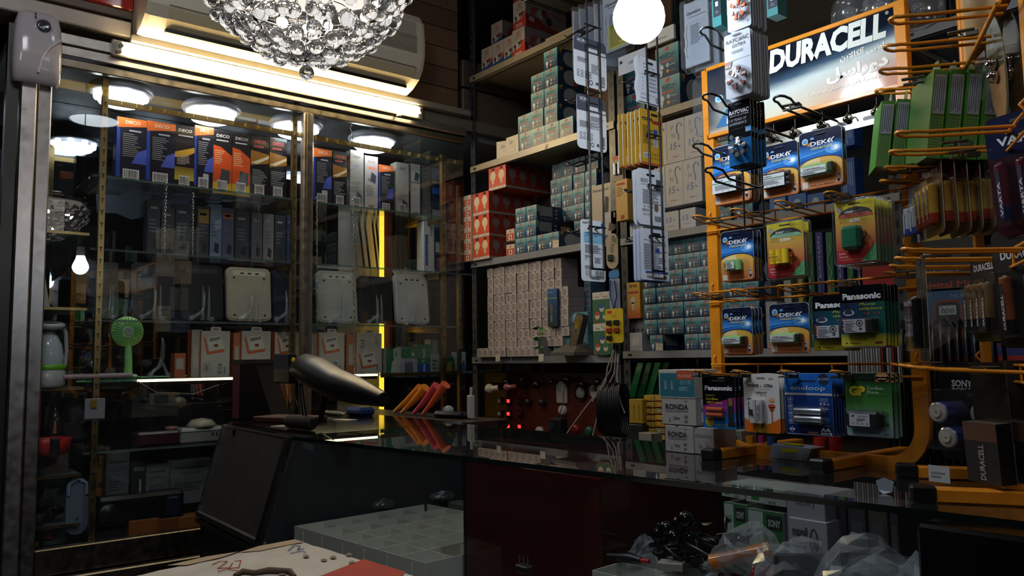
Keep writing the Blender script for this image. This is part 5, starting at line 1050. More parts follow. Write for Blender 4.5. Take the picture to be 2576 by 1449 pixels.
def yellow(w, h):
    b = MB(); b.prism(rr(w, h, w * .09, 0, -h), 0, .0022, 'c8982c', 'paper', side='d8d2c4'); b.y = 0; b.rect(-w * .40, -h * .20, w * .05, -h * .15, '14120e', 2); b.text('panther', -w * .18, -h * .19, h * .03, 'c8a83c', w * .38, l=3, bold=.02); b.rect(w * .05, -h * .24, w * .46, -h * .18, 'a02820', 2); b.poly(rr(w * .3, h * .045, h * .02, w * .14, -h * .10), '1c1810', 3)
    b.lines(-w * .38, -h * .62, w * .1, -h * .28, 11, '6c5418', 2); b.rect(w * .08, -h * .66, w * .26, -h * .36, 'c0c4d0', 2); b.rect(w * .08, -h * .44, w * .26, -h * .34, '2c4ca0', 3); b.lines(w * .10, -h * .64, w * .24, -h * .46, 6, '7a8090', 4); b.barcode(-w * .36, -h * .88, -w * .12, -h * .79, 2)
    for r in range(2):
        for c in range(4): b.ring(w * (0.02 + .12 * c), -h * (.80 + .07 * r), w * .03, w * .012, '4c3a10', 2, n=8)
    b.rect(-w * .46, -h * .99, w * .46, -h * .965, 'b83424', 2); return b
hang(yellow, (1608, 270, 1669, 422), -1.215, 'yellow card back with a dark red label', 6, 'yellow cards under the hanging bulb', dx=-.013)
def bexo(w, h):
    b = MB(); b.prism(rr(w, h, w * .13, 0, -h), 0, .0012, 'dde2ea', 'paper', side='9fb4c0'); b.y = 0; b.text('BEXO', -w * .22, -h * .24, h * .07, '3a3e48', w * .26, bold=.01, l=2); b.text('USB Flash', -w * .2, -h * .29, h * .025, '5a5e68', w * .3, l=2); b.rect(w * .2, -h * .35, w * .38, -h * .16, '4a4e58', 2); b.poly(rr(w * .3, h * .04, h * .018, w * .0, -h * .12), '1a1b20', 3)
    b.lines(-w * .3, -h * .62, w * .36, -h * .36, 10, '6a6e78', 2)
    for k in range(3): b.ring(-w * (.24 - .14 * k), -h * .67, w * .035, w * .012, '3a3e48', 2, n=6)
    b.text('BEXO', -w * .2, -h * .76, h * .05, '3a3e48', w * .24, bold=.01, l=2); b.text('CE FC', -w * .18, -h * .83, h * .035, '3a3e48', w * .26, l=2); b.disc(w * .18, -h * .68, w * .08, '7a6448', 2, rz=h * .07); b.barcode(w * .1, -h * .92, w * .36, -h * .82, 2, 'b9c0ca'); return b
hang(bexo, (1600, 420, 1674, 572), -1.215, 'plain white card back under the yellow cards', 2, 'plain white cards', dx=-.012)
def usb2(w, h):
    b = MB(); b.prism(rr(w, h, w * .07, 0, -h), 0, .0012, 'd8dde8', 'paper', side='6078b0'); b.y = 0; b.text('USB 2.0 Flash Drive', -w * .16, -h * .23, h * .025, '3c4050', w * .44, bold=.01, l=2); b.poly(rr(w * .32, h * .04, h * .018, w * .06, -h * .11), '1a1b20', 3); b.lines(-w * .38, -h * .78, w * .44, -h * .28, 16, '6c7282', 2)
    b.rect(w * .02, -h * .45, w * .16, -h * .38, '2c4a98', 3); b.rect(w * .03, -h * .72, w * .14, -h * .46, 'a8b0c4', 3); b.rect(-w * .34, -h * .835, w * .46, -h * .81, '3c68b8', 3); b.rect(-w * .34, -h * .855, w * .46, -h * .84, '5c6272', 3); b.barcode(-w * .32, -h * .95, -w * .08, -h * .885, 2, None); b.disc(w * .34, -h * .92, w * .07, '7a643c', 3, rz=h * .035); b.text('FC CE', w * .06, -h * .90, h * .03, '2c3040', w * .2, l=2)
    for k in range(3): b.rect(w * (-.02 + .1 * k), -h * .95, w * (.04 + .1 * k), -h * .925, '34406c', 2)
    b.rect(-w * .48, -h * .998, w * .48, -h * .985, '2c4a98', 2); return b
hang(usb2, (1609, 572, 1684, 710), -1.215, 'white card back with a blue line, lowest on the right strip', 3, 'white and blue cards', dx=-.011)
# ---- strip of hearing-aid batteries in front of the orange rack
t3 = thing('hanging_hook_strip', 'black hook strip holding the hearing aid batteries in front of the orange rack', 'display strip', (-.752, 1.12, 0))
for x, zt in ((-.021, 1.1), (.015, 1.1)):
    b = MB(); b.tube([(x, 0, .204), (x, 0, zt)], .0016, '1b1c20', 'plastic', 6); b.build('rod', t3)
b = MB(); b.tube([(-.024, 0, .204), (.018, 0, .204)], .002, '1b1c20', 'plastic', 6); b.build('cross_bar', t3)
for z in (.605, .498, .392, .276):
    b = MB(); b.tube([(-.023, .0, z - .005), (.017, .0, z - .005)], .002, '1b1c20', 'plastic'); loophook(b, -.003, z - .002, -.115, .0, w=.012, r=.0019, col='141518', rise=.012, mt='plastic'); b.build('hook', t3)
def rayovac(w, h, black):
    t = thing('hearing_aid_batteries', 'x', 'battery pack', (0, 0, 0)); b = MB(); c = '16171b' if black else 'b4bac4'; r = w * .09
    P = rr(w, h * .56, r, 0, -h, top=False)[:-2] + [(-w / 2, -h * .44), (-w / 2 + w * .03, -h * .42)]
    b.prism(rr(w, h, r, 0, -h), 0, .0009, c, 'film', side='c0c4cc'); b.y = 0; W = w / 2
    if black:
        b.rect(-W * .98, -h * .97, W * .98, -h * .58, '2468a8', 1, 'film'); b.text('RAYOVAC', 0, -h * .19, h * .062, 'd8dade', w * .86, bold=.02, shear=.08); b.disc(w * .05, -h * .165, w * .05, '16171b', 3); b.disc(w * .05, -h * .165, w * .02, 'b83a2c', 4); b.text('HEARING AID BATTERIES', 0, -h * .225, h * .02, 'a9adb4', w * .84); b.text('110 YEARS OF', -w * .06, -h * .30, h * .042, '9a9ea6', w * .76); b.text('EXPERIENCE', -w * .05, -h * .36, h * .042, '9a9ea6', w * .76)
        b.rect(w * .26, -h * .50, w * .5, -h * .42, '2f86c4', 2); b.text('675', w * .37, -h * .485, h * .035, 'd8dade', w * .16, l=3)
        for k in range(3): b.ring(-w * .38, -h * .53, w * (.03 + .03 * k), w * .012, '8a8e96', 2, n=10)
        for k in range(14): b.rect(-W + w * k / 14, -h * .425, -W + w * (k + .4) / 14, -h * .42, '6a6e76', 2)
    else:
        b.text('RAYOVAC', 0, -h * .15, h * .062, '1c1d22', w * .86, bold=.02, shear=.08); b.disc(w * .05, -h * .125, w * .05, 'b4bac4', 3); b.disc(w * .05, -h * .125, w * .022, 'b83a2c', 4); b.text('EXTRA', w * .05, -h * .23, h * .055, '26272c', w * .5, bold=.01, shear=.2)
        b.lines(-w * .25, -h * .32, w * .3, -h * .27, 3, '7a808a', 2); b.rect(-W, -h * .425, W, -h * .42, '8a7070', 2); b.poly([(-W, -h * .53), (-W, -h * .43), (-w * .2, -h * .43), (-w * .28, -h * .53)], '6c3a24', 2); b.text('312', -w * .38, -h * .52, h * .04, 'd8d0c8', w * .2, l=3); b.text('6', w * .36, -h * .93, h * .05, '26272c', w * .08)
    b.poly(rr(w * .3, h * .03, h * .012, 0, -h * .06), '0c0d10', 3); b.build('backing_card', t)
    b = MB(); cx, cz, R_ = (-.02 * w if black else 0), -h * .72, w * .43
    b.lathe([(R_, 0), (R_ * .98, -.006), (R_ * .9, -.0085), (R_ * .45, -.0085), (R_ * .35, -.011), (.0001, -.011)], 'ffffff', 'clear', 24, (cx, 0, cz), 'y'); b.lathe([(R_ * .30, -.0086), (R_ * .32, -.0112), (R_ * .28, -.0112)], 'ffffff', 'bag', 18, (cx, 0, cz), 'y'); b.build('dial_blister', t)
    for k in range(6):
        a = k * PI / 3 + .3; x, z = cx + R_ * .62 * math.cos(a), cz + R_ * .62 * math.sin(a)
        if black: b = MB(); b.cyl((x, -.006, z), (x, -.001, z), w * .09, 'b4b0aa', 'steel', 14); b.build('button_cell', t)
        else:
            b = MB(); b.y = -.0055; q = [(x + dx * math.cos(a) - dz * math.sin(a), z + dx * math.sin(a) + dz * math.cos(a)) for dx, dz in ((-R_ * .22, -w * .04), (R_ * .04, -w * .04), (R_ * .14, -w * .075), (R_ * .26, -w * .05), (R_ * .26, w * .05), (R_ * .14, w * .075), (R_ * .04, w * .04), (-R_ * .22, w * .04))]
            b.prism(q, -.0055, -.002, '6e3620', 'plastic'); b.build('cell_tab', t)
    return t
stack(lambda w, h: rayovac(w, h, False), (1821, 92, 1893, 232), 8, 'Grey hearing aid battery card with a brown dial', 'grey hearing aid battery cards', Y=1.035, dy=.0065)
stack(lambda w, h: rayovac(w, h, True), (1830, 262, 1893, 412), 5, 'Black and blue hearing aid battery card', 'black hearing aid battery cards', Y=1.045, dy=.009)
def ray_or(w, h):
    t = rayovac(w, h, False)
    for c in kids(t):
        if c.name.startswith('cell_tab'):
            c.data = c.data.copy(); a = c.data.color_attributes['Col']
            for i in range(len(a.data)): a.data[i].color = L('c85a20')
    return t
stack(ray_or, (1825, -85, 1890, 62), 7, 'Grey hearing aid card with orange dial at frame top', 'orange dial battery cards', Y=1.035, dy=.0065)
# teal-edged packs hanging above and behind, top
for i, (r, Y) in enumerate(((((1789, -40, 1815, 62)), 1.20), ((1926, -40, 1957, 34), 1.25))):
    x, z, w_, h_ = fit(*r, Y); b = MB(); b.box((-w_ / 2, 0, -h_), (w_ / 2, .03, 0), '2b6a6c', 'carton'); b.y = 0; b.rect(-w_ * .36, -h_ * .78, w_ * .5, -h_ * .1, '15222c', 1); b.rect(-w_ * .1, -h_ * .55, w_ * .2, -h_ * .45, 'c8ccd0', 2); b.ring(w_ * .05, -h_ * .68, w_ * .12, w_ * .03, '8a9298', 2)
    one('teal_carton', b, ['teal and black carton hanging left of the orange dial cards', 'plain teal carton end above the sign'][i], 'box', (x, Y, z))
# ---- clear packs with folded operation sheets
def manual(yel=False):
    def f(w, h):
        t = MB(); b = t; b.box((-w / 2, .0, -h), (w / 2, .004, 0), 'aab4c2', 'paper'); b.y = 0; b.rect(-w * .48, -h * .97, w * .48, -h * .02, 'b4bfcc', 1); b.text('Operation', -w * .1, -h * .2, h * .055, '20242c', w * .6, bold=.03); b.rect(-w * .3, -h * .25, w * .42, -h * .24, '4a505c', 2); b.rect(-w * .30, -h * .94, w * .38, -h * .30, 'a9b6c6', 2); b.lines(-w * .24, -h * .66, w * .34, -h * .36, 11, '5c6676', 3)
        if yel: b.rect(-w * .3, -h * .96, w * .46, -h * .55, 'c8c43a', 3); b.lines(-w * .24, -h * .92, w * .4, -h * .60, 10, '6c6c3c', 4)
        return b
    return f
def clearpack(mk, rect, Y, label, n, dy, rz=.0, group=None):
    x, z, w_, h_ = fit(*rect, Y); t = thing('clear_pack', label + (', nearest' if n > 1 else ''), 'pack', (x, Y, z), rz, group)
    b = mk(w_ * .86, h_ * .9); b.T = None; o = b.build('instruction_sheet', t, (0, .004, -h_ * .04))
    b = MB(); b.tube([(-w_ * .3, -.002, -h_ * .35), (-w_ * .34, -.004, -h_ * .5), (-w_ * .28, -.004, -h_ * .62), (-w_ * .36, -.003, -h_ * .7), (-w_ * .3, -.003, -h_ * .8)], .002, 'c4c9d2', 'plastic'); b.build('white_cable', t)
    b = MB(); o_ = rr(w_, h_, .006, 0, -h_); i_ = rr(w_ * .9, h_ * .93, .005, 0, -h_ * .965); n_ = len(o_); b.add([(x_, .012, z_) for x_, z_ in o_] + [(x_, -.01, z_) for x_, z_ in i_], [(i, (i + 1) % n_, (i + 1) % n_ + n_, i + n_) for i in range(n_)] + [tuple(range(n_, 2 * n_))], 'ffffff', 'bag'); b.tube([(x_, .012, z_) for x_, z_ in o_], .0012, 'ffffff', 'bag', 4, closed=True); b.build('clear_shell', t)
    b = MB(); b.tube([(-.012, -.02, .02), (-.012, -.026, -.005), (-.008, -.016, -.016), (.01, -.016, -.016), (.012, -.026, -.005), (.012, -.02, .02)], .003, '1a1b20', 'plastic'); b.build('hanger', t)
    for i in range(1, n): dup(t, (x + U(-.002, .002), Y + dy * i, z + U(-.004, .002)), rz, label + ', %s behind' % ORD[i], group)
clearpack(manual(), (1712, 6, 1788, 160), 1.42, 'Clear pack with a white operation sheet right of the bulb', 4, .035, .0, 'clear packs right of the bulb')
clearpack(manual(True), (1508, -10, 1588, 118), 1.62, 'Clear pack with a yellow and white operation sheet behind the bulb', 1, .04)
for i, x in enumerate((1437, 1453, 1470, 1490)):
    p = oY(x, 20 - 6 * i, 1.60); b = MB(); b.box((0, 0, -.20), (.011, .11, 0), '9fa9b8', 'bag'); b.box((.001, .003, -.19), (.009, .10, -.012), '8f9aab', 'paper'); b.y = -.0005; b.text('OPER', .006, -.07, .006, '20242c', .009, l=1)
    one('clear_pack', b, 'narrow clear pack seen edge on left of the hook strip, %s from the left' % ORD[i], 'pack', p, -.3, 'edge-on clear packs')
b = MB(); b.box((-.05, 0, -.05), (.05, .002, 0), 'c0c8d2', 'paper'); b.y = 0; b.text('HHR-9', .01, -.03, .01, '3a4250', .045); b.rect(-.045, -.02, -.035, -.012, '2a2c34', 1); one('price_card', b, 'white price card left below the bulb', 'card', oY(1590, 132, 1.55))
x, z, w_, h_ = fit(1745, 195, 1788, 335, 1.5); b = MB(); P = rr(w_, h_, w_ * .4, 0, -h_); b.prism([(x_ + .006 * math.sin(z_ * 60), z_) for x_, z_ in P], 0, .025, '5c534e', 'bag'); one('clear_pack', b, 'dark wavy transparent pack hanging beside the left rack post', 'pack', (x, 1.5, z))
# clear bags at the top behind the sign
for i, (px, py, w_, h_) in enumerate(((2150, -20, .07, .075), (2215, -30, .06, .07), (2300, -30, .09, .08))):
    p = oY(px, py, 1.42); b = MB(); b.T = Matrix.Rotation(.3 - .2 * i, 4, 'Y'); b.lathe([(.001, 0), (w_ * .35, -.005), (w_ * .5, -h_ * .4), (w_ * .42, -h_ * .8), (.001, -h_)], 'ffffff', 'bag', 10); b.T = b.T @ Matrix.Translation((0, 0, -h_ * .5)); b.ball((0, 0, 0), .012, '7a8090', 'bag', 8, 6)
    one('clear_bag', b, ['crumpled clear bag above the sign, left', 'crumpled clear bag above the sign, right', 'pale clear bag behind the topmost orange hook'][i], 'bag', p)

# ================================================================== SECOND ORANGE RACK, TURNED AWAY
RC = Vector((-.42, 1.205, 0)); RZ = -math.atan2(.867, .498); fdir = Vector((-.867, -.498, 0)).normalized(); tdir = Vector((.498, -.867, 0)).normalized()
def r2(Lf, s_, z): return RC + fdir * Lf + tdir * s_ + Vector((0, 0, z))
k2 = thing('countertop_rack', 'orange wire countertop rack at the right edge, turned sideways to the eye', 'rack', RC, RZ)
rack_frame(k2, .395, .588, .446, -.181, (.272, .128, -.016))
for z, ss in ((.42, (-.15, -.05, .05, .15)), (.272, (-.15, -.05, .05, .15)), (.125, (-.15, -.05, .05, .15)), (-.02, (-.14, .02, .14))):
    for s_ in ss: b = MB(); loophook(b, s_, z, -.14, -.012, w=.012, r=.0024, rise=.002); b.build('hook', k2)
b = MB(); b.box((-.195, -.006, .449), (.195, .002, .584), 'c9a878', 'gloss'); b.build('sign_board', k2)
b = MB(); b.cbox((-.2, -.01, .442), (.2, .004, .452), OR, 'orange_steel'); b.cbox((-.2, -.01, .582), (.2, .004, .590), OR, 'orange_steel'); b.cbox((-.203, -.01, .44), (-.19, .004, .590), OR, 'orange_steel'); b.build('sign_frame', k2)
b = MB(); b.tube([(-.2, -.03, .405), (.2, -.03, .405)], .003, OR, 'orange_steel'); b.build('hook_bar', k2)
def greenbox(w, h, d):
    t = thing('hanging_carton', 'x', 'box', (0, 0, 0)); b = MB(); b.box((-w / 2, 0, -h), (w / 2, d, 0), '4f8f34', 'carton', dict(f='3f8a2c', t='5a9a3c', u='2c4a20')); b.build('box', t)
    b = MB(); x = w / 2 + .0004; g = lambda y0, y1, z0, z1, c, k=0: b.add([(x + k * .0003, y0, z0), (x + k * .0003, y1, z0), (x + k * .0003, y1, z1), (x + k * .0003, y0, z1)], [(0, 1, 2, 3)], c, 'paper')
    g(d * .08, d * .92, -h * .98, -h * .52, '7aa858'); g(d * .1, d * .92, -h * .5, -h * .05, 'aeb4bc', 1)
    for i in range(5):
        for j in range(14): g(d * (.14 + .15 * i), d * (.22 + .15 * i), -h * (.51 + .033 * j + .01 * (i % 2)), -h * (.53 + .033 * j + .01 * (i % 2)), '3c5c2c', 1)
    for i in range(5): g(d * (.16 + .15 * i), d * (.22 + .15 * i), -h * (.48 - .02 * (i % 3)), -h * .08, '5a6070', 2)
    b.build('printed_side', t)
    b = MB(); b.prism([(-w * .3, 0), (w * .3, 0), (w * .08, h * .22), (-w * .08, h * .22)], d * .86, d * .9, '6c8a50', 'carton'); b.build('hang_tab', t); return t
g1 = None
for i in range(3):
    L_ = .138 - .022 * i; lb = 'small green hanging carton, %s on the far top hook from the left' % ORD[i]
    if not g1: g1 = greenbox(.07, .105, .019); g1['label'] = lb; g1['group'] = 'small green cartons'; g1.rotation_euler = (0, 0, RZ + .1); g1.location = r2(L_, -.14, .395)
    else: dup(g1, r2(L_, -.14, .395), RZ + .1, lb, 'small green cartons')
g2 = None
for i in range(5):
    L_ = .083 - .0215 * i; lb = 'large green hanging carton with a white text label, %s from the left' % ORD[i]; loc = r2(L_, -.045, .402 - .003 * i)
    if not g2: g2 = greenbox(.085, .128, .019); g2['label'] = lb; g2['group'] = 'large green cartons'; g2.rotation_euler = (0, -.0, RZ + .25); g2.location = loc; o = g2
    else: o = dup(g2, loc, RZ + .25, lb, 'large green cartons')
for o in [o for o in COL.objects if o.name.startswith('hanging_carton')]:
    o.rotation_euler = (-.14, 0, o.rotation_euler.z)
def cellcard(w, h, cells, card, cc, head, hc, brand=None, rot=False, bc='c8a83c'):
    t = thing('battery_card', 'x', 'battery pack', (0, 0, 0)); b = MB(); b.prism(rr(w, h, w * .12, 0, -h), 0, .0010, card, 'film', side='c9c0ac'); b.y = 0; b.poly([p for p in rr(w * .97, h * .34, w * .12, 0, -h * .345, bot=False)], hc, 1, 'film')
    if head: b.text(head, 0, -h * .25, h * .07, 'd0d0d4', w * .7, bold=.03)
    b.poly(rr(w * .3, h * .03, h * .012, 0, -h * .08), '0c0c0e', 3); b.build('backing_card', t)
    bw = w * .86 / cells; r = min(bw / 2, .0075) if not rot else bw / 2
    for k in range(cells):
        x = -w * .43 + bw * (k + .5); b = MB(); z0, z1 = -h * .88, -h * .40
        b.lathe([(.0001, z0), (r * .9, z0), (r, z0 + .001), (r, z0 + (z1 - z0) * .25), (r, z0 + (z1 - z0) * .26), (r, z1 - .003), (r * .92, z1), (r * .35, z1), (r * .35, z1 + .0015), (.0001, z1 + .0015)], [cc[0]] * 4 + [cc[1]] * 3 + ['b0aca4'] * 3, 'gloss', 14, (x, -r - .001, 0)); b.y = -2 * r - .0012
        if brand: b.rect(x - r * .35, z0 + .004, x + r * .35, z1 - .008, cc[2], 1); b.text(brand, x + r * .25, z0 + .006, r * .5, 'd4d6da', (z1 - z0) * .6, al='l', rot=PI / 2, l=2, bold=.03)
        b.build('battery', t)
    blister(t, 0, -h * .92, w * .94, h * .58, r * 2 + .003, r=.005); return t
def row2(mk, n, L0, dL, s_, z, label, group, yaw=0., tilt=0., jit=.0):
    t = mk(); t['label'] = label + (', leftmost' if n > 1 else ''); t.location = r2(L0, s_, z); t.rotation_euler = (tilt, 0, RZ + yaw)
    if n > 1: t['group'] = group
    for i in range(1, n): o = dup(t, r2(L0 - dL * i, s_, z + U(-.002, .002)), None, label + ', %s from the left' % ORD[i], group); o.rotation_euler = (tilt + U(-.02, .02), 0, RZ + yaw + U(-jit, jit))
    return t
row2(lambda: cellcard(.085, .118, 4, '7c6a3c', ('a83a20', 'c0983c', '1f2a6c'), 'RONDA', '5c1c28', 'RONDA'), 6, .079, .0155, -.05, .288, 'Red and gold alkaline battery card seen edge on', 'gold battery cards', .18, .0, .03)
row2(lambda: cellcard(.05, .09, 2, '8a8c90', ('2c4a9c', 'a9adb4', '8c93a0'), '', '40464c', 'maxell'), 1, .092, .015, -.13, .262, 'Small card of silver cells behind the gold battery cards', '', .35)
row2(lambda: cellcard(.10, .15, 3, '3a1c24', ('1d2650', '5c1a2c', '1b2244'), 'VARTA', '1d2440', 'VARTA'), 2, .0, .045, .13, .295, 'Dark red and navy battery card at the right edge', 'dark red and navy cards', .75, .1)
row2(lambda: cellcard(.085, .15, 2, '26241f', ('17181a', '8a4c28', '15161a'), 'DURACELL', '34322e', 'DURACELL'), 2, .005, .04, .10, .155, 'Black and copper battery card on the third hook row', 'black and copper cards', .62, .05)
row2(lambda: cellcard(.075, .13, 4, '3a3626', ('17181a', '7a5a34', '15161a'), 'DURACELL', '2c2a28', 'DURACELL'), 2, .028, .02, .0, .145, 'Black card of slim cells, further back on the third hook row', 'slim black cards', .3)
# round cells on cards, top right
def coin():
    t = thing('battery_card', 'x', 'battery pack', (0, 0, 0)); b = MB(); n = 20; P = [(.034 * math.cos(2 * PI * i / n), -.075 + .075 * math.sin(2 * PI * i / n)) for i in range(n)]; b.prism(P, 0, .001, '5a5a3c', 'film', side='9a9484'); b.y = 0; b.poly([(x * .9, z * .95 - .004) for x, z in P if z < -.07], '8a6434', 2); b.build('backing_card', t)
    for k in range(2): b = MB(); b.ball((0, -.004, -.066 - .017 * k), .0095, 'd4d4d8', 'chrome', 14, 8); b.build('battery', t)
    blister(t, 0, -.11, .045, .06, .018); return t
row2(coin, 3, .012, .02, .06, .445, 'Leaf shaped card with two shiny round cells at the upper right', 'leaf shaped cards', .12, .05)
# opened black card, crumpled clear bag
row2(lambda: cellcard(.045, .14, 1, '25221f', ('17181a', '17181a', '2a2a2e'), '', '3a3630', ''), 1, .112, .02, .06, .13, 'Opened empty battery card hanging at the rack post', '', .15)
b = MB(); b.add([(0, 0, 0), (.02, -.01, -.01), (.07, -.005, -.11), (.0, .0, -.15), (.04, .012, -.06)], [(0, 1, 4), (1, 2, 4), (4, 2, 3), (0, 4, 3)], 'ffffff', 'bag')
for i in range(9): b.tube([(.0, .004, -.03 - i * .006), (.03 + .002 * i, .01, -.09 - .003 * i), (.055, 0, -.10)], .0006, '8c8c8c', 'bag', 4)
one('clear_bag', b, 'crumpled clear bag between the two racks at the multimeter box', 'bag', oY(2310, 705, 1.6))
# C cells on the bottom hooks and black cards
def ccells():
    t = thing('battery_card', 'x', 'battery pack', (0, 0, 0)); b = MB(); b.prism(rr(.07, .135, .008, 0, -.135), 0, .001, '1a1b1e', 'film', side='6a6a66'); b.y = 0; b.text('SONY', 0, -.034, .009, 'b0b4bc', .03, bold=.03); b.build('backing_card', t)
    for k in range(2):
        b = MB(); z = -.068 - .033 * k; b.lathe([(.001, -.004), (.0062, -.004), (.0065, -.0015), (.0118, -.001), (.013, .0), (.0145, .001), (.0145, .045)], ['a8a49c'] * 4 + ['8a8680', '23307a', '50545e'], 'gloss', 22, (.012 * k - .006, -.047, z), 'y', smooth=False); b.build('battery', t)
    blister(t, 0, -.12, .064, .085, .050, r=.02); return t
row2(ccells, 2, .06, .05, -.02, -.012, 'Card of large blue ringed C cells on the bottom hooks', 'C cell cards', .85, .0)
def blk():
    t = thing('battery_card', 'x', 'battery pack', (0, 0, 0)); b = MB(); b.prism([(-.03, -.15), (.03, -.15), (.03, 0), (-.03, 0)], 0, .001, '2a2622', 'film', side='77706a'); b.build('backing_card', t)
    b = MB(); b.box((-.028, -.02, -.15), (.028, -.001, -.075), '141416', 'carton', dict(t='5a544e', f='151517')); b.y = -.02; b.rect(-.028, -.098, .028, -.075, '4a2a1c', 1); b.text('DURACELL', .004, -.146, .009, '8c8c90', .044, al='l', rot=PI / 2, bold=.03); b.build('box', t); return t
row2(blk, 3, .045, .035, .075, -.012, 'Black and copper boxed battery card at the lower right edge', 'boxed black cards', .55, .05)
b = MB(); b.box((0, 0, -.022), (.03, .001, 0), 'aeb0b2', 'paper'); b.y = 0; b.lines(.004, -.016, .026, -.006, 2, '7a7c80', 1, vert=False); one('price_tag', b, 'pale paper tag below the large C cells', 'tag', r2(.11, .0, -.152), RZ + .9)
for i, (L_, s_, z) in enumerate(((.045, .05, .43), (.095, -.05, .405), (.06, .05, .28), (.06, .1, .255), (.11, -.05, .275), (.10, .1, .13), (.12, -.02, .115), (.10, .0, -.015), (.05, .1, -.02))):
    dup(CL, r2(L_, s_, z), RZ + 1.4, 'small steel clip on the sideways rack, %s counted from the top' % ORD[i], 'clips on the sideways rack')
# ================================================================== INSIDE THE DISPLAY CABINET
XF = -3.11
BR = '86704a'
def brass(y, z0, z1, label, x=-2.985, w=.019):
    b = MB(); b.box((x - .02, y - w / 2, z0), (x, y + w / 2, z1), BR, 'steel')
    z = z0 + .03
    while z < z1 - .02: b.box((x - .001, y - .005, z - .002), (x + .0006, y + .005, z + .002), '120e08', 'paint'); b.box((x - .001, y - .0018, z - .014), (x + .0006, y + .0018, z), '120e08', 'paint'); z += .042
    one('slotted_upright', b, label, 'upright')
brass(.630, -.6, .985, 'slotted brass upright at the left behind the cabinet glass')
brass(1.322, -.6, .985, 'slotted brass upright just left of the middle door post')
brass(2.035, -.6, .93, 'slotted brass upright near the right end of the cabinet')
brass(2.12, -.6, .80, 'slim slotted brass upright at the corner beside the steel shelving', w=.012)
brass(2.42, -.6, .60, 'slotted brass upright beyond the corner post', x=-3.05)
b = MB(); b.box((-3.0, .63, .897), (-2.992, 2.16, .917), BR, 'steel')
for k in range(30): y = .68 + k * .049; b.box((-2.991, y, .900), (-2.984, y + .003, .914), 'd8c890', 'chrome')
one('slotted_rail', b, 'horizontal slotted brass rail with pins across the top of the cabinet', 'rail')
for i, (z, y0, y1, xb2, col) in enumerate(((.648, .60, 2.05, -3.33, ''), (.395, .60, 2.40, -3.40, ''), (.152, .60, 2.12, -3.36, ''), (-.052, .60, 1.70, -3.40, ''), (-.29, .60, 2.10, -3.40, ''), (-.60, .47, 2.10, -3.40, ''))):
    t = thing('glass_shelf', 'glass shelf of the cabinet, %s from the top' % ORD[i], 'shelf', (0, 0, 0)); b = MB(); b.box((xb2, y0, z - .008), (-3.004, y1, z), 'ffffff', 'pane'); b.build('pane', t)
    b = MB(); b.box((-3.004, y0, z - .008), (-3.0, y1, z), '5c8a84', 'pane_edge'); b.build('front_edge', t)
    for y in (.645, 1.305, 1.34, 2.02):
        if y < y1: b = MB(); b.add([(-3.005, y, z - .009), (-3.30, y, z - .009), (-3.30, y, z - .018), (-3.005, y, z - .035)], [(0, 1, 2, 3)], BR, 'steel'); b.add([(-3.005, y + .003, z - .009), (-3.30, y + .003, z - .009), (-3.30, y + .003, z - .018), (-3.005, y + .003, z - .035)], [(3, 2, 1, 0)], BR, 'steel'); b.build('bracket', t)
for i, z in enumerate((.445, .19, -.075, -.36, -.52)):
    b = MB(); b.box((-3.36, .455, z - .006), (-3.02, .60, z), '8f8a6c', 'pane_edge'); b.box((-3.02, .455, z - .008), (-3.015, .60, z + .001), BR, 'steel'); one('narrow_shelf', b, 'short brass edged shelf in the left bay of the cabinet, %s from the top' % ORD[i], 'shelf')
# round LED ceiling lamps of the cabinet
def claimp():
    t = thing('round_lamp', 'x', 'lamp', (0, 0, 0)); b = MB(); b.lathe([(.001, .075), (.10, .072), (.11, .055), (.105, .045), (.08, .04)], 'a9a9b4', 'plastic', 28); b.ball((.07, .05, .052), .003, '3a3a40'); b.cyl((0, 0, .07), (0, 0, .11), .012, 'a9a9b4'); b.build('base', t)
    b = MB(); b.lathe([(.001, .0), (.05, .002), (.072, .010), (.078, .02), (.06, .035)], 'ffffff', 'lamp_light', 24); b.build('diffuser', t)
    for k in range(9): b = MB(); a = k * 2 * PI / 9; b.ball((.08 * math.cos(a), .08 * math.sin(a), .034), .013, 'ffffff', 'lamp_light', 8, 6); b.build('crystal_light', t)
    return t
lp = None
for i, px in enumerate((303, 532, 745, 938)):
    p = oX(px, [268, 310, 346, 381][i], -3.085); lb = 'glowing round lamp under the cabinet top, %s from the left' % ORD[i]
    if not lp: lp = claimp(); lp['label'] = lb; lp.location = p; lp['group'] = 'round cabinet lamps'
    else: dup(lp, p, i * .3, lb, 'round cabinet lamps')
b = MB()
for x0, x1 in ((409, 436), (437, 478), (600, 645), (650, 690)):
    a, c = oX(x0, 215 + (x0 - 409) * .25, -3.25), oX(x1, 262 + (x0 - 409) * .23, -3.25); b.box((-3.26, a.y, c.z), (-3.25, c.y, a.z), '8fa3b4', 'paper')
one('pale_sheet', b, 'row of pale blue panels seen high inside the cabinet', 'panel')
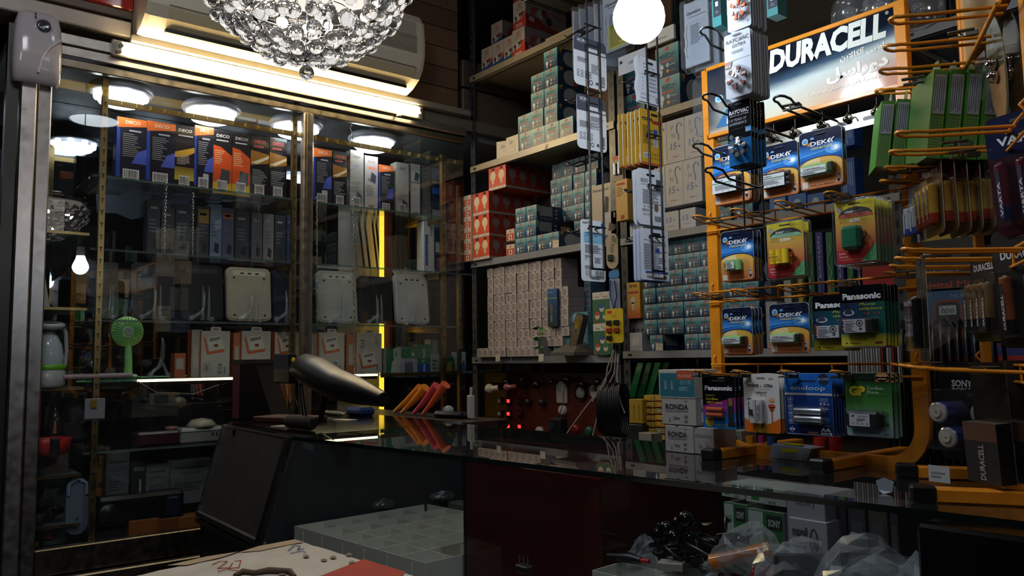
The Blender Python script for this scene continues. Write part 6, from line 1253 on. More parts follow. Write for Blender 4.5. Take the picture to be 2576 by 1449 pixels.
# ---- tall calculator boxes on the top shelf
def deco(w, h, st):
    b = MB(); d = .05; base = {'ob': '1c1a24', 'gold': '1f1a1a', 'or': '1d1a1c', 'red': '17151a', 'gry': '8d877e', 'pink': 'a0938f', 'wht': 'b0aaa4', 'dgry': '4c4c50', 'blu': '17203c'}[st[0]]
    sidec = {'red': '1a181c', 'gry': '6c675f'}.get(st[0], '1a2040'); b.box((-w / 2, 0, 0), (w / 2, d, h), base, 'film', dict(l=sidec, r='c8602c' if 'R' in st[1:] else sidec, t=base)); k = st[0]; W = w / 2
    if k == 'ob':
        b.poly([(-W, h * .84), (W, h * .90), (W, h), (-W, h)], 'c8602c', 1, 'film'); b.text('DECO', w * .02, h * .915, h * .05, 'd8a888', w * .5, bold=.03, shear=.1); b.rect(-w * .1, h * .80, w * .3, h * .825, '8a8484', 2); b.poly([(-W, h * .1), (-W * .72, h * .1), (-W * .8, h * .84), (-W, h * .84)], '2c3c88', 2, 'film'); b.lines(-w * .3, h * .42, w * .3, h * .78, 12, '5c5450', 2); b.poly([(w * .0, h * .32), (W * .98, h * .32), (W * .98, h * .56), (w * .2, h * .5)], '2a3a8c', 3)
        if 'c' in st: b.poly(rr(w * .3, h * .13, w * .04, w * .12, h * .16), 'a09490', 4)
    elif k == 'gold': b.text('DECO', 0, h * .9, h * .045, 'b8a898', w * .7, bold=.02, shear=.1); b.rect(-w * .35, h * .83, w * .4, h * .85, '9a8c80', 2); b.poly([(-W, h * .58), (W, h * .68), (W, h * .6), (-W * .2, h * .5), (-W, h * .5)], 'b8862c', 2, 'film'); b.grad(-W, h * .16, W, h * .36, [(0, 'b8a030'), (1, '6c4a24')], 1, 'film'); b.lines(-w * .4, h * .4, w * .3, h * .55, 6, '8a7464', 3)
    elif k == 'or': b.text('DECO', 0, h * .89, h * .045, 'a89c94', w * .7, bold=.02, shear=.1); b.rect(-w * .35, h * .83, w * .3, h * .85, '9a908a', 2); b.poly([(-W, h * .2), (W, h * .2), (W, h * .62), (-w * .1, h * .74), (-W, h * .76)], 'c0481f', 2, 'film'); b.rect(-W, h * .02, W, h * .2, 'b8902c', 1, 'film'); b.lines(-w * .42, h * .48, w * .1, h * .7, 7, 'd08a5c', 3); b.poly([(-w * .15, h * .2), (w * .35, h * .18), (w * .42, h * .38), (-w * .05, h * .41)], '241c1e', 3)
    elif k == 'red': b.text('DECO', 0, h * .88, h * .05, 'b02c24', w * .66, bold=.03, shear=.1); b.rect(-w * .35, h * .81, w * .2, h * .84, '8c241f', 2); b.poly([(-W, h * .56), (W, h * .70), (W, h * .66), (-W * .3, h * .55)], 'c8b08c', 3, 'film'); b.poly([(-W, h * .52), (W, h * .58), (W, h * .72), (-W, h * .76)], '8a5a20', 2, 'film'); b.lines(-w * .4, h * .24, w * .42, h * .48, 9, '6a625c', 2)
    elif k in ('gry', 'pink'):
        b.text('ToTo' if k == 'pink' else 'Jingod', 0, h * .88, h * .04, '2c2828', w * .5, shear=.3); 
        if k == 'pink': b.rect(-w * .2, h * .77, w * .25, h * .81, 'c86a3c', 2); z = .52
        else: z = .12; b.rect(-w * .3, h * .74, w * .1, h * .755, '6c68a0', 2)
        b.poly([(-w * .08, h * (z + .04)), (w * .3, h * z), (w * .38, h * (z + .14)), (w * .02, h * (z + .2))], '2a2a38', 3); b.ring(-w * .16, h * (z + .06), w * .09, w * .02, '2a2a30', 3)
        b.lines(-w * .4, h * .3, w * .3, h * .5, 6, '78706a', 2)
    elif k == 'wht': b.tube([(-W * .96, -.0006, h * .02), (W * .96, -.0006, h * .02), (W * .96, -.0006, h * .98), (-W * .96, -.0006, h * .98)], .0012, '1a1a1c', 'paper', 4, closed=True); b.rect(-W * .95, h * .9, W * .95, h * .905, '1a1a1c', 2); b.text('ES-M8P', 0, h * .93, h * .025, '8a3430', w * .6); b.rect(-W * .95, h * .65, W * .95, h * .66, '1a1a1c', 2); b.poly([(-w * .1, h * .70), (w * .3, h * .68), (w * .4, h * .82), (w * .02, h * .86)], '24242c', 3); b.lines(-w * .4, h * .5, w * .3, h * .58, 3, '8a8480', 2); b.barcode(-w * .2, h * .04, w * .35, h * .12, 2, None)
    elif k == 'dgry': b.text('LOTO', -w * .05, h * .84, h * .035, 'b0b0ac', w * .6, shear=.2); b.lines(-w * .3, h * .3, w * .4, h * .6, 9, '6a6a6c', 2); b.rect(-w * .3, h * .79, w * .2, h * .795, '8a8a8a', 2)
    elif k == 'blu': b.rect(-W, h * .8, W, h * .98, '244a90', 1, 'film'); b.ring(w * .1, h * .9, w * .14, w * .03, 'b8c4d4', 2, n=4); b.text('CROTEL', 0, h * .7, h * .04, 'c0c8d0', w * .84); b.rect(-W, h * .5, W, h * .62, '2854a0', 1, 'film'); b.rect(-W, h * .02, W, h * .2, '7c7478', 1)
    if k not in ('wht', 'dgry', 'blu'): b.barcode(-w * .28, h * .07, w * .26, h * (.23 if k != 'pink' else .15), 5, 'b0a49c')
    return b
TOP = [(294, 292, 369, 437, 'ob'), (369.5, 302, 440, 448, 'ob'), (441, 312, 489, 450, 'gold'), (490, 314, 536, 458, 'obc'), (537, 324, 583, 466, 'or'), (585, 332, 629, 472, 'or'), (631, 338, 676, 474, 'red'), (678, 344, 721, 482, 'red'),
       (787, 371, 835, 497, 'obc'), (837, 378, 873, 500, 'redR'), (881, 376, 915, 506, 'gry'), (917, 390, 951, 509, 'pink'), (952, 413, 990, 520, 'obR'), (996, 407, 1029, 523, 'gry'), (1031, 411, 1058, 527, 'wht'), (1060, 415, 1084, 529, 'dgry'), (1086, 421, 1111, 530, 'blu')]
TL = ['black and blue boxed calculator with an orange top, leftmost on the top glass shelf', 'black and blue boxed calculator with an orange top, second from the left', 'black and gold box, third on the top glass shelf', 'narrow orange topped blue box showing a pale calculator', 'black and orange box, left one of its pair', 'black and orange box, right one of its pair', 'black box with red lettering and gold flare, left one of its pair', 'black box with red lettering and gold flare, right one of its pair', 'orange topped dark box just right of the middle door post', 'black box with red lettering right of the middle post', 'grey box with a small calculator picture near its foot', 'pale pinkish box with an orange tag and calculator picture', 'orange topped dark box in the right half of the shelf', 'grey box beside the white outlined box', 'white box with black outlines on the top glass shelf', 'plain dark grey box left of the blue and black one', 'blue and black box at the right end']
for (x0, y0, x1, y1, st), lb in zip(TOP, TL):
    y, z, w_, h_ = fitX(x0, y0, x1, y1, XF); st = [s for s in ('gold', 'pink', 'dgry', 'gry', 'wht', 'blu', 'red', 'ob', 'or') if st.startswith(s)][:1] + list(st[-1:] if st[-1] in 'cR' else '')
    zb = .6485; one('calculator_box', deco(w_ * .97, z - zb - .001, st), lb, 'box', (XF, y, zb + .001), PA)
# ---- dim second row on the next shelf
SEC = [(372, 500, 404, 628, '2c2c36'), (404, 520, 440, 632, '39343a'), (441, 512, 478, 636, '2a3440'), (497, 518, 527, 640, '3c3a44'), (527, 512, 557, 612, '7488a0'), (560, 522, 588, 616, '5a5a78'), (593, 530, 626, 640, '403e48'), (634, 535, 659, 618, '66656c'), (663, 537, 688, 625, '8a7f80'), (692, 540, 718, 640, '33333c'), (722, 540, 742, 645, '2a3c6c')]
for i, (x0, y0, x1, y1, c) in enumerate(SEC):
    y, z, w_, h_ = fitX(x0, y0, x1, y1, -3.22); b = MB(); b.box((-w_ / 2, 0, 0), (w_ / 2, .05, z - .396), c, 'carton'); b.y = 0; H_ = z - .396; b.rect(-w_ * .3, H_ * .84, w_ * .2, H_ * .88, 'a89c9c', 1); b.lines(-w_ * .35, H_ * .45, w_ * .3, H_ * .7, 4, '6a6a74', 1); b.poly([(-w_ * .1, H_ * .2), (w_ * .25, H_ * .16), (w_ * .32, H_ * .32), (-w_ * .02, H_ * .36)], '20222c', 2)
    if i == 3: b.rect(-w_ * .4, H_ * .7, w_ * .4, H_ * .95, 'b0843c', 1)
    if i == 5: b.rect(-w_ * .4, H_ * .8, w_ * .4, H_ * .9, 'b8684c', 1)
    one('calculator_box', b, 'dim boxed calculator in the second row, %s from the left' % ORD[i], 'box', (-3.22, y, .396), PA)
b = MB(); P = [oX(*p, -3.30) for p in ((242, 488), (300, 492), (330, 478), (378, 484), (382, 505), (470, 500), (486, 520), (482, 555), (430, 560), (400, 540), (330, 552), (290, 536), (244, 535))]
b.add([tuple(p) for p in P], [tuple(range(len(P)))], '4a5262', 'plastic'); b.add([(p.x - .004, p.y, p.z) for p in P], [tuple(reversed(range(len(P))))], '4a5262', 'plastic'); one('grey_sheet', b, 'wavy edged blue grey plastic sheet hanging behind the chains', 'sheet')
# ---- chains
def chain(px, y0, y1, x, label, r=.006, col='b0b0ac'):
    a, c = oX(px[0], y0, x), oX(px[1], y1, x); n = int((a.z - c.z) / (r * 1.9)); b = MB()
    for k in range(n):
        t_ = k / n; p = a.lerp(c, t_); P = []
        for i in range(8):
            q = 2 * PI * i / 8; u, v = r * .55 * math.cos(q), r * 1.25 * math.sin(q); P.append((p.x + (u if k % 2 else 0), p.y + (0 if k % 2 else u), p.z + v))
        b.tube(P, r * .2, col, 'chrome', 4, closed=True)
    one('hanging_chain', b, label, 'chain')
chain((418, 412), 455, 645, -3.05, 'thin steel chain hanging between the shelves left of centre', .0065)
chain((486, 484), 490, 652, -3.05, 'thin steel chain hanging right of the first one')
chain((650, 648), 500, 640, -3.12, 'faint dark chain behind the second row of boxes', .005, '6a6a68')
chain((797, 798), 500, 815, -3.0, 'bright steel chain just right of the middle door post', .007)
chain((888, 892), 505, 940, -3.0, 'long steel chain in the right half of the cabinet', .0065)
chain((882, 888), 300, 372, -3.02, 'knotted steel chain above the boxes on the right', .009)
# ---- desk calculators shown from behind on clear stands
def calcback(w, h, col, dark=False):
    t = thing('desk_calculator', 'x', 'calculator', (0, 0, 0)); b = MB(); P = rr(w, h, w * .12); n = len(P)
    b.prism(P, .0, .018, col, 'plastic'); b.prism(rr(w * .92, h * .94, w * .1, 0, h * .03), -.004, .0, col, 'plastic'); b.build('case', t)
    b = MB(); b.y = -.004; b.poly(rr(w * .74, h * .09, w * .03, 0, h * .84), 'c4bcae' if not dark else '303238', 1, 'plastic')
    for k in range(3): b.rect(-w * .2 + k * w * .17, h * .87, -w * .12 + k * w * .17, h * .90, '24242a', 2)
    b.build('battery_cover', t)
    for x, z in ((-w * .34, h * .8), (w * .34, h * .8), (-w * .34, h * .1), (w * .34, h * .1)): b = MB(); b.cyl((x, -.005, z), (x, -.003, z), w * .025, '18181a', 'paint', 8); b.build('screw', t)
    b = MB(); b.rect(-w * .06, h * .62, w * .12, h * .72, 'a4a4a4' if not dark else '8a6a64', 2) if not dark else b.disc(w * .32, h * .62, w * .04, 'a04838', 2); b.build('label_sticker', t); b = MB()
    for xx in (w * .12, -w * .02):
        P = [(xx, -.010, -.004), (xx + .002, -.012, h * .1), (xx + .004, -.010, h * .35), (xx + .006, -.006, h * .6)]; b.tube(P, [.008, .007, .005, .003], 'ffffff', 'bag', 6)
    b.tube([(w * .0 - .045, -.012, .0), (-.03, -.016, .012), (-.005, -.014, .03), (w * .02, -.012, h * .22), (w * .05, -.010, h * .5)], [.009, .006, .006, .005, .003], 'ffffff', 'bag', 6); b.ball((-.045, -.014, .004), .011, 'ffffff', 'bag', 8, 6); b.ball((w * .2, -.012, .0), .010, 'ffffff', 'bag', 8, 6); b.build('clear_stand', t); return t
CA = [(253, 655, 298, 788, '16181c', 1, 'black desk calculator left of the first chain, seen from behind'), (335, 655, 440, 795, '14161a', 1, 'black desk calculator under the first chain, seen from behind'), (458, 660, 562, 797, '17181d', 1, 'black desk calculator with a shiny top edge, right of the first chain'), (574, 667, 683, 797, 'a59c8c', 0, 'beige desk calculator seen from behind'), (690, 675, 748, 803, '1a2038', 1, 'navy desk calculator half hidden by the brass upright'), (803, 676, 897, 803, 'a7a49f', 0, 'pale grey desk calculator right of the middle post'), (906, 690, 988, 803, '1d1c1e', 1, 'black desk calculator with a red dot, in the right half'), (998, 685, 1081, 806, 'b9b6b4', 0, 'white desk calculator at the right end')]
for x0, y0, x1, y1, c, dk_, lb in CA:
    y, z, w_, h_ = fitX(x0, y0, x1, y1, -3.10); t = calcback(w_, z - .165, c, dk_); t.location = (-3.10, y, .163); t.rotation_euler = (-.1, 0, PA); t['label'] = lb
# ---- shelf with the light strip
b = MB(); a, c = oX(345, 948, -3.0), oX(962, 938, -3.0); b.box((-3.004, .60, -.075), (-2.996, 1.70, -.062), '2a2620', 'steel'); one('shelf_rail', b, 'dark rail carrying the light strip under the calculator cartons', 'rail')
t = thing('led_strip', 'glowing warm strip of small lights along the shelf under the orange and white cartons', 'light strip', (0, 0, 0)); b = MB(); b.box((-2.996, .76, -.0625), (-2.990, 1.70, -.054), 'ffffff', 'strip_light'); b.build('light_strip', t)
b = MB(); b.tube([(-2.99, 1.5, -.06), (-2.985, 1.46, -.085), (-2.98, 1.40, -.11)], .0022, 'b8a888', 'plastic'); b.tube([(-2.99, .76, -.06), (-2.985, .82, -.10), (-2.985, .95, -.11), (-2.99, 1.04, -.08)], .002, '6c6658', 'plastic'); b.build('wire', t)
def arc(w, h, flip=False):
    b = MB(); d = .06; b.box((-w / 2, 0, 0), (w / 2, d, h), 'b4ada6', 'carton', dict(l='c0602c', r='b8562a', t='c0bab2')); W = w / 2
    z0 = .5 if not flip else .12; b.poly([(-w * .30, h * (z0 - .02)), (w * .3, h * (z0 + .04)), (w * .3, h * (z0 + .10)), (-w * .24, h * (z0 + .04)), (-w * .36, h * (z0 + .36)), (-w * .42, h * (z0 + .36))], 'c0562c', 2); b.poly([(-w * .22, h * (z0 + .06)), (w * .3, h * (z0 + .12)), (w * .18, h * (z0 + .42)), (-w * .3, h * (z0 + .36))], 'c9c4bc', 3); b.poly([(-w * .2, h * (z0 + .26)), (w * .16, h * (z0 + .32)), (w * .15, h * (z0 + .38)), (-w * .24, h * (z0 + .33))], '7a7a78', 4); b.rect(-w * .06, h * (z0 + .15), w * .08, h * (z0 + .21), '7c3028', 4)
    zz = h * .2 if not flip else h * .82; xx = -w * .30 if not flip else w * .3; b.ring(xx, zz, w * .13, w * .02, '8a8480', 2, rz=h * .13); b.text('ARC', xx + w * .05, zz - h * .08, w * .12, '8a3a2c', h * .16, al='l', rot=PI / 2, bold=.03)
    xx = w * .22 if not flip else -w * .2; b.text('D.S.B', xx, h * (.06 if not flip else .62), w * .14, '2c2a2a', h * .22, al='l', rot=PI / 2, bold=.01, shear=.2); b.lines(w * .3, h * .06, w * .36, h * .36, 1, '6c6864', 2)
    b.prism([(-w * .2, h), (w * .2, h), (w * .16, h * 1.09), (-w * .16, h * 1.09)], .0, .002, 'c4beb8', 'carton'); b.rect(-w * .1, h * 1.03, w * .1, h * 1.05, '2a2826', 2)
    return b
AR = [(507, 832, 577, 943), (609, 832, 680, 941), (692, 836, 752, 941), (803, 836, 866, 940), (897, 838, 960, 938)]
for i, r in enumerate(AR):
    y, z, w_, h_ = fitX(*r, XF); one('calculator_carton', arc(w_, z + .051, i == 4), 'white and orange hanging carton above the light strip, %s from the left' % ORD[i], 'box', (XF, y, -.0515), PA)
for i, (x0, x1, y0) in enumerate(((483, 506, 828), (588, 606, 836), (758, 800, 838), (872, 895, 840))):
    y, z, w_, h_ = fitX(x0, y0, x1, 942, XF - .02); b = MB(); b.box((-w_ / 2, 0, 0), (w_ / 2, .05, z + .05), 'b87048' if i % 2 else 'a89e96', 'carton', dict(l='c0602c')); b.y = 0; b.rect(-w_ * .3, h_ * .2, w_ * .2, h_ * .7, 'b9b0a8', 1); one('calculator_carton', b, 'narrow orange edged carton between the larger ones, %s from the left' % ORD[i], 'box', (XF - .02, y, -.0515), PA)
b = MB(); b.box((-.02, 0, 0), (.02, .05, .09), 'b8582c', 'carton'); b.y = 0; b.rect(-.014, .03, .012, .07, 'b0a8a0', 1); one('orange_box', b, 'small orange box at the left end of the white and orange cartons', 'box', (XF - .04, oX(462, 900, XF).y, -.0515), PA)
# green handheld fan
fp = oX(322, 945, -3.06); ft = thing('handheld_fan', 'light green handheld fan standing on the shelf', 'fan', (fp.x, fp.y, -.0515), PA)
b = MB(); b.cbox((-.045, -.02, 0), (.03, .03, .016), '7fb86c', 'plastic', .006); b.build('base', ft)
b = MB(); b.tube([(0, 0, .014), (0, 0, .06), (-.002, 0, .12)], [.014, .013, .011], '7fbf6c', 'plastic', 12); b.build('handle', ft)
b = MB(); b.lathe([(.001, -.014), (.018, -.014), (.052, -.008), (.054, 0), (.054, .016), (.045, .02)], '86c870', 'plastic', 28, (-.006, 0, .165), 'y')
for k in range(28): a = 2 * PI * k / 28; b.tube([(-.006 + .02 * math.cos(a), -.0145, .165 + .02 * math.sin(a)), (-.006 + .05 * math.cos(a), -.0095, .165 + .05 * math.sin(a))], .0012, '3c7a34', 'plastic', 4)
b.build('cage', ft); b = MB(); b.cyl((-.006, -.019, .165), (-.006, -.013, .165), .013, '8a8a90', 'plastic', 16); b.build('hub', ft)
b = MB(); b.tube([(-.03, 0, 0), (-.02, 0, .02), (.0, 0, .035), (.01, 0, .07), (.012, 0, .11), (.008, 0, .14)], [.010, .007, .008, .008, .007, .004], 'ffffff', 'bag', 8); b.ball((-.03, 0, .006), .012, 'ffffff', 'bag', 8, 6); b.ball((.03, 0, .006), .011, 'ffffff', 'bag', 8, 6); b.tube([(.03, 0, .004), (.012, 0, .05)], .005, 'ffffff', 'bag')
one('clear_stand', b, 'empty clear plastic stand right of the green fan', 'stand', (-3.06, oX(400, 940, -3.06).y, -.046), PA)
b = MB(); b.tube([(0, -.13, .008), (0, .08, .010)], .009, 'a58a90', 'plastic', 10); one('tube_packet', b, 'dusty pink tube lying left of the green fan', 'tube', (-2.99, oX(245, 942, -2.99).y + .03, -.048))
# ---- left bay: carton, white cone, lantern, red lamp, candle bulb
y, z, w_, h_ = fitX(104, 492, 160, 596, -3.08); t = thing('white_carton', 'black and white carton with a square label in the left bay', 'box', (-3.08, y, .446), PA); b = MB(); b.box((-w_ / 2 - .02, 0, 0), (w_ / 2, .12, .115), '98918c', 'carton', dict(r='17171a', t='8a8480')); b.y = 0; b.rect(-w_ * .1, .08, w_ * .05, .095, '4a2c20', 1); b.lines(w_ * .1, .03, w_ * .45, .1, 7, '7a7470', 1); b.build('box', t)
b = MB(); x = w_ / 2 + .001; b.add([(x, .03, .06), (x, .085, .06), (x, .085, .105), (x, .03, .105)], [(0, 1, 2, 3)], 'b0aaa8'); b.build('square_label', t)
b = MB(); b.lathe([(.045, 0), (.03, .09), (.012, .16), (.001, .17)], 'b0aaa4', 'plastic', 20); b.build('white_cone'); o = [o for o in COL.objects if o.name == 'white_cone'][0]; tag(o, 'white ribbed cone shade beside the left aluminium post', 'lamp shade'); o.location = (-3.05, oX(86, 780, -3.05).y, .192)
ln = thing('camping_lantern', 'white lantern with a glassy bulb and a bright green band', 'lantern', (-3.04, oX(118, 975, -3.04).y, -.074), PA)
b = MB(); b.lathe([(.001, 0), (.048, 0), (.052, .01), (.052, .062), (.001, .064)], 'b0aaae', 'plastic', 24); b.build('base', ln)
b = MB(); b.lathe([(.0525, .058), (.0545, .06), (.0545, .074), (.050, .076)], '6cae24', 'plastic', 24); b.build('green_band', ln)
b = MB(); b.lathe([(.044, .076), (.046, .10), (.040, .14), (.026, .17), (.014, .182)], 'b4bcc4', 'gloss', 24); b.build('globe', ln)
b = MB(); P = [(.05, 0, .07), (.054, 0, .12), (.05, 0, .18), (.036, 0, .20)]; b.tube(P, [.007, .006, .007, .009], 'a9a2a8', 'gloss', 8)
b.T = Matrix.Translation((0, 0, .205)) @ Matrix.Rotation(.15, 4, 'X'); b.lathe([(.032, -.012), (.047, -.006), (.049, .004), (.042, .010), (.03, .006)], 'b4adb4', 'gloss', 24); b.T = None; b.build('carry_ring', ln)
b = MB(); b.lathe([(.001, -.004), (.031, -.002)], '1a1a1c', 'gloss', 20, (0, 0, .212)); b.lathe([(.004, .17), (.02, .19), (.001, .2)], '6a6a72', 'gloss', 12); b.build('socket', ln)
rl = thing('red_lamp_stand', 'bright red plastic lamp stand with a wide bowl, low in the left bay', 'stand', (-3.04, oX(120, 1125, -3.04).y, -.29), PA)
b = MB(); b.lathe([(.001, 0), (.062, .0), (.068, .05), (.066, .052), (.06, .048), (.055, .006)], 'b8221a', 'plastic', 24); b.build('bowl', rl)
b = MB(); b.cbox((-.055, -.015, .05), (-.025, .02, .22), 'b0241c', 'plastic', .006); b.build('arm', rl)
b = MB(); b.cbox((-.005, -.072, -.005), (.022, -.06, .055), '120f0f', 'plastic', .004); b.build('black_strap', rl)
b = MB(); b.lathe([(.011, 0), (.013, .02), (.017, .045), (.016, .06), (.010, .085), (.001, .105)], 'ffffff', 'clear', 16); b.lathe([(.006, .02), (.003, .06)], 'b0683c', 'plastic', 8); b.lathe([(.013, -.02), (.013, .004)], '8a8a88', 'steel', 14); one('candle_bulb', b, 'clear candle bulb standing on the red bowl', 'bulb', (-2.985, oX(137, 1100, -2.985).y, -.24))
# ---- lower shelves
def pbox(key, rect, X, zb, col, lb, d=.06, deco_=None, name='carton', cat='box', mt='carton'):
    y, z, w_, h_ = fitX(*rect, X); b = MB(); h_ = z - zb; b.cbox((-w_ / 2, 0, 0), (w_ / 2, d, h_), col, mt, .0015); b.y = 0
    if deco_: deco_(b, w_, h_)
    return one(name, b, lb, cat, (X, y, zb), PA)
txt = lambda s, c='4a4a4e': (lambda b, w, h: (b.rect(-w * .35, h * .80, w * .35, h * .84, c, 1), b.text(s, 0, h * .66, h * .05, c, w * .5, l=1), b.lines(-w * .35, h * .3, w * .35, h * .5, 4, c, 1)))
ZL = -.289
pbox(0, (214, 1003, 263, 1078), -2.975, -.18, '8f8a92', 'pale rectangular card hung on the left brass upright', .004, name='hanging_card', cat='card', mt='plastic')
b = MB(); b.box((-.012, -.004, 0), (.006, 0, .026), 'b8943c', 'steel'); one('brass_clip', b, 'small brass clip holding the pale card on the upright', 'clip', (-2.971, oX(238, 1015, -2.97).y, oX(238, 1025, -2.97).z), PA)
# telephones on the fourth shelf
def deskphone(col, w, lb, px, py, zb, X=-3.08):
    p = oX(px, py, X); t = thing('desk_phone', lb, 'telephone', (X, p.y, zb), PA); b = MB(); b.prism([(-w / 2, 0), (w / 2, 0), (w / 2, .035), (-w / 2, .05)], 0, .14, col, 'plastic'); b.build('body', t)
    b = MB(); b.tube([(-w * .36, .02, .055), (-w * .36, .06, .066), (-w * .36, .12, .06)], [.016, .011, .016], col, 'plastic', 8); b.build('handset', t); b = MB(); b.cbox((-w * .08, .03, .048), (w * .35, .08, .056), '2a2c30', 'plastic'); b.build('display', t); return t
deskphone('3a3733', .16, 'dark desk telephone with a raised screen, mid cabinet below the light strip', 390, 1050, ZL + .10)
pbox(0, (376, 1020, 560, 1048), -3.2, ZL, '17161a', 'black base carrying the telephones in the shadow below the light strip', .1, name='display_base', cat='base', mt='plastic')
b = MB(); b.prism([(-.045, 0), (.045, 0), (.04, .055), (-.05, .06)], 0, .006, '6c655a', 'plastic'); b.prism(rr(.05, .03, .004, -.008, .022), -.002, .0, '2a2c2a', 'plastic'); one('caller_display', b, 'tilted beige display unit with a dark screen on the shadowed shelf', 'display unit', (-3.1, oX(410, 1050, -3.1).y, -.165), PA)
b = MB(); b.ball((0, 0, .02), .03, '7a705f', 'plastic', 12, 8, sz=.8); one('beige_receiver', b, 'beige rounded receiver beside the tilted display', 'telephone', (-3.12, oX(448, 1035, -3.12).y, -.165))
b = MB(); b.cbox((-.075, 0, 0), (.075, .08, .05), '3a1420', 'plastic', .008); b.lathe([(.001, .0), (.02, .0), (.022, .01), (.02, .014)], 'a0706c', 'plastic', 16, (.05, .03, .05)); one('maroon_telephone', b, 'dark maroon telephone lying beside the white one', 'telephone', (-3.03, oX(400, 1110, -3.03).y, ZL), PA)
wp = thing('white_telephone', 'white desk telephone with its handset on top, at the counter corner', 'telephone', (-3.03, oX(508, 1112, -3.03).y, ZL), PA)
b = MB(); b.cbox((-.075, 0, 0), (.09, .09, .055), '8d8b84', 'plastic', .006); b.y = 0; b.rect(.035, .022, .042, .034, '18181a', 1); b.rect(.05, .022, .057, .034, '18181a', 1); b.tube([(-.075, -.001, .044), (.09, -.001, .044)], .003, 'aaa8a2', 'plastic'); b.build('body', wp)
b = MB(); b.lathe([(.001, 0), (.05, 0), (.052, .008), (.035, .026), (.001, .032)], 'a89c88', 'plastic', 20, (.01, .04, .055)); b.build('handset', wp)
ZB = -.599
pbox(0, (268, 1140, 324, 1244), -3.12, -.50, '55575a', 'grey upright carton behind the left part of the dark radio', .05, txt('LEDI', '34363a'))
pbox(0, (368, 1172, 425, 1240), -3.12, -.50, '6c6d6c', 'pale grey booklet box left of the wide white one', .05, txt('iZer', '3c3c3e'))
pbox(0, (424, 1160, 530, 1262), -3.14, -.52, '6f7175', 'wide pale grey carton low in the cabinet', .05, txt('ZNF', '3a3c40'))
pbox(0, (330, 1165, 366, 1240), -3.12, -.50, '1f2024', 'black slim pack with a white pen between the pale boxes', .04, lambda b, w, h: (b.rect(-w * .3, h * .8, w * .4, h * .9, '6a6a6c', 1), b.rect(w * .05, h * .3, w * .2, h * .6, '9a9a98', 1)))
pbox(0, (240, 1150, 268, 1260), -3.16, -.52, '8a5a1c', 'ochre carton right behind the left brass upright', .05, lambda b, w, h: b.disc(0, h * .5, w * .3, '3a2a18', 1))
rd = thing('portable_radio', 'long black portable radio with a phone shaped display, low in the cabinet', 'radio', (-3.03, oX(350, 1340, -3.03).y, -.555), PA)
b = MB(); b.cbox((-.135, 0, 0), (.15, .08, .105), '0f1016', 'plastic', .012); b.build('case', rd); b = MB(); b.y = -.001; b.poly(rr(.045, .07, .004, .11, .02), '22263a', 1, 'plastic'); b.rect(.095, .08, .125, .084, '70727a', 2); b.build('display', rd)
b = MB(); b.lathe([(.001, -.004), (.028, -.004), (.032, 0)], '1c1d24', 'plastic', 20, (-.10, 0, .05), 'y'); b.build('speaker', rd)
pbox(0, (232, 1338, 330, 1356), -3.05, ZB, '141318', 'black box under the portable radio', .06)
for i, (x0, x1) in enumerate(((325, 400), (400, 448), (449, 530))): pbox(0, (x0, 1312 - i * 5, x1, 1350 - i * 8), -3.02, ZB + .002, ['8a4a18', '7c4420', '94581c'][i], 'orange brown flat carton at the cabinet foot, %s from the left' % ORD[i], .07)
b = MB(); b.ball((0, 0, .008), .007, '9a9a94', 'chrome'); b.ball((-.012, 0, .002), .006, '9a9a94', 'chrome'); one('glass_beads', b, 'two little shiny beads beside the orange cartons', 'beads', (-2.985, oX(323, 1345, -2.985).y, ZB))
# left low bay
pbox(0, (112, 1130, 166, 1330), -3.12, ZB, '625f60', 'tall grey carton at the bottom left of the cabinet', .06, lambda b, w, h: b.rect(-w * .3, h * .75, w * .4, h * .98, '7c5a58', 1))
b = MB(); w_, h_ = .066, .185; b.prism(rr(w_, h_, .03), 0, .012, '6f7488', 'plastic'); b.prism(rr(w_ * .72, h_ * .8, .006, 0, .01), -.002, 0, '6a7084', 'plastic'); b.tube([(-w_ * .4, -.004, h_ * .7), (-w_ * .38, -.004, h_ * .9), (0, -.004, h_ * .98), (w_ * .38, -.004, h_ * .9), (w_ * .4, -.004, h_ * .7)], .005, '8f9cb4', 'gloss'); b.y = -.003; b.disc(0, .05, .005, '3a3c48', 1); one('white_remote', b, 'long rounded bluish white device leaning in the lower left', 'device', (-3.04, oX(192, 1330, -3.04).y, -.56), PA)
for i, (px, py, c, s_) in enumerate(((85, 1200, '1c1f22', .02), (95, 1235, '1a1a1c', .024), (120, 1270, '2a2d30', .03), (150, 1290, '17181a', .022), (100, 1310, '3a4044', .03), (80, 1335, '6c7470', .028), (125, 1355, '5c2a2c', .022), (90, 1375, '6a5020', .016), (105, 1190, '5a7078', .012))):
    p = oX(px, py, -3.02); b = MB(); b.cbox((-s_, -s_ * .6, 0), (s_, s_ * .6, s_ * 1.1), c, 'gloss', s_ * .25); b.cyl((-s_ * .5, s_ * .6, s_ * .5), (-s_ * .5, s_ * .9, s_ * .5), s_ * .2, '8a8a88', 'chrome', 8); one('adapter', b, 'small adapter in the crowded lower left bay, %s from the top' % ORD[i], 'adapter', (-3.06, p.y, p.z - s_ * .5), PA + .3 * i, 'adapters in the lower left bay')
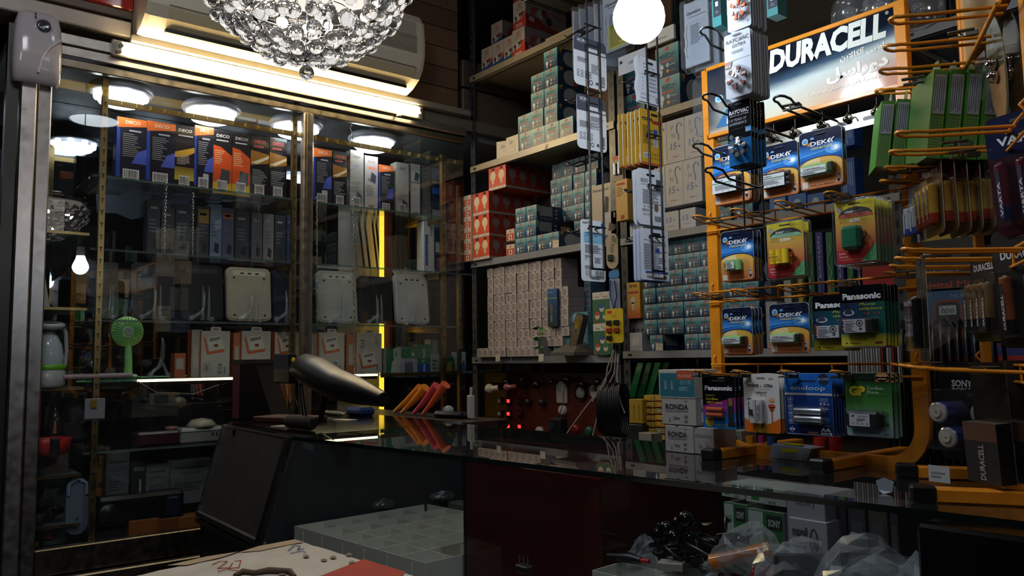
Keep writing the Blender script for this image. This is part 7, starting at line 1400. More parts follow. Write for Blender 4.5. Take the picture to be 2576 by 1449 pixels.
# ---- right part: bright back with boards, strips and cartons
def slab(x0, y0, x1, y1, X, col, lb, name='board', cat='board', th=.006, mt='paint', lean=0.):
    a, c = oX(x0, y0, X), oX(x1, y1, X); b = MB(); q = [(X, a.y, c.z), (X, c.y, c.z), (X + .0, c.y - lean, a.z), (X, a.y - lean, a.z)]
    b.add(q + [(p[0] - th, p[1], p[2]) for p in q], [(0, 1, 2, 3), (7, 6, 5, 4), (0, 4, 5, 1), (1, 5, 6, 2), (2, 6, 7, 3), (3, 7, 4, 0)], col, mt); return one(name, b, lb, cat)
slab(852, 515, 958, 1050, -3.42, 'a9a398', 'pale sheet standing behind the right half of the cabinet')
for i, (x0, x1, c) in enumerate(((897, 908, '8a8a84'), (909, 922, 'b8b09a'), (923, 941, 'cdb98c'), (942, 950, 'b4ae9c'), (951, 957, 'a49c88'))): slab(x0 + 8, 540, x1 + 14, 698, -3.38, c, 'leaning cream board beside the yellow strip, %s from the left' % ORD[i], lean=.04)
slab(957, 520, 966, 1125, -3.34, 'f0b020', 'glowing yellow vertical light strip right of the calculator cartons', 'yellow_light_strip', 'light strip', .01, 'yellow_light')
slab(969, 500, 986, 930, -3.36, '6c3422', 'brown vertical batten right of the yellow strip')
for i, (x0, x1, c) in enumerate(((996, 1002, '8f9aa2'), (1005, 1012, 'a4aeb4'), (1015, 1025, '9aa4aa'), (1028, 1035, 'a88c4c'), (1047, 1054, '8f7338'))): slab(x0, 535, x1, 920, -3.37, c, 'vertical metal strip right of the brown batten, %s from the left' % ORD[i], 'metal_strip', 'strip', .006, 'steel')
def lampbox(b, w, h): b.rect(-w * .5, 0, w * .12, h, 'b4b4b8', 1); b.rect(w * .12, 0, w * .5, h, '1d2248', 1); b.text('Lamp', -w * .05, h * .72, w * .16, '2c3040', h * .2, al='l', rot=PI / 2 - .2, l=2); b.rect(-w * .42, h * .15, -w * .25, h * .75, '3a4a8c', 2); b.rect(w * .2, h * .42, w * .45, h * .62, '9aa4a8', 2); b.text('3-4', w * .3, h * .9, h * .06, '7a80a0', w * .2, l=2)
pbox(0, (1066, 556, 1108, 680), -3.1, .396, 'b4b4b8', 'tall white and navy lamp carton on the second shelf', .06, lampbox)
def phonebox(b, w, h): b.rect(-w * .5, h * .46, w * .5, h, 'b0a898', 1); b.text('Shatterproof', 0, h * .84, h * .05, '2a2a2c', -w * .8, bold=.02, l=2); [b.rect(-w * .36 + k * w * .26, h * .5, -w * .18 + k * w * .26, h * .72, ['2c2c30', '23283c', '202024'][k], 2) for k in range(3)]
pbox(0, (1120, 560, 1176, 665), -3.28, .394, '1a2434', 'cream topped navy carton with three phone pictures, seen in reflection', .04, phonebox)
def greenb(i):
    def f(b, w, h):
        b.rect(-w * .5, h * .62 if i else 0, w * (.5 if i else .0), h, ['1f6a3c', '1c6a44', '207a4c'][i % 3], 1)
        if i == 0: b.poly([(-w * .2, h * .1), (w * .2, h * .3), (w * .3, h * .6), (-w * .1, h * .55)], 'b8b8b8', 2); b.poly([(w * .1, h * .75), (w * .25, h * .7), (w * .2, h * .95)], '2c8a4c', 2)
        if i == 1: b.cbox((-w * .3, -.001, h * .1), (w * .2, 0, h * .5), '5c5870', 'paper', .001); b.disc(w * .2, h * .75, w * .1, '8fc0a4', 2)
        if i == 2: b.rect(-w * .5, 0, w * .5, h * .42, '244c9c', 2); b.text('Trisch', w * .1, h * .45, w * .3, 'c0d0c4', h * .42, al='l', rot=PI / 2, l=3, bold=.02); b.disc(0, h * .1, w * .2, 'd0b020', 3); b.rect(-w * .08, h * .12, w * .08, h * .4, '8fb4dc', 3)
        if i == 3: b.rect(-w * .3, h * .62, w * .3, h * .97, '8a8c8c', 2); b.lines(-w * .3, h * .1, w * .3, h * .5, 4, '5a5c5c', 2)
    return f
for i, r in enumerate(((971, 876, 1009, 950), (1010, 872, 1051, 950), (1052, 866, 1082, 950), (1083, 854, 1106, 948))): pbox(0, r, -3.12, oX(r[0], r[3], -3.12).z, ['b0b0ae', '9c9ca4', '2a7a4c', '9a9c9c'][i], ['green and white adapter carton nearest the yellow strip', 'green topped carton with a grey adapter picture', 'green and blue carton among the small adapter cartons', 'clear and grey narrow carton right of the green and blue one'][i], .05, greenb(i))
b = MB(); b.box((-3.40, 1.72, -.062), (-3.0, 2.42, -.054), '6a8078', 'pane_edge'); b.box((-3.0, 1.72, -.066), (-2.994, 2.12, -.052), BR, 'steel'); one('glass_ledge', b, 'brass edged glass ledge carrying the green cartons', 'shelf')
for i, (px, c) in enumerate(((1128, '1f5a3c'), (1160, '2c5a8c'))):
    p = oX(px, 945, -3.2); b = MB(); b.cbox((-.03, 0, 0), (.03, .04, .07 + .02 * i), ['1f6a44', 'b4c0c4'][i], 'carton'); b.y = 0; b.poly([(-.028, .0), (.028, .0), (.02, .05), (-.02, .02)], ['a89428', '2c58a0'][i], 1); one('charger_pack', b, ['green charger pack by the corner upright', 'white and blue charger pack by the corner upright'][i], 'pack', (-3.2, p.y, -.052), PA)
# ================================================================== WORKBENCH AND SOCKET BOARD UNDER THE SHELVES
b = MB(); b.cbox((-2.9, 2.0, -.40), (-2.03, 2.6, -.37), '2a2522', 'paint', .003); one('workbench', b, 'dark low bench under the socket board', 'bench')
b = MB(); b.cbox((-2.02, 1.95, -.30), (.2, 2.6, -.27), '2a2522', 'paint', .003); one('workbench', b, 'dark bench along the back wall under the metal shelving', 'bench')
b = MB(); b.box((-2.02, 2.0, -1.2), (.2, 2.02, -.301), '17181a', 'paint'); one('bench_panel', b, 'dark panel closing the front of the back bench', 'panel')
YS = 2.28
def pY(px, py, Y=YS): return oY(px, py, Y)
sb = thing('socket_board', 'dark red board of test sockets and lit switches under the lower shelf', 'board', (0, 0, 0))
a, c = pY(1218, 935), pY(1560, 1120); b = MB(); b.cbox((a.x, YS, -.368), (c.x + .05, YS + .02, a.z), '4a1a14', 'paint', .003); b.build('panel', sb)
for px in (1262, 1285, 1313):
    for py in (1008, 1040, 1072):
        p = pY(px, py); b = MB(); b.cbox((p.x - .016, YS - .012, p.z - .016), (p.x + .012, YS, p.z + .014), '1c1414', 'plastic', .002)
        o_ = b.build('switch', sb); lit = (px, py) in ((1285, 1008), (1285, 1040), (1285, 1072), (1313, 1072)); b = MB(); b.cbox((p.x - .010, YS - .016, p.z - .008), (p.x + .006, YS - .011, p.z + .006), 'ff2010' if lit else 'b0a8a0' if px == 1262 else '5c1a18', 'red_light' if lit else 'plastic', .001); b.build('rocker', o_)
for px, py in ((1335, 1010), (1370, 1012)): p = pY(px, py); b = MB(); b.lathe([(.016, 0), (.016, -.02), (.01, -.03), (.001, -.03)], '26201f', 'plastic', 16, (p.x, YS, p.z), 'y'); b.build('lamp_holder', sb)
p = pY(1416, 987); b = MB(); b.cbox((p.x - .032, YS - .010, p.z - .045), (p.x + .032, YS, p.z + .045), 'a39c90', 'plastic', .003); b.lathe([(.022, -.0105), (.02, -.006), (.001, -.005)], '8f887c', 'plastic', 20, (p.x, YS, p.z), 'y'); b.build('wall_socket', sb)
p = pY(1463, 988); b = MB(); b.lathe([(.034, 0), (.036, -.006), (.034, -.008)], '141416', 'gloss', 24, (p.x, YS, p.z), 'y'); b.lathe([(.024, -.006), (.020, -.014), (.001, -.016)], '9a948c', 'plastic', 20, (p.x, YS, p.z), 'y'); b.build('round_socket', sb)
p = pY(1503, 985); b = MB(); b.lathe([(.026, 0), (.028, -.02), (.018, -.022), (.016, -.004), (.001, -.002)], '7a6e64', 'plastic', 24, (p.x, YS, p.z), 'y'); b.build('round_socket', sb)
for px, py, c in ((1360, 1085, 'b0a8a0'), (1450, 1080, '7a1c1a'), (1485, 1085, '1c5040'), (1418, 1032, 'b8b0a8')): p = pY(px, py); b = MB(); b.lathe([(.020, 0), (.020, -.014), (.012, -.018), (.001, -.018)], c, 'plastic', 16, (p.x, YS, p.z), 'y'); b.build('round_socket', sb)
for px, py, r, c, lb in ((1231, 978, .022, 'c4b8a8', 'white round bulb fixed on the socket board'), (1275, 974, .016, '9a5c5c', 'pink round bulb fixed on the socket board')):
    p = oY(px, py, 2.2); b = MB(); b.ball((0, 0, 0), r, c, 'gloss', 18, 12); b.cyl((.01, 0, 0), (.04, .02, .004), r * .6, c, 'gloss', 14); b.cyl((.03, .02, .003), (.05, .08, .003), r * .5, '1a1412', 'plastic', 12); one('round_bulb', b, lb, 'bulb', p)
for k in range(8): p = oY(1236 + k * 38, 968 - (k % 3) * 6, 2.24); b = MB(); b.ball(tuple(p), .014 + .005 * (k % 2), '15110f', 'plastic', 10, 6); b.cyl(tuple(p), (p.x, 2.28, p.z), .008, '1c1614', 'plastic', 8); b.build('lamp_holder', sb)
p = oY(1405, 1070, 2.2); b = MB(); b.cbox((-.035, -.02, -.035), (.03, .03, .03), '14161a', 'plastic', .008); b.cyl((-.02, -.022, 0), (-.02, -.014, 0), .014, '20303a', 'gloss', 14); b.tube([(.0, 0, .03), (.01, .02, .09), (-.01, .04, .14), (.0, .06, .18)], .002, '15110f', 'plastic'); one('power_adapter', b, 'black plug adapter with a thin cord on the socket board', 'adapter', p)
# coils of black cable
for n, (px0, lb) in enumerate(((1542, 'tall coil of black cable hanging beside the socket board'), (2345, 'black coil of cable hanging between the two orange racks'), (2400, 'second black coil of cable hanging behind the C cell cards'))):
    p = oY(px0, 1030 if n == 0 else 1000, (2.05, 2.0, 1.86)[n]); b = MB(); sc_ = 1 if n == 0 else 1.9
    for k in range(12):
        xo = (-.05 + .009 * k) * sc_; P = [(xo + .004 * math.sin(i), .03 * math.cos(2 * PI * i / 16), (.085 + .003 * (k % 3)) * sc_ * math.sin(2 * PI * i / 16)) for i in range(16)]; b.tube(P, .0042, '0d0d10', 'plastic', 5, closed=True)
    one('cable_coil', b, lb, 'cable', p)
# pale cables dropping from the post
for i, P in enumerate(([(1545, 880), (1537, 930), (1500, 990), (1462, 1040), (1425, 1092)], [(1550, 885), (1545, 940), (1515, 1000), (1500, 1060), (1489, 1105)], [(1556, 890), (1552, 950), (1560, 1010), (1572, 1040)], [(1543, 885), (1528, 925), (1524, 960), (1490, 1010)])):
    b = MB(); b.tube([tuple(oY(x, y, 2.12 - .03 * i)) for x, y in P], .0028, 'a39c94', 'plastic', 6); one('pale_cable', b, 'thin pale cable dropping from the steel post, %s from the left at its foot' % ORD[i], 'cable')
# things behind the counter, right of the coil
def yb(px0, py0, px1, py1, Y, col, name, lb, d=.04, f=None, cat='box', zb=None, mt='carton', grp=None):
    x, z, w_, h_ = fit(px0, py0, px1, py1, Y); zb = z - h_ if zb is None else zb; b = MB(); h_ = z - zb; b.cbox((-w_ / 2, 0, 0), (w_ / 2, d, h_), col, mt, .001); b.y = 0
    if f: f(b, w_, h_)
    return one(name, b, lb, cat, (x, Y, zb), 0, grp)
def autol(b, w, h):
    for x in (-w * .05, w * .3): b.text('AUTO LAMPS', x, h * .15, w * .13, '4a3a10', h * .6, al='l', rot=PI / 2, l=1)
yb(1582, 1004, 1617, 1066, 2.0, 'a8882c', 'auto_lamp_carton', 'yellow auto lamps carton beside the black coil', .05, autol)
yb(1582, 1067, 1617, 1108, 1.99, '1a1c20', 'dark_carton', 'dark carton under the yellow auto lamps carton', .05, zb=-.269)
for r in range(7):
    for c in range(2):
        yb(1619 + c * 28, 994 + r * 16.5, 1646 + c * 26, 1009 + r * 16.5, 2.02, [['b8922c', 'c8a040'], ['a8902c', 'b88a34'], ['c09a34', '8a8460']][r % 3][c], 'small_bulb_carton', 'little yellow auto bulb carton, %s row from the top, %s column' % (ORD[r], ['left', 'right'][c]), .05, lambda b, w, h: (b.rect(-w * .5, 0, w * .5, h * .12, 'a8481c', 1), b.rect(-w * .2, h * .4, w * .1, h * .7, 'd0b868', 1)), grp='little yellow cartons')
b = MB(); b.cbox((-.35, 2.05, 0), (0, 2.3, 0.01), '1c1c1e', 'paint', .001)
yb(1606, 1088, 1645, 1112, 1.93, '8f8c8a', 'white_carton', 'small whitish carton in front of the yellow ones', .04, lambda b, w, h: b.rect(w * .35, 0, w * .5, h, '2a2a2c', 1), zb=-.269)
b = MB(); P0 = pY(1590, 1000, 2.1)
for k in range(4): b.prism([(-.02 + .03 * k, 0), (.01 + .03 * k, 0), (.055 + .03 * k, .12), (.03 + .03 * k, .12)], k * .01, k * .01 + .006, ['1a5a30', '164a28', '206a3a', '153c24'][k], 'gloss')
one('green_sleeves', b, 'glossy dark green plastic sleeves leaning under the lower shelf', 'sleeves', P0)
# cartons stacked on the counter behind the rack
def ronda(b, w, h):
    b.text('RONDA', -w * .04, h * .58, h * .2, '26262c', w * .68, bold=.04); b.text('ALKALINE BATTERY', -w * .04, h * .48, h * .06, '3c3c42', w * .68, bold=.02); b.text('AA', w * .24, h * .86, h * .07, '3c3c42', w * .1); b.text('Ultra', -w * .06, h * .2, h * .12, '34343a', w * .2, bold=.02); b.text('10', w * .22, h * .26, h * .12, '26262c', w * .1, bold=.03); b.text('20', w * .22, h * .1, h * .1, '34343a', w * .1, bold=.02); b.rect(-w * .28, h * .1, -w * .24, h * .25, '5a5a60', 2); b.poly([(-w * .12, h), (w * .0, h), (-w * .03, h * .97), (-w * .09, h * .97)], '4a4a50', 1)
def karb(b, w, h):
    b.rect(-w * .46, h * .06, w * .5, h * .88, '1a5a6a', 1); b.rect(w * .02, h * .66, w * .48, h * .98, 'a04428', 2); b.text('Karbist', w * .25, h * .74, h * .12, 'c8a89c', w * .34, l=3); b.text('\u5168\u706f\u9152', w * .25, h * .5, h * .12, '7aa0a8', w * .3, l=2); b.lines(w * .08, h * .28, w * .36, h * .42, 3, '7aa0a8', 2)
    for x in (-.3, -.12): b.poly([(w * x - w * .04, h * .3), (w * x + w * .04, h * .3), (w * x + w * .02, h * .62), (w * x - w * .02, h * .62)], '6a7a80', 2)
YC = 1.262
yb(1672, 1069, 1745, 1140, YC, '8f8d8c', 'battery_carton', 'white battery carton with bold black lettering standing on the counter, lower one', .07, ronda, zb=ZC + .0005)
yb(1664, 1000, 1751, 1068, YC + .001, '96948f', 'battery_carton', 'white battery carton with bold black lettering, upper one under the teal carton', .07, ronda, zb=-.1335)
yb(1656, 930, 1748, 1000, YC, 'a3a19c', 'teal_label_carton', 'pale carton with a teal label and a red tag, topmost of the stack', .09, karb, zb=-.0815)
def orion(b, w, h): b.text('-ORION-', 0, h * .62, h * .13, '4a4a4e', w * .8); b.ring(-w * .15, h * .3, w * .11, w * .035, '3a3a3e', 2, n=3); b.poly([(w * .12, h * .2), (w * .3, h * .2), (w * .26, h * .4), (w * .16, h * .4)], '6a6a6e', 2); b.text('1.5 V', 0, h * .06, h * .06, '6a6a70', w * .4)
yb(1742, 1074, 1797, 1139, YC + .004, '8d8b8a', 'battery_carton', 'pale carton with a recycling mark on the counter beside the lower white carton', .07, orion, zb=ZC + .0005)
yb(1834, 1082, 1866, 1118, YC + .10, '7a7a7c', 'battery_carton', 'second pale carton partly behind the rack frame', .05, orion, zb=ZC + .0005)
yb(1752, 1006, 1776, 1070, YC + .02, 'a0a8b4', 'blue_white_carton', 'blue and white carton between the stacked white cartons and the cards', .05, lambda b, w, h: b.text('JL', 0, h * .5, h * .18, '1a2c5c', w * .6, shear=.3, bold=.03), zb=-.128)
yb(1822, 1119, 1885, 1141, 1.37, '141a20', 'portable_cob_carton', 'flat black carton with pale lettering low behind the rack', .02, lambda b, w, h: b.text('PORTABLE COB', 0, h * .3, h * .35, '9aa0a4', w * .9, bold=.02), zb=ZC + .0005)
for i, (x0, y0, x1, y1, c, nm, lb) in enumerate(((1860, 1092, 1912, 1125, 'b8781c', 'toy_pack', 'ochre triangular pack standing behind the rack base'), (1925, 1093, 1940, 1122, 'a83a78', 'pink_stick', 'pink stick behind the rack base'), (1945, 1096, 1968, 1125, '2c5ca0', 'blue_holder', 'blue piece left of the white block'), (2060, 1098, 2092, 1132, 'a8281e', 'red_cylinder', 'red cylinder behind the blue battery cards, left'), (2096, 1098, 2128, 1134, '98241c', 'red_cylinder', 'red cylinder behind the blue battery cards, right'))):
    x, z, w_, h_ = fit(x0, y0, x1, y1, 1.40); b = MB(); hh = z - (ZC)
    if nm == 'toy_pack': b.prism([(-w_ / 2, hh * .4), (w_ / 2, 0), (w_ / 2, hh), (w_ * .2, hh)], 0, .01, c, 'plastic')
    else: b.cyl((0, 0, 0), (0, 0, hh), w_ / 2, c, 'gloss', 14)
    one(nm, b, lb, 'toy' if i < 3 else 'cylinder', (x, 1.375 + .003 * i, ZC + .0005))
x, z, w_, h_ = fit(1958, 1098, 2040, 1130, 1.33); t = thing('cob_lamp', 'white block lamp with a yellow light chip behind the rack', 'lamp', (x, 1.31, ZC + .001)); b = MB(); b.prism([(-.04, 0), (.035, 0), (.045, .022), (-.034, .025)], 0, .045, '8a8f9c', 'plastic'); b.build('body', t); b = MB(); b.prism([(-.018, .0255), (.018, .025), (.02, .0262), (-.016, .0264)], .008, .025, 'b8b01c', 'gloss'); b.y = 0; b.rect(-.014, .012, .018, .02, 'b8b41c', 2); b.build('yellow_chip', t)
# backdrop things behind the right of rack: multimeter cartons and hand-drawn green/blue sleeves
def meter(b, w, h):
    b.rect(-w * .5, h * .0, w * .5, h * .14, 'a01c18', 1); b.rect(-w * .5, h * .14, w * .5, h * .30, '1a2468', 1); b.grad(-w * .5, h * .3, w * .5, h * .86, [(0, '12304c'), (1, '16486c')], 1); b.rect(-w * .5, h * .84, w * .5, h, '171214', 1); b.text('Digital Multimeter', 0, h * .87, h * .07, '8c3418', w * .9, bold=.03); b.text('TRUE RMS', -w * .05, h * .76, h * .035, '7a8a94', w * .24)
    for x in (-w * .2, w * .2): b.poly(rr(w * .26, h * .5, w * .06, x, h * .24), '6c2818', 2); b.poly(rr(w * .22, h * .46, w * .05, x, h * .26), '12151a', 3); b.rect(x - w * .08, h * .58, x + w * .08, h * .68, '7f8c90', 4); b.text('000', x, h * .60, h * .05, '1a2024', w * .12, l=5); b.ring(x, h * .42, w * .06, w * .01, '3a3e44', 4)
yb(2300, 700, 2600, 930, 2.0, '14304c', 'multimeter_carton', 'large blue and red carton picturing multimeters behind the sideways rack', .06, meter)
yb(2270, 600, 2480, 700, 2.1, '16181a', 'battery_poster_carton', 'black carton with yellow edge reading energy battery, behind the racks', .05, lambda b, w, h: (b.rect(-w * .5, h * .88, w * .5, h, 'a8902c', 1), b.text('energizer', -w * .2, h * .5, h * .2, 'a9adb0', w * .5, shear=.25, bold=.03), b.text('PHOTO LASTING BATTERY', 0, h * .2, h * .1, '8a8e90', w * .9)))
yb(2160, 655, 2290, 715, 2.2, '981a1c', 'red_pack', 'red pack on the shelf behind the yellow battery cards', .04, lambda b, w, h: b.rect(-w * .3, h * .2, -w * .1, h * .3, 'c0a8a8', 1), zb=.0225)
def kay(g):
    def f(b, w, h):
        b.text('KAYHAN', w * .12, h * .6, w * .3, '9aa8c0', h * .36, al='l', rot=-PI / 2 if False else PI / 2, bold=.01) if not g else b.tube([(w * .3 * math.sin(i * 1.2) + 0, -.001, h * (.9 - i * .04)) for i in range(14)], .0012, '7ab09a', 'paper', 4); b.tube([(-w * .3 + w * .25 * math.sin(i), -.001, h * (.6 - i * .05)) for i in range(9)], .001, '9ab0c8', 'paper', 4); b.text('%80', 0, h * .06, h * .06, 'b0bcc8', w * .5)
    return f
for i, (x0, x1, c) in enumerate(((2028, 2050, '1a5a3c'), (2050, 2075, '1d2a78'), (2076, 2100, '1c6440'), (2100, 2125, '1c2870'), (2126, 2150, '1a5c3a'), (2151, 2172, '1c2a74'))):
    yb(x0, 585, x1, 735, 2.2, c, 'lamp_sleeve', 'tall %s lamp sleeve behind the yellow battery cards, %s from the left' % (['green', 'blue'][i % 2], ORD[i]), .03, kay(i % 2 == 0), zb=.0225)
for i, (r, c) in enumerate((((1935, 500, 1978, 545), '2c68b0'), ((1982, 492, 2030, 545), '2560a8'), ((2030, 490, 2075, 540), '2a5ca0'), ((2110, 320, 2152, 400), '2254a0'), ((2112, 402, 2154, 500), '1f4c98'))):
    yb(*r, 2.2, c, 'blue_carton', 'blue carton behind the top battery cards, %s' % ['left one', 'middle one', 'right one', 'upper tall one', 'lower tall one'][i], .05, (lambda b, w, h: (b.disc(0, h * .5, w * .2, '9ab0c0', 1), b.text('5700', 0, h * .1, h * .1, 'b8c4d4', w * .6))) if i < 3 else (lambda b, w, h: b.lines(-w * .3, h * .1, w * .4, h * .9, 5, '7a94b8', 1, vert=True)), zb=.4345 if i != 3 else .60)
yb(1876, 700, 1935, 760, 2.25, '77797f', 'grey_carton', 'plain pale grey carton behind the third card row', .05, zb=.0225)
yb(1936, 690, 2028, 760, 2.24, '14161a', 'black_carton', 'black carton with a white and yellow print behind the third card row', .05, lambda b, w, h: (b.rect(-w * .1, h * .4, w * .1, h * .9, 'b8b8b0', 1), b.rect(w * .3, h * .4, w * .42, h * .9, 'a89c3c', 1)), zb=.0225)
yb(1925, 760, 1960, 900, 2.18, '8f9198', 'grey_carton', 'tall pale carton between the blue and orange cards of the third row', .05, zb=.0225)
b = MB()
for k in range(26): x = k * .0065; b.box((x, 0, 0), (x + .004, .05, .09 + .006 * (k % 3)), ['8a8c90', 'b0b2b4', '1a1a1c', '8c2a24'][(k * 7) % 4 if k > 12 else k % 2], 'plastic')
one('flex_bundle', b, 'bundle of grey, black and red flexes hanging behind the lower rack row', 'bundle', oY(2135, 960, 1.9))
# ================================================================== THINGS ON THE SIDE COUNTER
b = MB(); b.cbox((-2.93, 1.425, -.215), (-2.02, 1.62, -.19), '241a15', 'paint', .003); b.box((-2.02, 1.39, -.21), (-2.0, 1.56, -.189), '3c2a1e', 'paint'); one('back_desk', b, 'dark desk in the corner between cabinet and metal shelving', 'desk')
def onc(px, py, z=ZC + .0005): return oZ(px, py, z)
p = onc(640, 1052); b = MB(); b.prism([(-.085, 0), (.105, 0), (.02, .185), (-.075, .195)], -.03, .05, '120d0e', 'plastic'); b.box((-.088, -.031, .0), (-.055, -.0295, .185), '5a3036', 'gloss'); b.box((-.09, -.032, .183), (.025, .051, .197), '3a2c2c', 'gloss'); one('dark_holder', b, 'dark wedge shaped holder with a painted reddish reflection on the side counter', 'holder', (p.x, 1.06, ZC), .35)  # reddish strip paints a reflection along the holder's left edge
p = onc(705, 1060); b = MB(); b.cbox((-.09, -.05, 0), (.12, .06, .018), '3a1212', 'paper', .003); one('red_book', b, 'dark red book lying under the black scanner', 'book', (p.x + .02, 1.06, ZC), .4)
scn = thing('barcode_scanner', 'black handheld scanner with a small grey screen resting on a stand', 'scanner', (onc(775, 1060).x, 1.0, ZC), 0)
Sp = lambda px, py, Y=1.0: (lambda v: (v.x - scn.location.x, v.y - 1.0, v.z - ZC))(oY(px, py, Y))
b = MB(); b.tube([Sp(745, 930), Sp(770, 925), Sp(800, 940), Sp(850, 968), Sp(905, 985), Sp(965, 1005)], [.022, .040, .046, .042, .034, .018], '08090d', 'paint', 16); b.ball(Sp(778, 937, .966), .004, '8a94b0', 'gloss', 8, 6); b.build('body', scn)
b = MB(); a_, c_ = Sp(697, 890), Sp(737, 965); b.cbox((a_[0], -.012, c_[2]), (c_[0], .012, a_[2]), '0c0c0e', 'plastic', .004); b.y = -.0125; b.rect(a_[0] + .004, c_[2] + .035, c_[0] - .004, a_[2] - .005, '4c4e4e', 1, 'gloss'); b.build('screen_unit', scn)
b = MB(); b.tube([Sp(757, 965), Sp(762, 1010), Sp(768, 1055)], [.006, .006, .008], '0e0e10', 'plastic', 8); b.tube([Sp(820, 985, 1.03), Sp(812, 1030, 1.03), Sp(806, 1058, 1.03)], [.012, .008, .008], '0e0e10', 'plastic', 8); b.build('stand', scn)
b = MB(); b.ball(Sp(738, 906), .007, 'c8981c', 'plastic', 10, 8, sz=1.3); b.ball(Sp(744, 914), .006, 'c8981c', 'plastic', 8, 6); b.build('yellow_trigger', scn)
p = onc(790, 1078); b = MB(); b.tube([(-.075, 0, .019), (-.06, 0, .02), (.06, 0, .02), (.072, 0, .019)], [.014, .019, .019, .014], '0c0c0e', 'dust', 14); one('black_roll', b, 'short fat black roll lying at the front of the side counter', 'roll', (p.x, .965, ZC), .05)
b = MB(); b.cyl((0, 0, 0), (0, 0, .07), .009, '6a6260', 'plastic', 14); b.cyl((0, 0, .07), (0, 0, .092), .0098, 'a81c14', 'plastic', 14); one('glue_stick', b, 'grey stick with a bright red cap standing beside the scanner', 'glue stick', (oY(707, 1040, 1.13).x, 1.13, ZC))
for i, (px, py, w_, c, lb) in enumerate(((708, 1072, .025, 'a8a094', 'white paper scrap left of the black roll'), (868, 1056, .035, 'b0a69c', 'white paper slip right of the black roll'), (550, 1030, .06, '4a4238', 'brownish papers behind the white telephone'))):
    p = onc(px, py); b = MB(); b.cbox((-w_, -.02, 0), (w_, .02, .0015), c, 'paper', .0004); one('paper_scrap', b, lb, 'paper', (p.x, max(.95, p.y), ZC), .3)
p = onc(865, 1042); b = MB(); b.tube([(-.07, 0, .008), (.07, 0, .008), (.085, 0, .008)], [.007, .007, .004], '6f7568', 'plastic', 10); b.tube([(.085, 0, .008), (.105, 0, .008)], [.004, .002], 'b0a898', 'plastic', 8); one('marker_pen', b, 'grey green marker pen lying beyond the scanner', 'pen', (p.x, 1.30, ZC), .0)
b = MB(); b.cbox((-.05, -.03, 0), (.06, .03, .03), '1c2c5c', 'film', .01); one('blue_pouch', b, 'dark blue crumpled pouch behind the scanner', 'pouch', (oY(905, 1030, 1.36).x, 1.36, ZC))
p = onc(1000, 1046, -.189)
for i, (dx, c, l_, an) in enumerate(((0, 'c87018', .16, .62), (.04, 'd07820', .15, .68), (.10, 'b83a48', .15, .75), (.145, 'c8502c', .15, .8))):
    b = MB(); b.tube([(0, 0, .006), (l_ * .5 * math.cos(an), 0, l_ * .5 * math.sin(an)), (l_ * math.cos(an), 0, l_ * math.sin(an))], [.006, .012, .018], c, 'gloss', 12); one('bright_pouch', b, 'rolled %s plastic pouch leaning at the corner, %s from the left' % (['amber', 'orange', 'pink red', 'coral'][i], ORD[i]), 'pouch', (p.x - .10 + dx * 1.3, 1.50, -.189), .25)
b = MB(); b.ball((0, 0, .018), .02, 'a4aaa4', 'plastic', 12, 8, sz=.9); one('plastic_ball', b, 'round whitish cap beside the coral pouch', 'cap', (oZ(1100, 1042, -.18).x, 1.56, -.189))
b = MB(); b.cbox((-.07, -.03, 0), (.07, .03, .022), '17171a', 'gloss', .01); one('black_case', b, 'flat black case lying under the coral pouch', 'case', (oZ(1075, 1048, -.18).x, 1.53, -.189), .2)
b = MB(); b.cbox((-.02, -.008, 0), (.016, .008, .075), 'a8a6a4', 'plastic', .003); b.cyl((.0, 0, .075), (.004, 0, .10), .005, 'b4b4b4', 'gloss', 8); one('white_charger', b, 'whitish charger pack standing at the foot of the corner post', 'charger', (oZ(1133, 1050, -.18).x, 1.54, -.189), -.3)
# paper scrap standing on the counter
p = oZ(2210, 1240, ZC); b = MB(); b.add([(0, 0, .004), (.018, .002, .003), (.020, .003, .017), (.007, .001, .021), (-.003, 0, .016), (.008, -.003, .0)], [(0, 5, 1), (0, 1, 2, 3, 4)], '8a94a0', 'paper'); b.add([(0, .001, .004), (.018, .003, .003), (.020, .004, .017), (.007, .002, .021), (-.003, .001, .016)], [(4, 3, 2, 1, 0)], '8a94a0', 'paper'); one('paper_label', b, 'crumpled pale paper label standing on the glass beside the second rack foot', 'paper', p)
# ================================================================== INSIDE THE GLASS COUNTER
zi = -.345
b = MB(); b.box((-.96, 1.115, zi - .008), (.70, 1.385, zi), '2a3030', 'gloss'); one('inner_shelf', b, 'dark inner shelf at the back of the glass counter', 'shelf')
b = MB(); b.cbox((-1.395, 1.0, -.46), (-1.0, 1.37, -.205), '3a090a', 'gloss', .003); b.y = .9995
b.box((-1.40, .999, -.46), (-1.392, 1.003, -.205), '0d0808', 'gloss'); one('dark_red_case', b, 'large glossy dark red case standing inside the counter', 'case')
p = oY(1215, 1245, 1.33); b = MB(); b.box((-.03, 0, 0), (.02, .09, .05), 'b8b09c', 'carton', dict(r='6a5a70')); b.y = 0
for k in range(4): b.text('TH', -.004 - .000 * k, .036 - .009 * k, .0045, '4a4640', .012, l=1)
one('cream_carton', b, 'small cream carton on the far edge of the left tray', 'box', (p.x, 1.30, -.403))
b = MB(); b.cbox((-1.95, 1.335, -.464), (-1.45, 1.378, -.404), '6a6c68', 'plastic', .002); one('rear_bin', b, 'grey flat bin behind the left tray', 'bin')
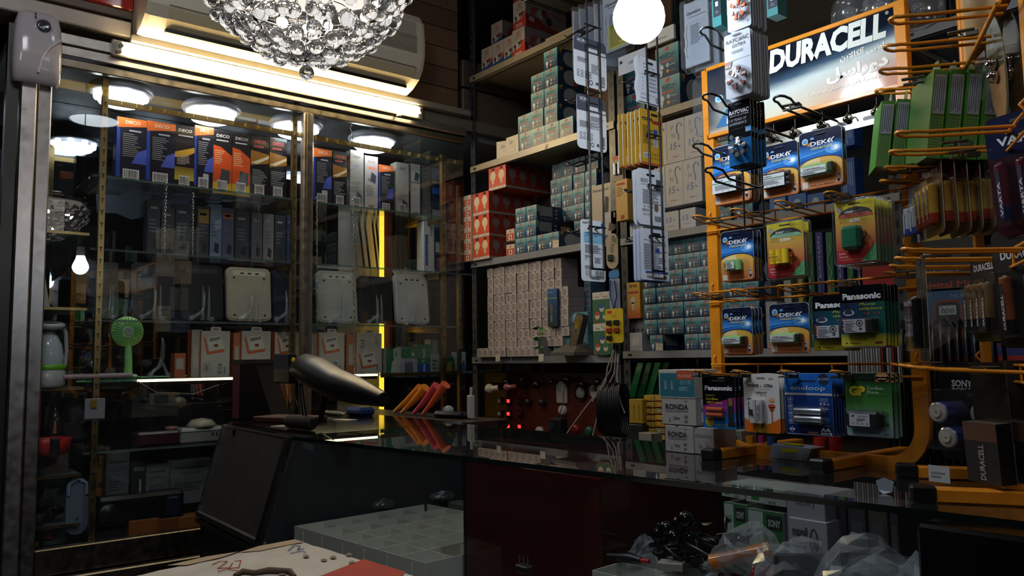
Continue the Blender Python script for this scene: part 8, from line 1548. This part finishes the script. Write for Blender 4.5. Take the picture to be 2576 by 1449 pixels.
p = oY(1275, 1180, 1.34); b = MB(); b.prism([(-.045, 0), (.05, .0), (.05, .03), (-.02, .035)], 0, .03, '24509c', 'film'); b.ball((-.045, -.002, .012), .009, 'b09a90', 'paper', 8, 6); b.rect(-.02, .002, .03, .008, 'b85a30', 1); one('blue_pack', b, 'blue pack lying on the cream carton inside the counter', 'pack', (p.x, 1.31, -.352))
for i, (px, py, lb) in enumerate(((955, 1268, 'dark cable in a clear bag on the left tray edge'), (1110, 1195, 'dark bag with a pale label behind the left tray'))):
    p = oZ(px, py, -.39 if i == 0 else -.33); b = MB()
    for k in range(5): b.tube([(.035 * math.cos(t * .8 + k), .018 * math.sin(t * .8 + k), .008 + .003 * k) for t in range(8)], .003, '101214', 'plastic', 5, closed=True)
    b.ball((0, 0, .014), .045, 'ffffff', 'bag', 10, 6, sz=.35); b.add([(-.02, -.03, .012), (.03, -.025, .014), (.03, .0, .03), (-.015, -.005, .03)], [(0, 1, 2, 3)], '5c6a74' if not i else '8a94a0'); one('bagged_cable', b, lb, 'cable', (p.x, min(1.32, p.y), -.402))
def sony(b, w, h): b.rect(-w * .5, h * .0, w * .5, h * .42, '8a9490', 1); b.rect(-w * .5, h * .42, w * .5, h, '1f5a30', 1); b.rect(-w * .46, h * .02, -w * .05, h * .98, '98a09c', 2); b.text('SONY', -w * .26, h * .68, h * .12, '4a6a54', w * .3, bold=.02, l=3); b.rect(-w * .36, h * .2, -w * .16, h * .42, '2c6a3c', 3); b.rect(w * .05, h * .72, w * .48, h * .94, '14181a', 2); b.text('SONY', w * .26, h * .77, h * .11, 'a0a4a4', w * .34, bold=.03, l=3); b.text('AA', w * .14, h * .5, h * .1, '9ab0a0', w * .12, l=3); b.text('x12', w * .15, h * .1, h * .14, '2a302c', w * .18, bold=.03, l=3)
k_ = 0
for i, (x0, y0, x1, y1) in enumerate(((1820, 1262, 1878, 1340), (1879, 1278, 1972, 1362), (1815, 1215, 1874, 1256), (1876, 1222, 1978, 1276))):
    yb(x0, y0, x1, y1, 1.13 + .02 * (i in (0, 2)), '8a9490', 'battery_carton', 'green and white battery carton inside the counter, ' + ['lower left', 'lower right', 'upper left', 'upper right'][i], .08, sony, zb=zi + .001 if i < 2 else None)
def maxl(b, w, h): b.text('maxell', -w * .2, h * .74, h * .14, '34343c', w * .4, bold=.04); b.lines(-w * .4, h * .56, -w * .02, h * .68, 2, '4a4a54', 2); b.ring(w * .16, h * .68, w * .11, w * .04, '2c2c34', 2, rz=h * .2); b.rect(w * .14, h * .56, w * .2, h * .74, '5a5a64', 2); b.rect(w * .1, h * .02, w * .4, h * .08, '5a5a64', 2)
yb(1983, 1300, 2082, 1372, 1.125, '8c8a94', 'battery_carton', 'white battery carton with a round emblem inside the counter', .08, maxl, zb=zi + .001)
yb(1977, 1232, 2076, 1298, 1.13, '84828c', 'battery_carton', 'white battery carton with a barcode panel inside the counter', .08, lambda b, w, h: (b.barcode(w * .1, h * .1, w * .42, h * .45, 2, '8f8d96', '4a4a52'), b.lines(-w * .42, h * .1, -w * .05, h * .4, 3, '4a4a54', 2), b.text('battery', 0, h * .75, h * .15, '4a4a54', w * .5)), zb=-.2875)
for i, (x0, x1, c) in enumerate(((2084, 2130, '22222a'), (2131, 2180, '2c2a30'), (2182, 2235, '3a332c'), (2236, 2262, '26262c'))): yb(x0, 1262 + i * 4, x1, 1360, 1.16, c, 'dim_carton', 'dim carton right of the round-emblem white carton, %s from the left' % ORD[i], .08, lambda b, w, h: b.rect(-w * .3, h * .5, w * .3, h * .8, '3c3a40', 1), zb=zi + .001)
b = MB(); b.cbox((-.46, .985, -.46), (-.30, 1.36, -.2), '0b0b0d', 'gloss', .004); one('black_case', b, 'tall black case at the right inside the counter', 'case')
for i in range(2): yb(2462 + i * 90, 1318, 2548 + i * 90, 1362, 1.08, '6c6a64', 'beige_carton', 'beige carton at the lower right corner, %s' % ['left one', 'right one'][i], .1)
b = MB(); b.box((-.40, 1.02, -.335), (.2, 1.09, -.318), '4a4c50', 'paint'); one('metal_ledge', b, 'grey ledge under the beige cartons at the lower right', 'ledge')
# clear bags, cables and parts heaped on the right tray
def bag(px, py, z, w_, d_, h_, col, lb, n=12, sd=0, mt='poly', inner=None, rz=0., name='clear_bag'):
    p = oY(px, py, 1.04); h_ = max(.03, (p.z + .336) * .8 + h_ * .35); t = thing(name, lb, 'bag', (p.x, 1.04, -.336), rz); random.seed(sd); b = MB(); V = []; K = 8
    for j in range(K + 1):
        q = j / K; rad = math.sin(PI * min(.97, q + .03)) ** .6
        for i in range(n): a = 2 * PI * i / n; V.append(((q - .5) * w_ + U(-.007, .007), d_ / 2 * rad * math.cos(a) + U(-.009, .009), h_ * rad * (.5 + .5 * math.sin(a)) + U(-.004, .012) + (.35 * h_ * q)))
    b.add(V, [(j * n + i, j * n + (i + 1) % n, (j + 1) * n + (i + 1) % n, (j + 1) * n + i) for j in range(K) for i in range(n)], 'ffffff', mt); b.build('film', t)
    if inner: b = MB(); inner(b, w_, d_, h_); b.build('contents', t)
    return t
def wires(c): return lambda b, w, d, h: [b.tube([((U(-.4, .4)) * w, U(-.3, .3) * d, U(.1, .6) * h) for _ in range(4)], .0025, c, 'gloss', 5) for _ in range(9)]
bag(2165, 1395, -.335, .125, .08, .07, '', 'large crumpled clear bag standing at the right of the tray', 14, 1, rz=.7, inner=lambda b, w, d, h: b.tube([(-w * .3, 0, h * .3), (w * .2, 0, h * .5)], .02, '4a5658', 'bag', 10))
bag(1880, 1350, -.32, .13, .04, .04, '', 'slim clear bag holding an orange roll', 10, 2, rz=.55, inner=lambda b, w, d, h: b.tube([(-w * .42, 0, h * .4), (w * .25, 0, h * .75)], .012, 'c8701c', 'gloss', 12))
bag(1860, 1395, -.335, .11, .06, .04, '', 'clear bag of dark red cables', 10, 3, rz=.3, inner=wires('7a1c18'))
bag(1950, 1395, -.335, .09, .06, .035, '', 'clear bag of bright red cables', 10, 4, rz=.2, inner=wires('a02018'))
bag(2010, 1390, -.335, .12, .05, .05, '', 'clear bag with a grey board, left of the white paper', 10, 5, rz=.9, inner=lambda b, w, d, h: b.cbox((-w * .3, -.005, .005), (w * .3, .005, h * .9), '3c3c40', 'plastic'))
bag(2250, 1415, -.335, .15, .05, .03, '', 'flat clear bag with a green tinge at the foot of the large bag', 10, 6, rz=.5)
bag(2330, 1430, -.34, .12, .07, .04, '', 'dark clear bag at the bottom edge', 10, 7, rz=.1, inner=wires('1a1a1e'))
bag(1625, 1395, -.335, .05, .03, .03, '', 'small clear zip bag on the edge of the right tray', 8, 8, rz=.8)
random.seed(5)
for i in range(7):
    p = oY(1655 + 14 * i + U(-6, 6), 1340 + U(-12, 40), 1.03 + U(-.01, .01)); b = MB(); b.ball((0, 0, .014), .013, '0c0d12', 'gloss', 12, 8); b.cyl((0, -.012, .016), (0, -.016, .017), .005, '4a5058', 'chrome', 8); one('black_camera_ball', b, 'glossy black round part in the heap, %s from the left' % ORD[i], 'part', (p.x, p.y, p.z), group='glossy black round parts')
for i in range(8):
    p = oY(1680 + 26 * i, 1370 + (i % 3) * 22, 1.05); b = MB(); q = [(U(-.04, .04), U(-.03, .03), U(0, .04)) for _ in range(6)]; b.tube(q, .0035, '0d0e11', 'plastic', 6); b.cbox((-.014, -.008, .0), (.012, .008, .012), '121317', 'plastic', .002); one('black_cable', b, 'tangled black cable with a plug in the heap, %s from the left' % ORD[i], 'cable', (p.x, p.y, p.z), group='tangled black cables')
for i, (px, py, rz) in enumerate(((1570, 1418, .3), (1720, 1405, -.5))):
    p = oZ(px, py, -.338); b = MB(); b.tube([(-.03, 0, .008), (.01, 0, .01), (.03, 0, .009)], [.006, .009, .006], '101013', 'plastic', 8); b.cyl((.03, 0, .009), (.045, 0, .009), .004, ['a81c18', 'b0a060'][i], 'plastic', 8); one('connector_plug', b, ['black plug with a red band in the right tray', 'black jack with a pale tip in the right tray'][i], 'plug', p, rz)
p = oZ(2068, 1432, -.333); t = thing('cob_module', 'white module with a bright yellow chip at the front of the right tray', 'module', p, .3); b = MB(); b.cbox((-.04, -.02, 0), (.035, .02, .002), 'aeb0b2', 'plastic', .0005); b.build('plate', t); b = MB(); b.cbox((-.022, -.012, .002), (.014, .012, .0035), 'b8b418', 'gloss', .0005); b.build('yellow_chip', t)
p = oZ(2110, 1395, -.325); b = MB(); b.add([(0, 0, 0), (.03, .008, .012), (.034, .01, .034), (.0, .004, .045)], [(0, 1, 2, 3)], '8c94a0', 'paper'); b.add([(0, .0006, 0), (.03, .0086, .012), (.034, .0106, .034), (.0, .0046, .045)], [(3, 2, 1, 0)], '8c94a0', 'paper'); one('paper_label', b, 'curled white paper label among the clear bags', 'paper', p)
b = MB(); q = [oZ(1760, 1418, -.335), oZ(1880, 1445, -.333), oZ(1960, 1440, -.330), oZ(2010, 1400, -.325), oZ(2040, 1350, -.318)]; b.tube([tuple(v) for v in q], .004, '4a443e', 'plastic', 8); one('brown_cable', b, 'thick brownish cable lying across the right tray', 'cable')
for n in range(2):
    b = MB(); q0 = oY(1700 + 120 * n, 1420, 1.05)
    for k in range(16): b.tube([(q0.x + U(-.05, .05), 1.05 + U(-.03, .03), -.33 + U(0, .05)) for _ in range(5)], .004, '101114', 'plastic', 5)
    one('cable_pile', b, ['dense pile of black cables under the round black parts', 'dense pile of black cables beneath the bag of red cables'][n], 'cables')
p = oZ(1690, 1432, -.333); b = MB(); b.cbox((-.02, -.014, 0), (.02, .014, .012), '8a8680', 'paper', .001); one('tagged_part', b, 'small pale tag lying on a black part in the right tray', 'tag', p, .5)
b = MB()
for k in range(5): q = oZ(1770 + k * 12, 1440, -.330); b.tube([(q.x, q.y, q.z), (q.x + .004, q.y + .01, q.z + .016), (q.x + .012, q.y + .03, q.z + .01)], .003, 'a8b4c0', 'gloss', 6)
one('blue_white_leads', b, 'bunch of short pale blue leads at the lower edge', 'leads')
p = oZ(1318, 1440, -.338); b = MB(); b.cbox((-.014, -.008, 0), (.014, .008, .012), '1a1c22', 'plastic', .002)
for k in range(3): b.cyl((-.01 + .01 * k, 0, .012), (-.01 + .01 * k, 0, .026), .0012, 'b4b4b4', 'chrome', 6)
one('three_pin_plug', b, 'black plug with three thin pins at the foot of the dark red case', 'plug', p)
# ================================================================== FOREGROUND CARTON
zc = -.32
A_, B_, C_2 = oZ(330, 1452, zc), oZ(742, 1358, zc), oZ(1022, 1443, zc)
e1 = (A_ - B_); e2 = (C_2 - B_).normalized(); e1n = e1.normalized()
far = B_ + e1n * .62; near = C_2 + e1n * .0
fc = thing('open_carton', 'worn white and red cardboard carton in the lower left foreground', 'box', (0, 0, 0))
b = MB(); Cc = B_ + e2 * .50; D_ = Cc + e1n * .62
q = [B_, far, D_, Cc]; lo = [Vector((v.x, v.y, -.62)) for v in q]
G = 24; V = []; CC = []
random.seed(3)
for j in range(G + 1):
    for i in range(G + 1):
        u, v = i / G, j / G; P = B_ + (far - B_) * u + (Cc - B_) * v + Vector((0, 0, U(-.0007, .0007))); V.append(tuple(P))
        CC.append('b0a89c')
b.add(V, [(j * (G + 1) + i, j * (G + 1) + i + 1, (j + 1) * (G + 1) + i + 1, (j + 1) * (G + 1) + i) for j in range(G) for i in range(G)], CC, 'dust')
b.add([tuple(v) for v in q + lo], [(0, 3, 7, 4), (1, 0, 4, 5), (2, 1, 5, 6), (3, 2, 6, 7)], '8d7f6c', 'dust'); b.build('box', fc)
def top(pts, col, mt='dust', k=1): b.add([(lambda v: (v.x, v.y, zc + .0009 * k + .0008))(oZ(x, y, zc)) for x, y in pts], [tuple(range(len(pts)))], col, mt)
b = MB(); top([(795, 1456), (915, 1409), (1020, 1441), (1005, 1456)], '9c2418'); b.build('red_print', fc)
b = MB(); top([(600, 1392), (650, 1376), (742, 1359), (765, 1366), (700, 1378), (655, 1388)], '9a8468', k=1); b.build('torn_patch', fc)
b = MB(); top([(420, 1425), (520, 1402), (600, 1390), (560, 1404), (470, 1424)], '9a8468', k=1); b.build('torn_patch', fc)
for x0, y0 in ((700, 1448), (760, 1402), (805, 1412), (828, 1405), (868, 1398), (875, 1418)): b = MB(); top([(x0, y0), (x0 + 12, y0 - 4), (x0 + 20, y0 + 1), (x0 + 8, y0 + 4)], '6c5a48', k=2); b.build('torn_patch', fc)
b = MB()
for P in ([(535, 1420), (552, 1412), (572, 1412), (548, 1430), (580, 1428)], [(590, 1412), (606, 1410), (600, 1428), (575, 1430), (585, 1416)], [(548, 1438), (570, 1432), (600, 1436)]): b.tube([tuple(oZ(x, y, zc + .002)) for x, y in P], .0008, 'a8402c', 'paper', 4)
b.build('red_scribble', fc)
b = MB()
for P in ([(725, 1385), (740, 1372), (755, 1374), (748, 1384), (765, 1380)], [(730, 1392), (760, 1386), (770, 1390)]): b.tube([tuple(oZ(x, y, zc + .002)) for x, y in P], .0008, '4a5a8c', 'paper', 4)
b.build('blue_stamp', fc)
b = MB(); b.tube([tuple(oZ(x, y, zc + .004)) for x, y in ((590, 1447), (610, 1438), (640, 1441), (675, 1436), (730, 1438), (742, 1450))], [.003, .005, .004, .006, .005, .003], '4a3826', 'dust', 6); b.build('torn_edge', fc)
# ================================================================== CARTONS AND HANGING PACKS AROUND THE STEEL POST
def ycart(b, w, h): b.rect(-w * .4, h * .86, w * .3, h * .92, 'a03020', 1); b.lines(-w * .4, h * .6, w * .2, h * .84, 5, '6c5418', 1); b.rect(-w * .1, h * .03, w * .2, h * .13, '8a2418', 1)
yb(1548, 455, 1580, 552, 2.12, 'b88a24', 'yellow_carton', 'tall yellow carton hanging in front of the steel post', .035, ycart)
yb(1541, 395, 1568, 452, 2.12, '5c4a34', 'adapter_blister', 'brown pack with two silver plugs above the yellow carton', .01, lambda b, w, h: (b.rect(-w * .5, h * .85, w * .5, h, 'c8602c', 1), [b.cyl((x, -.004, h * .25), (x, -.004, h * .7), w * .13, 'b8b4ac', 'chrome', 10) for x in (-w * .22, w * .2)]))
yb(1486, 470, 1540, 588, YB + .04, 'a89c8a', 'phone_carton', 'beige carton picturing a dark cordless phone on the middle shelf', .08, lambda b, w, h: (b.text('Panasonic', 0, h * .88, h * .05, '3a3a3e', w * .8, bold=.02), b.poly([(w * .1, h * .25), (w * .32, h * .28), (w * .38, h * .75), (w * .2, h * .78)], '1c1c20', 1), b.rect(-w * .1, h * .2, w * .1, h * .32, 'b8602c', 1)), zb=.4445)
yb(1520, 535, 1552, 580, YB + .0, 'a5a2a8', 'adapter_carton', 'small pale carton picturing a brown adapter', .05, lambda b, w, h: (b.poly([(-w * .2, h * .3), (w * .2, h * .25), (w * .3, h * .5), (-w * .1, h * .6)], '4a3428', 1), b.rect(-w * .5, 0, w * .5, h * .14, '4a3a6c', 1)), zb=.4445)
x, z, w_, h_ = fit(1524, 590, 1556, 674, 2.06); t = thing('usb_pack', 'oval cream pack with upright lettering hanging on the post', 'pack', (x, 2.06, z)); b = MB(); b.prism(rr(w_, h_, w_ * .45, 0, -h_), 0, .012, 'a89c84', 'paper', side='15151a'); b.y = 0; b.text('OTG USB', w_ * .12, -h_ * .55, w_ * .3, '2a2a20', h_ * .48, al='l', rot=PI / 2 - .15, bold=.02); b.poly([(w_ * .1, -h_ * .2), (w_ * .45, -h_ * .12), (w_ * .4, -h_ * .35)], '5c7a2c', 1); b.build('card', t); b = MB(); b.cbox((-w_ * .3, -.008, -h_ * .78), (w_ * .1, 0, -h_ * .6), '26262a', 'plastic'); b.build('usb_adapter', t)
x, z, w_, h_ = fit(1531, 682, 1560, 800, 2.06); t = thing('cable_pack', 'slim clear pack with a blue header and blue cable on the post', 'pack', (x, 2.06, z)); b = MB(); b.prism(rr(w_, h_ * .16, w_ * .2, 0, -h_ * .16), 0, .001, '2c7cc0', 'paper'); b.prism(rr(w_, h_ * .84, w_ * .1, 0, -h_), .002, .003, '8a8f9c', 'paper'); b.build('card', t); b = MB(); b.tube([(-w_ * .3, -.003, -h_ * .2), (-w_ * .35, -.004, -h_ * .5), (w_ * .0, -.004, -h_ * .8), (w_ * .3, -.004, -h_ * .55), (w_ * .1, -.003, -h_ * .22)], .003, '2c4c9c', 'plastic'); b.build('cable', t)
x, z, w_, h_ = fit(1522, 778, 1569, 862, 2.02); t = thing('gadget_card', 'bright yellow card of six little plugs hanging low on the post', 'card', (x, 2.02, z)); b = MB(); b.prism(rr(w_, h_, w_ * .12, 0, -h_), 0, .001, 'c8ac18', 'paper'); b.y = 0; b.rect(-w_ * .38, -h_ * .14, -w_ * .12, -h_ * .06, 'b02c20', 1); b.text('OTG USB', 0, -h_ * .26, h_ * .07, 'b8702c', w_ * .3, bold=.02); b.build('card', t)
for r in range(3):
    for c in range(2):
        if (r, c) != (2, 1): b = MB(); b.cbox((-w_ * .38 + c * w_ * .42, -.010, -h_ * (.48 + .22 * r)), (-w_ * .1 + c * w_ * .42, -.001, -h_ * (.34 + .22 * r)), '8c2c18' if r == 1 else '1c1c1e', 'plastic', .002); b.build('usb_plug', t)
def ihs(b, w, h): b.grad(-w * .5, 0, w * .5, h, [(0, 'a8401c'), (.4, 'b8862c'), (1, 'c09a3c')], 1, 'carton'); b.text('IHS', 0, h * .86, h * .08, '5c2c18', w * .6, bold=.04); b.rect(-w * .45, h * .68, w * .4, h * .75, 'a03424', 2); bulb_icon(b, -w * .05, h * .5, w * .5, 'b8b0a8', 2)
yb(1577, 712, 1611, 798, YB + .0, 'b8862c', 'bulb_carton', 'orange and yellow bulb carton beside the steel post', .05, ihs, zb=.14)
yb(1576, 799, 1626, 838, YB + .02, '6c6a6c', 'bulb_carton', 'grey bulb carton under the orange one', .08, lambda b, w, h: (b.text('IHS', -w * .1, h * .6, h * .25, '4a1c1c', w * .4, bold=.04), [b.disc(-w * .35 + k * w * .22, h * .2, w * .08, '3a383c', 2) for k in range(4)]), zb=.085)
yb(1612, 712, 1628, 798, YB + .03, '5c5a5e', 'grey_carton', 'narrow grey carton beside the orange bulb carton', .05, zb=.14)
yb(1581, 838, 1616, 882, YB - .0, 'a3a6b0', 'white_carton', 'whitish carton with a blank note at the left of the lower right shelf', .09, lambda b, w, h: (b.poly([(-w * .3, h * .25), (w * .3, h * .28), (w * .32, h * .75), (-w * .28, h * .72)], 'b4b4bc', 2)), zb=.0225)
# ------------------------------------------------------------------ lift everything from eye-relative heights to the floor
for o in list(sc.objects):
    if o.parent is None: o.location.z += H
cam.matrix_world = Matrix.Translation((0, 0, H)) @ M.to_4x4()
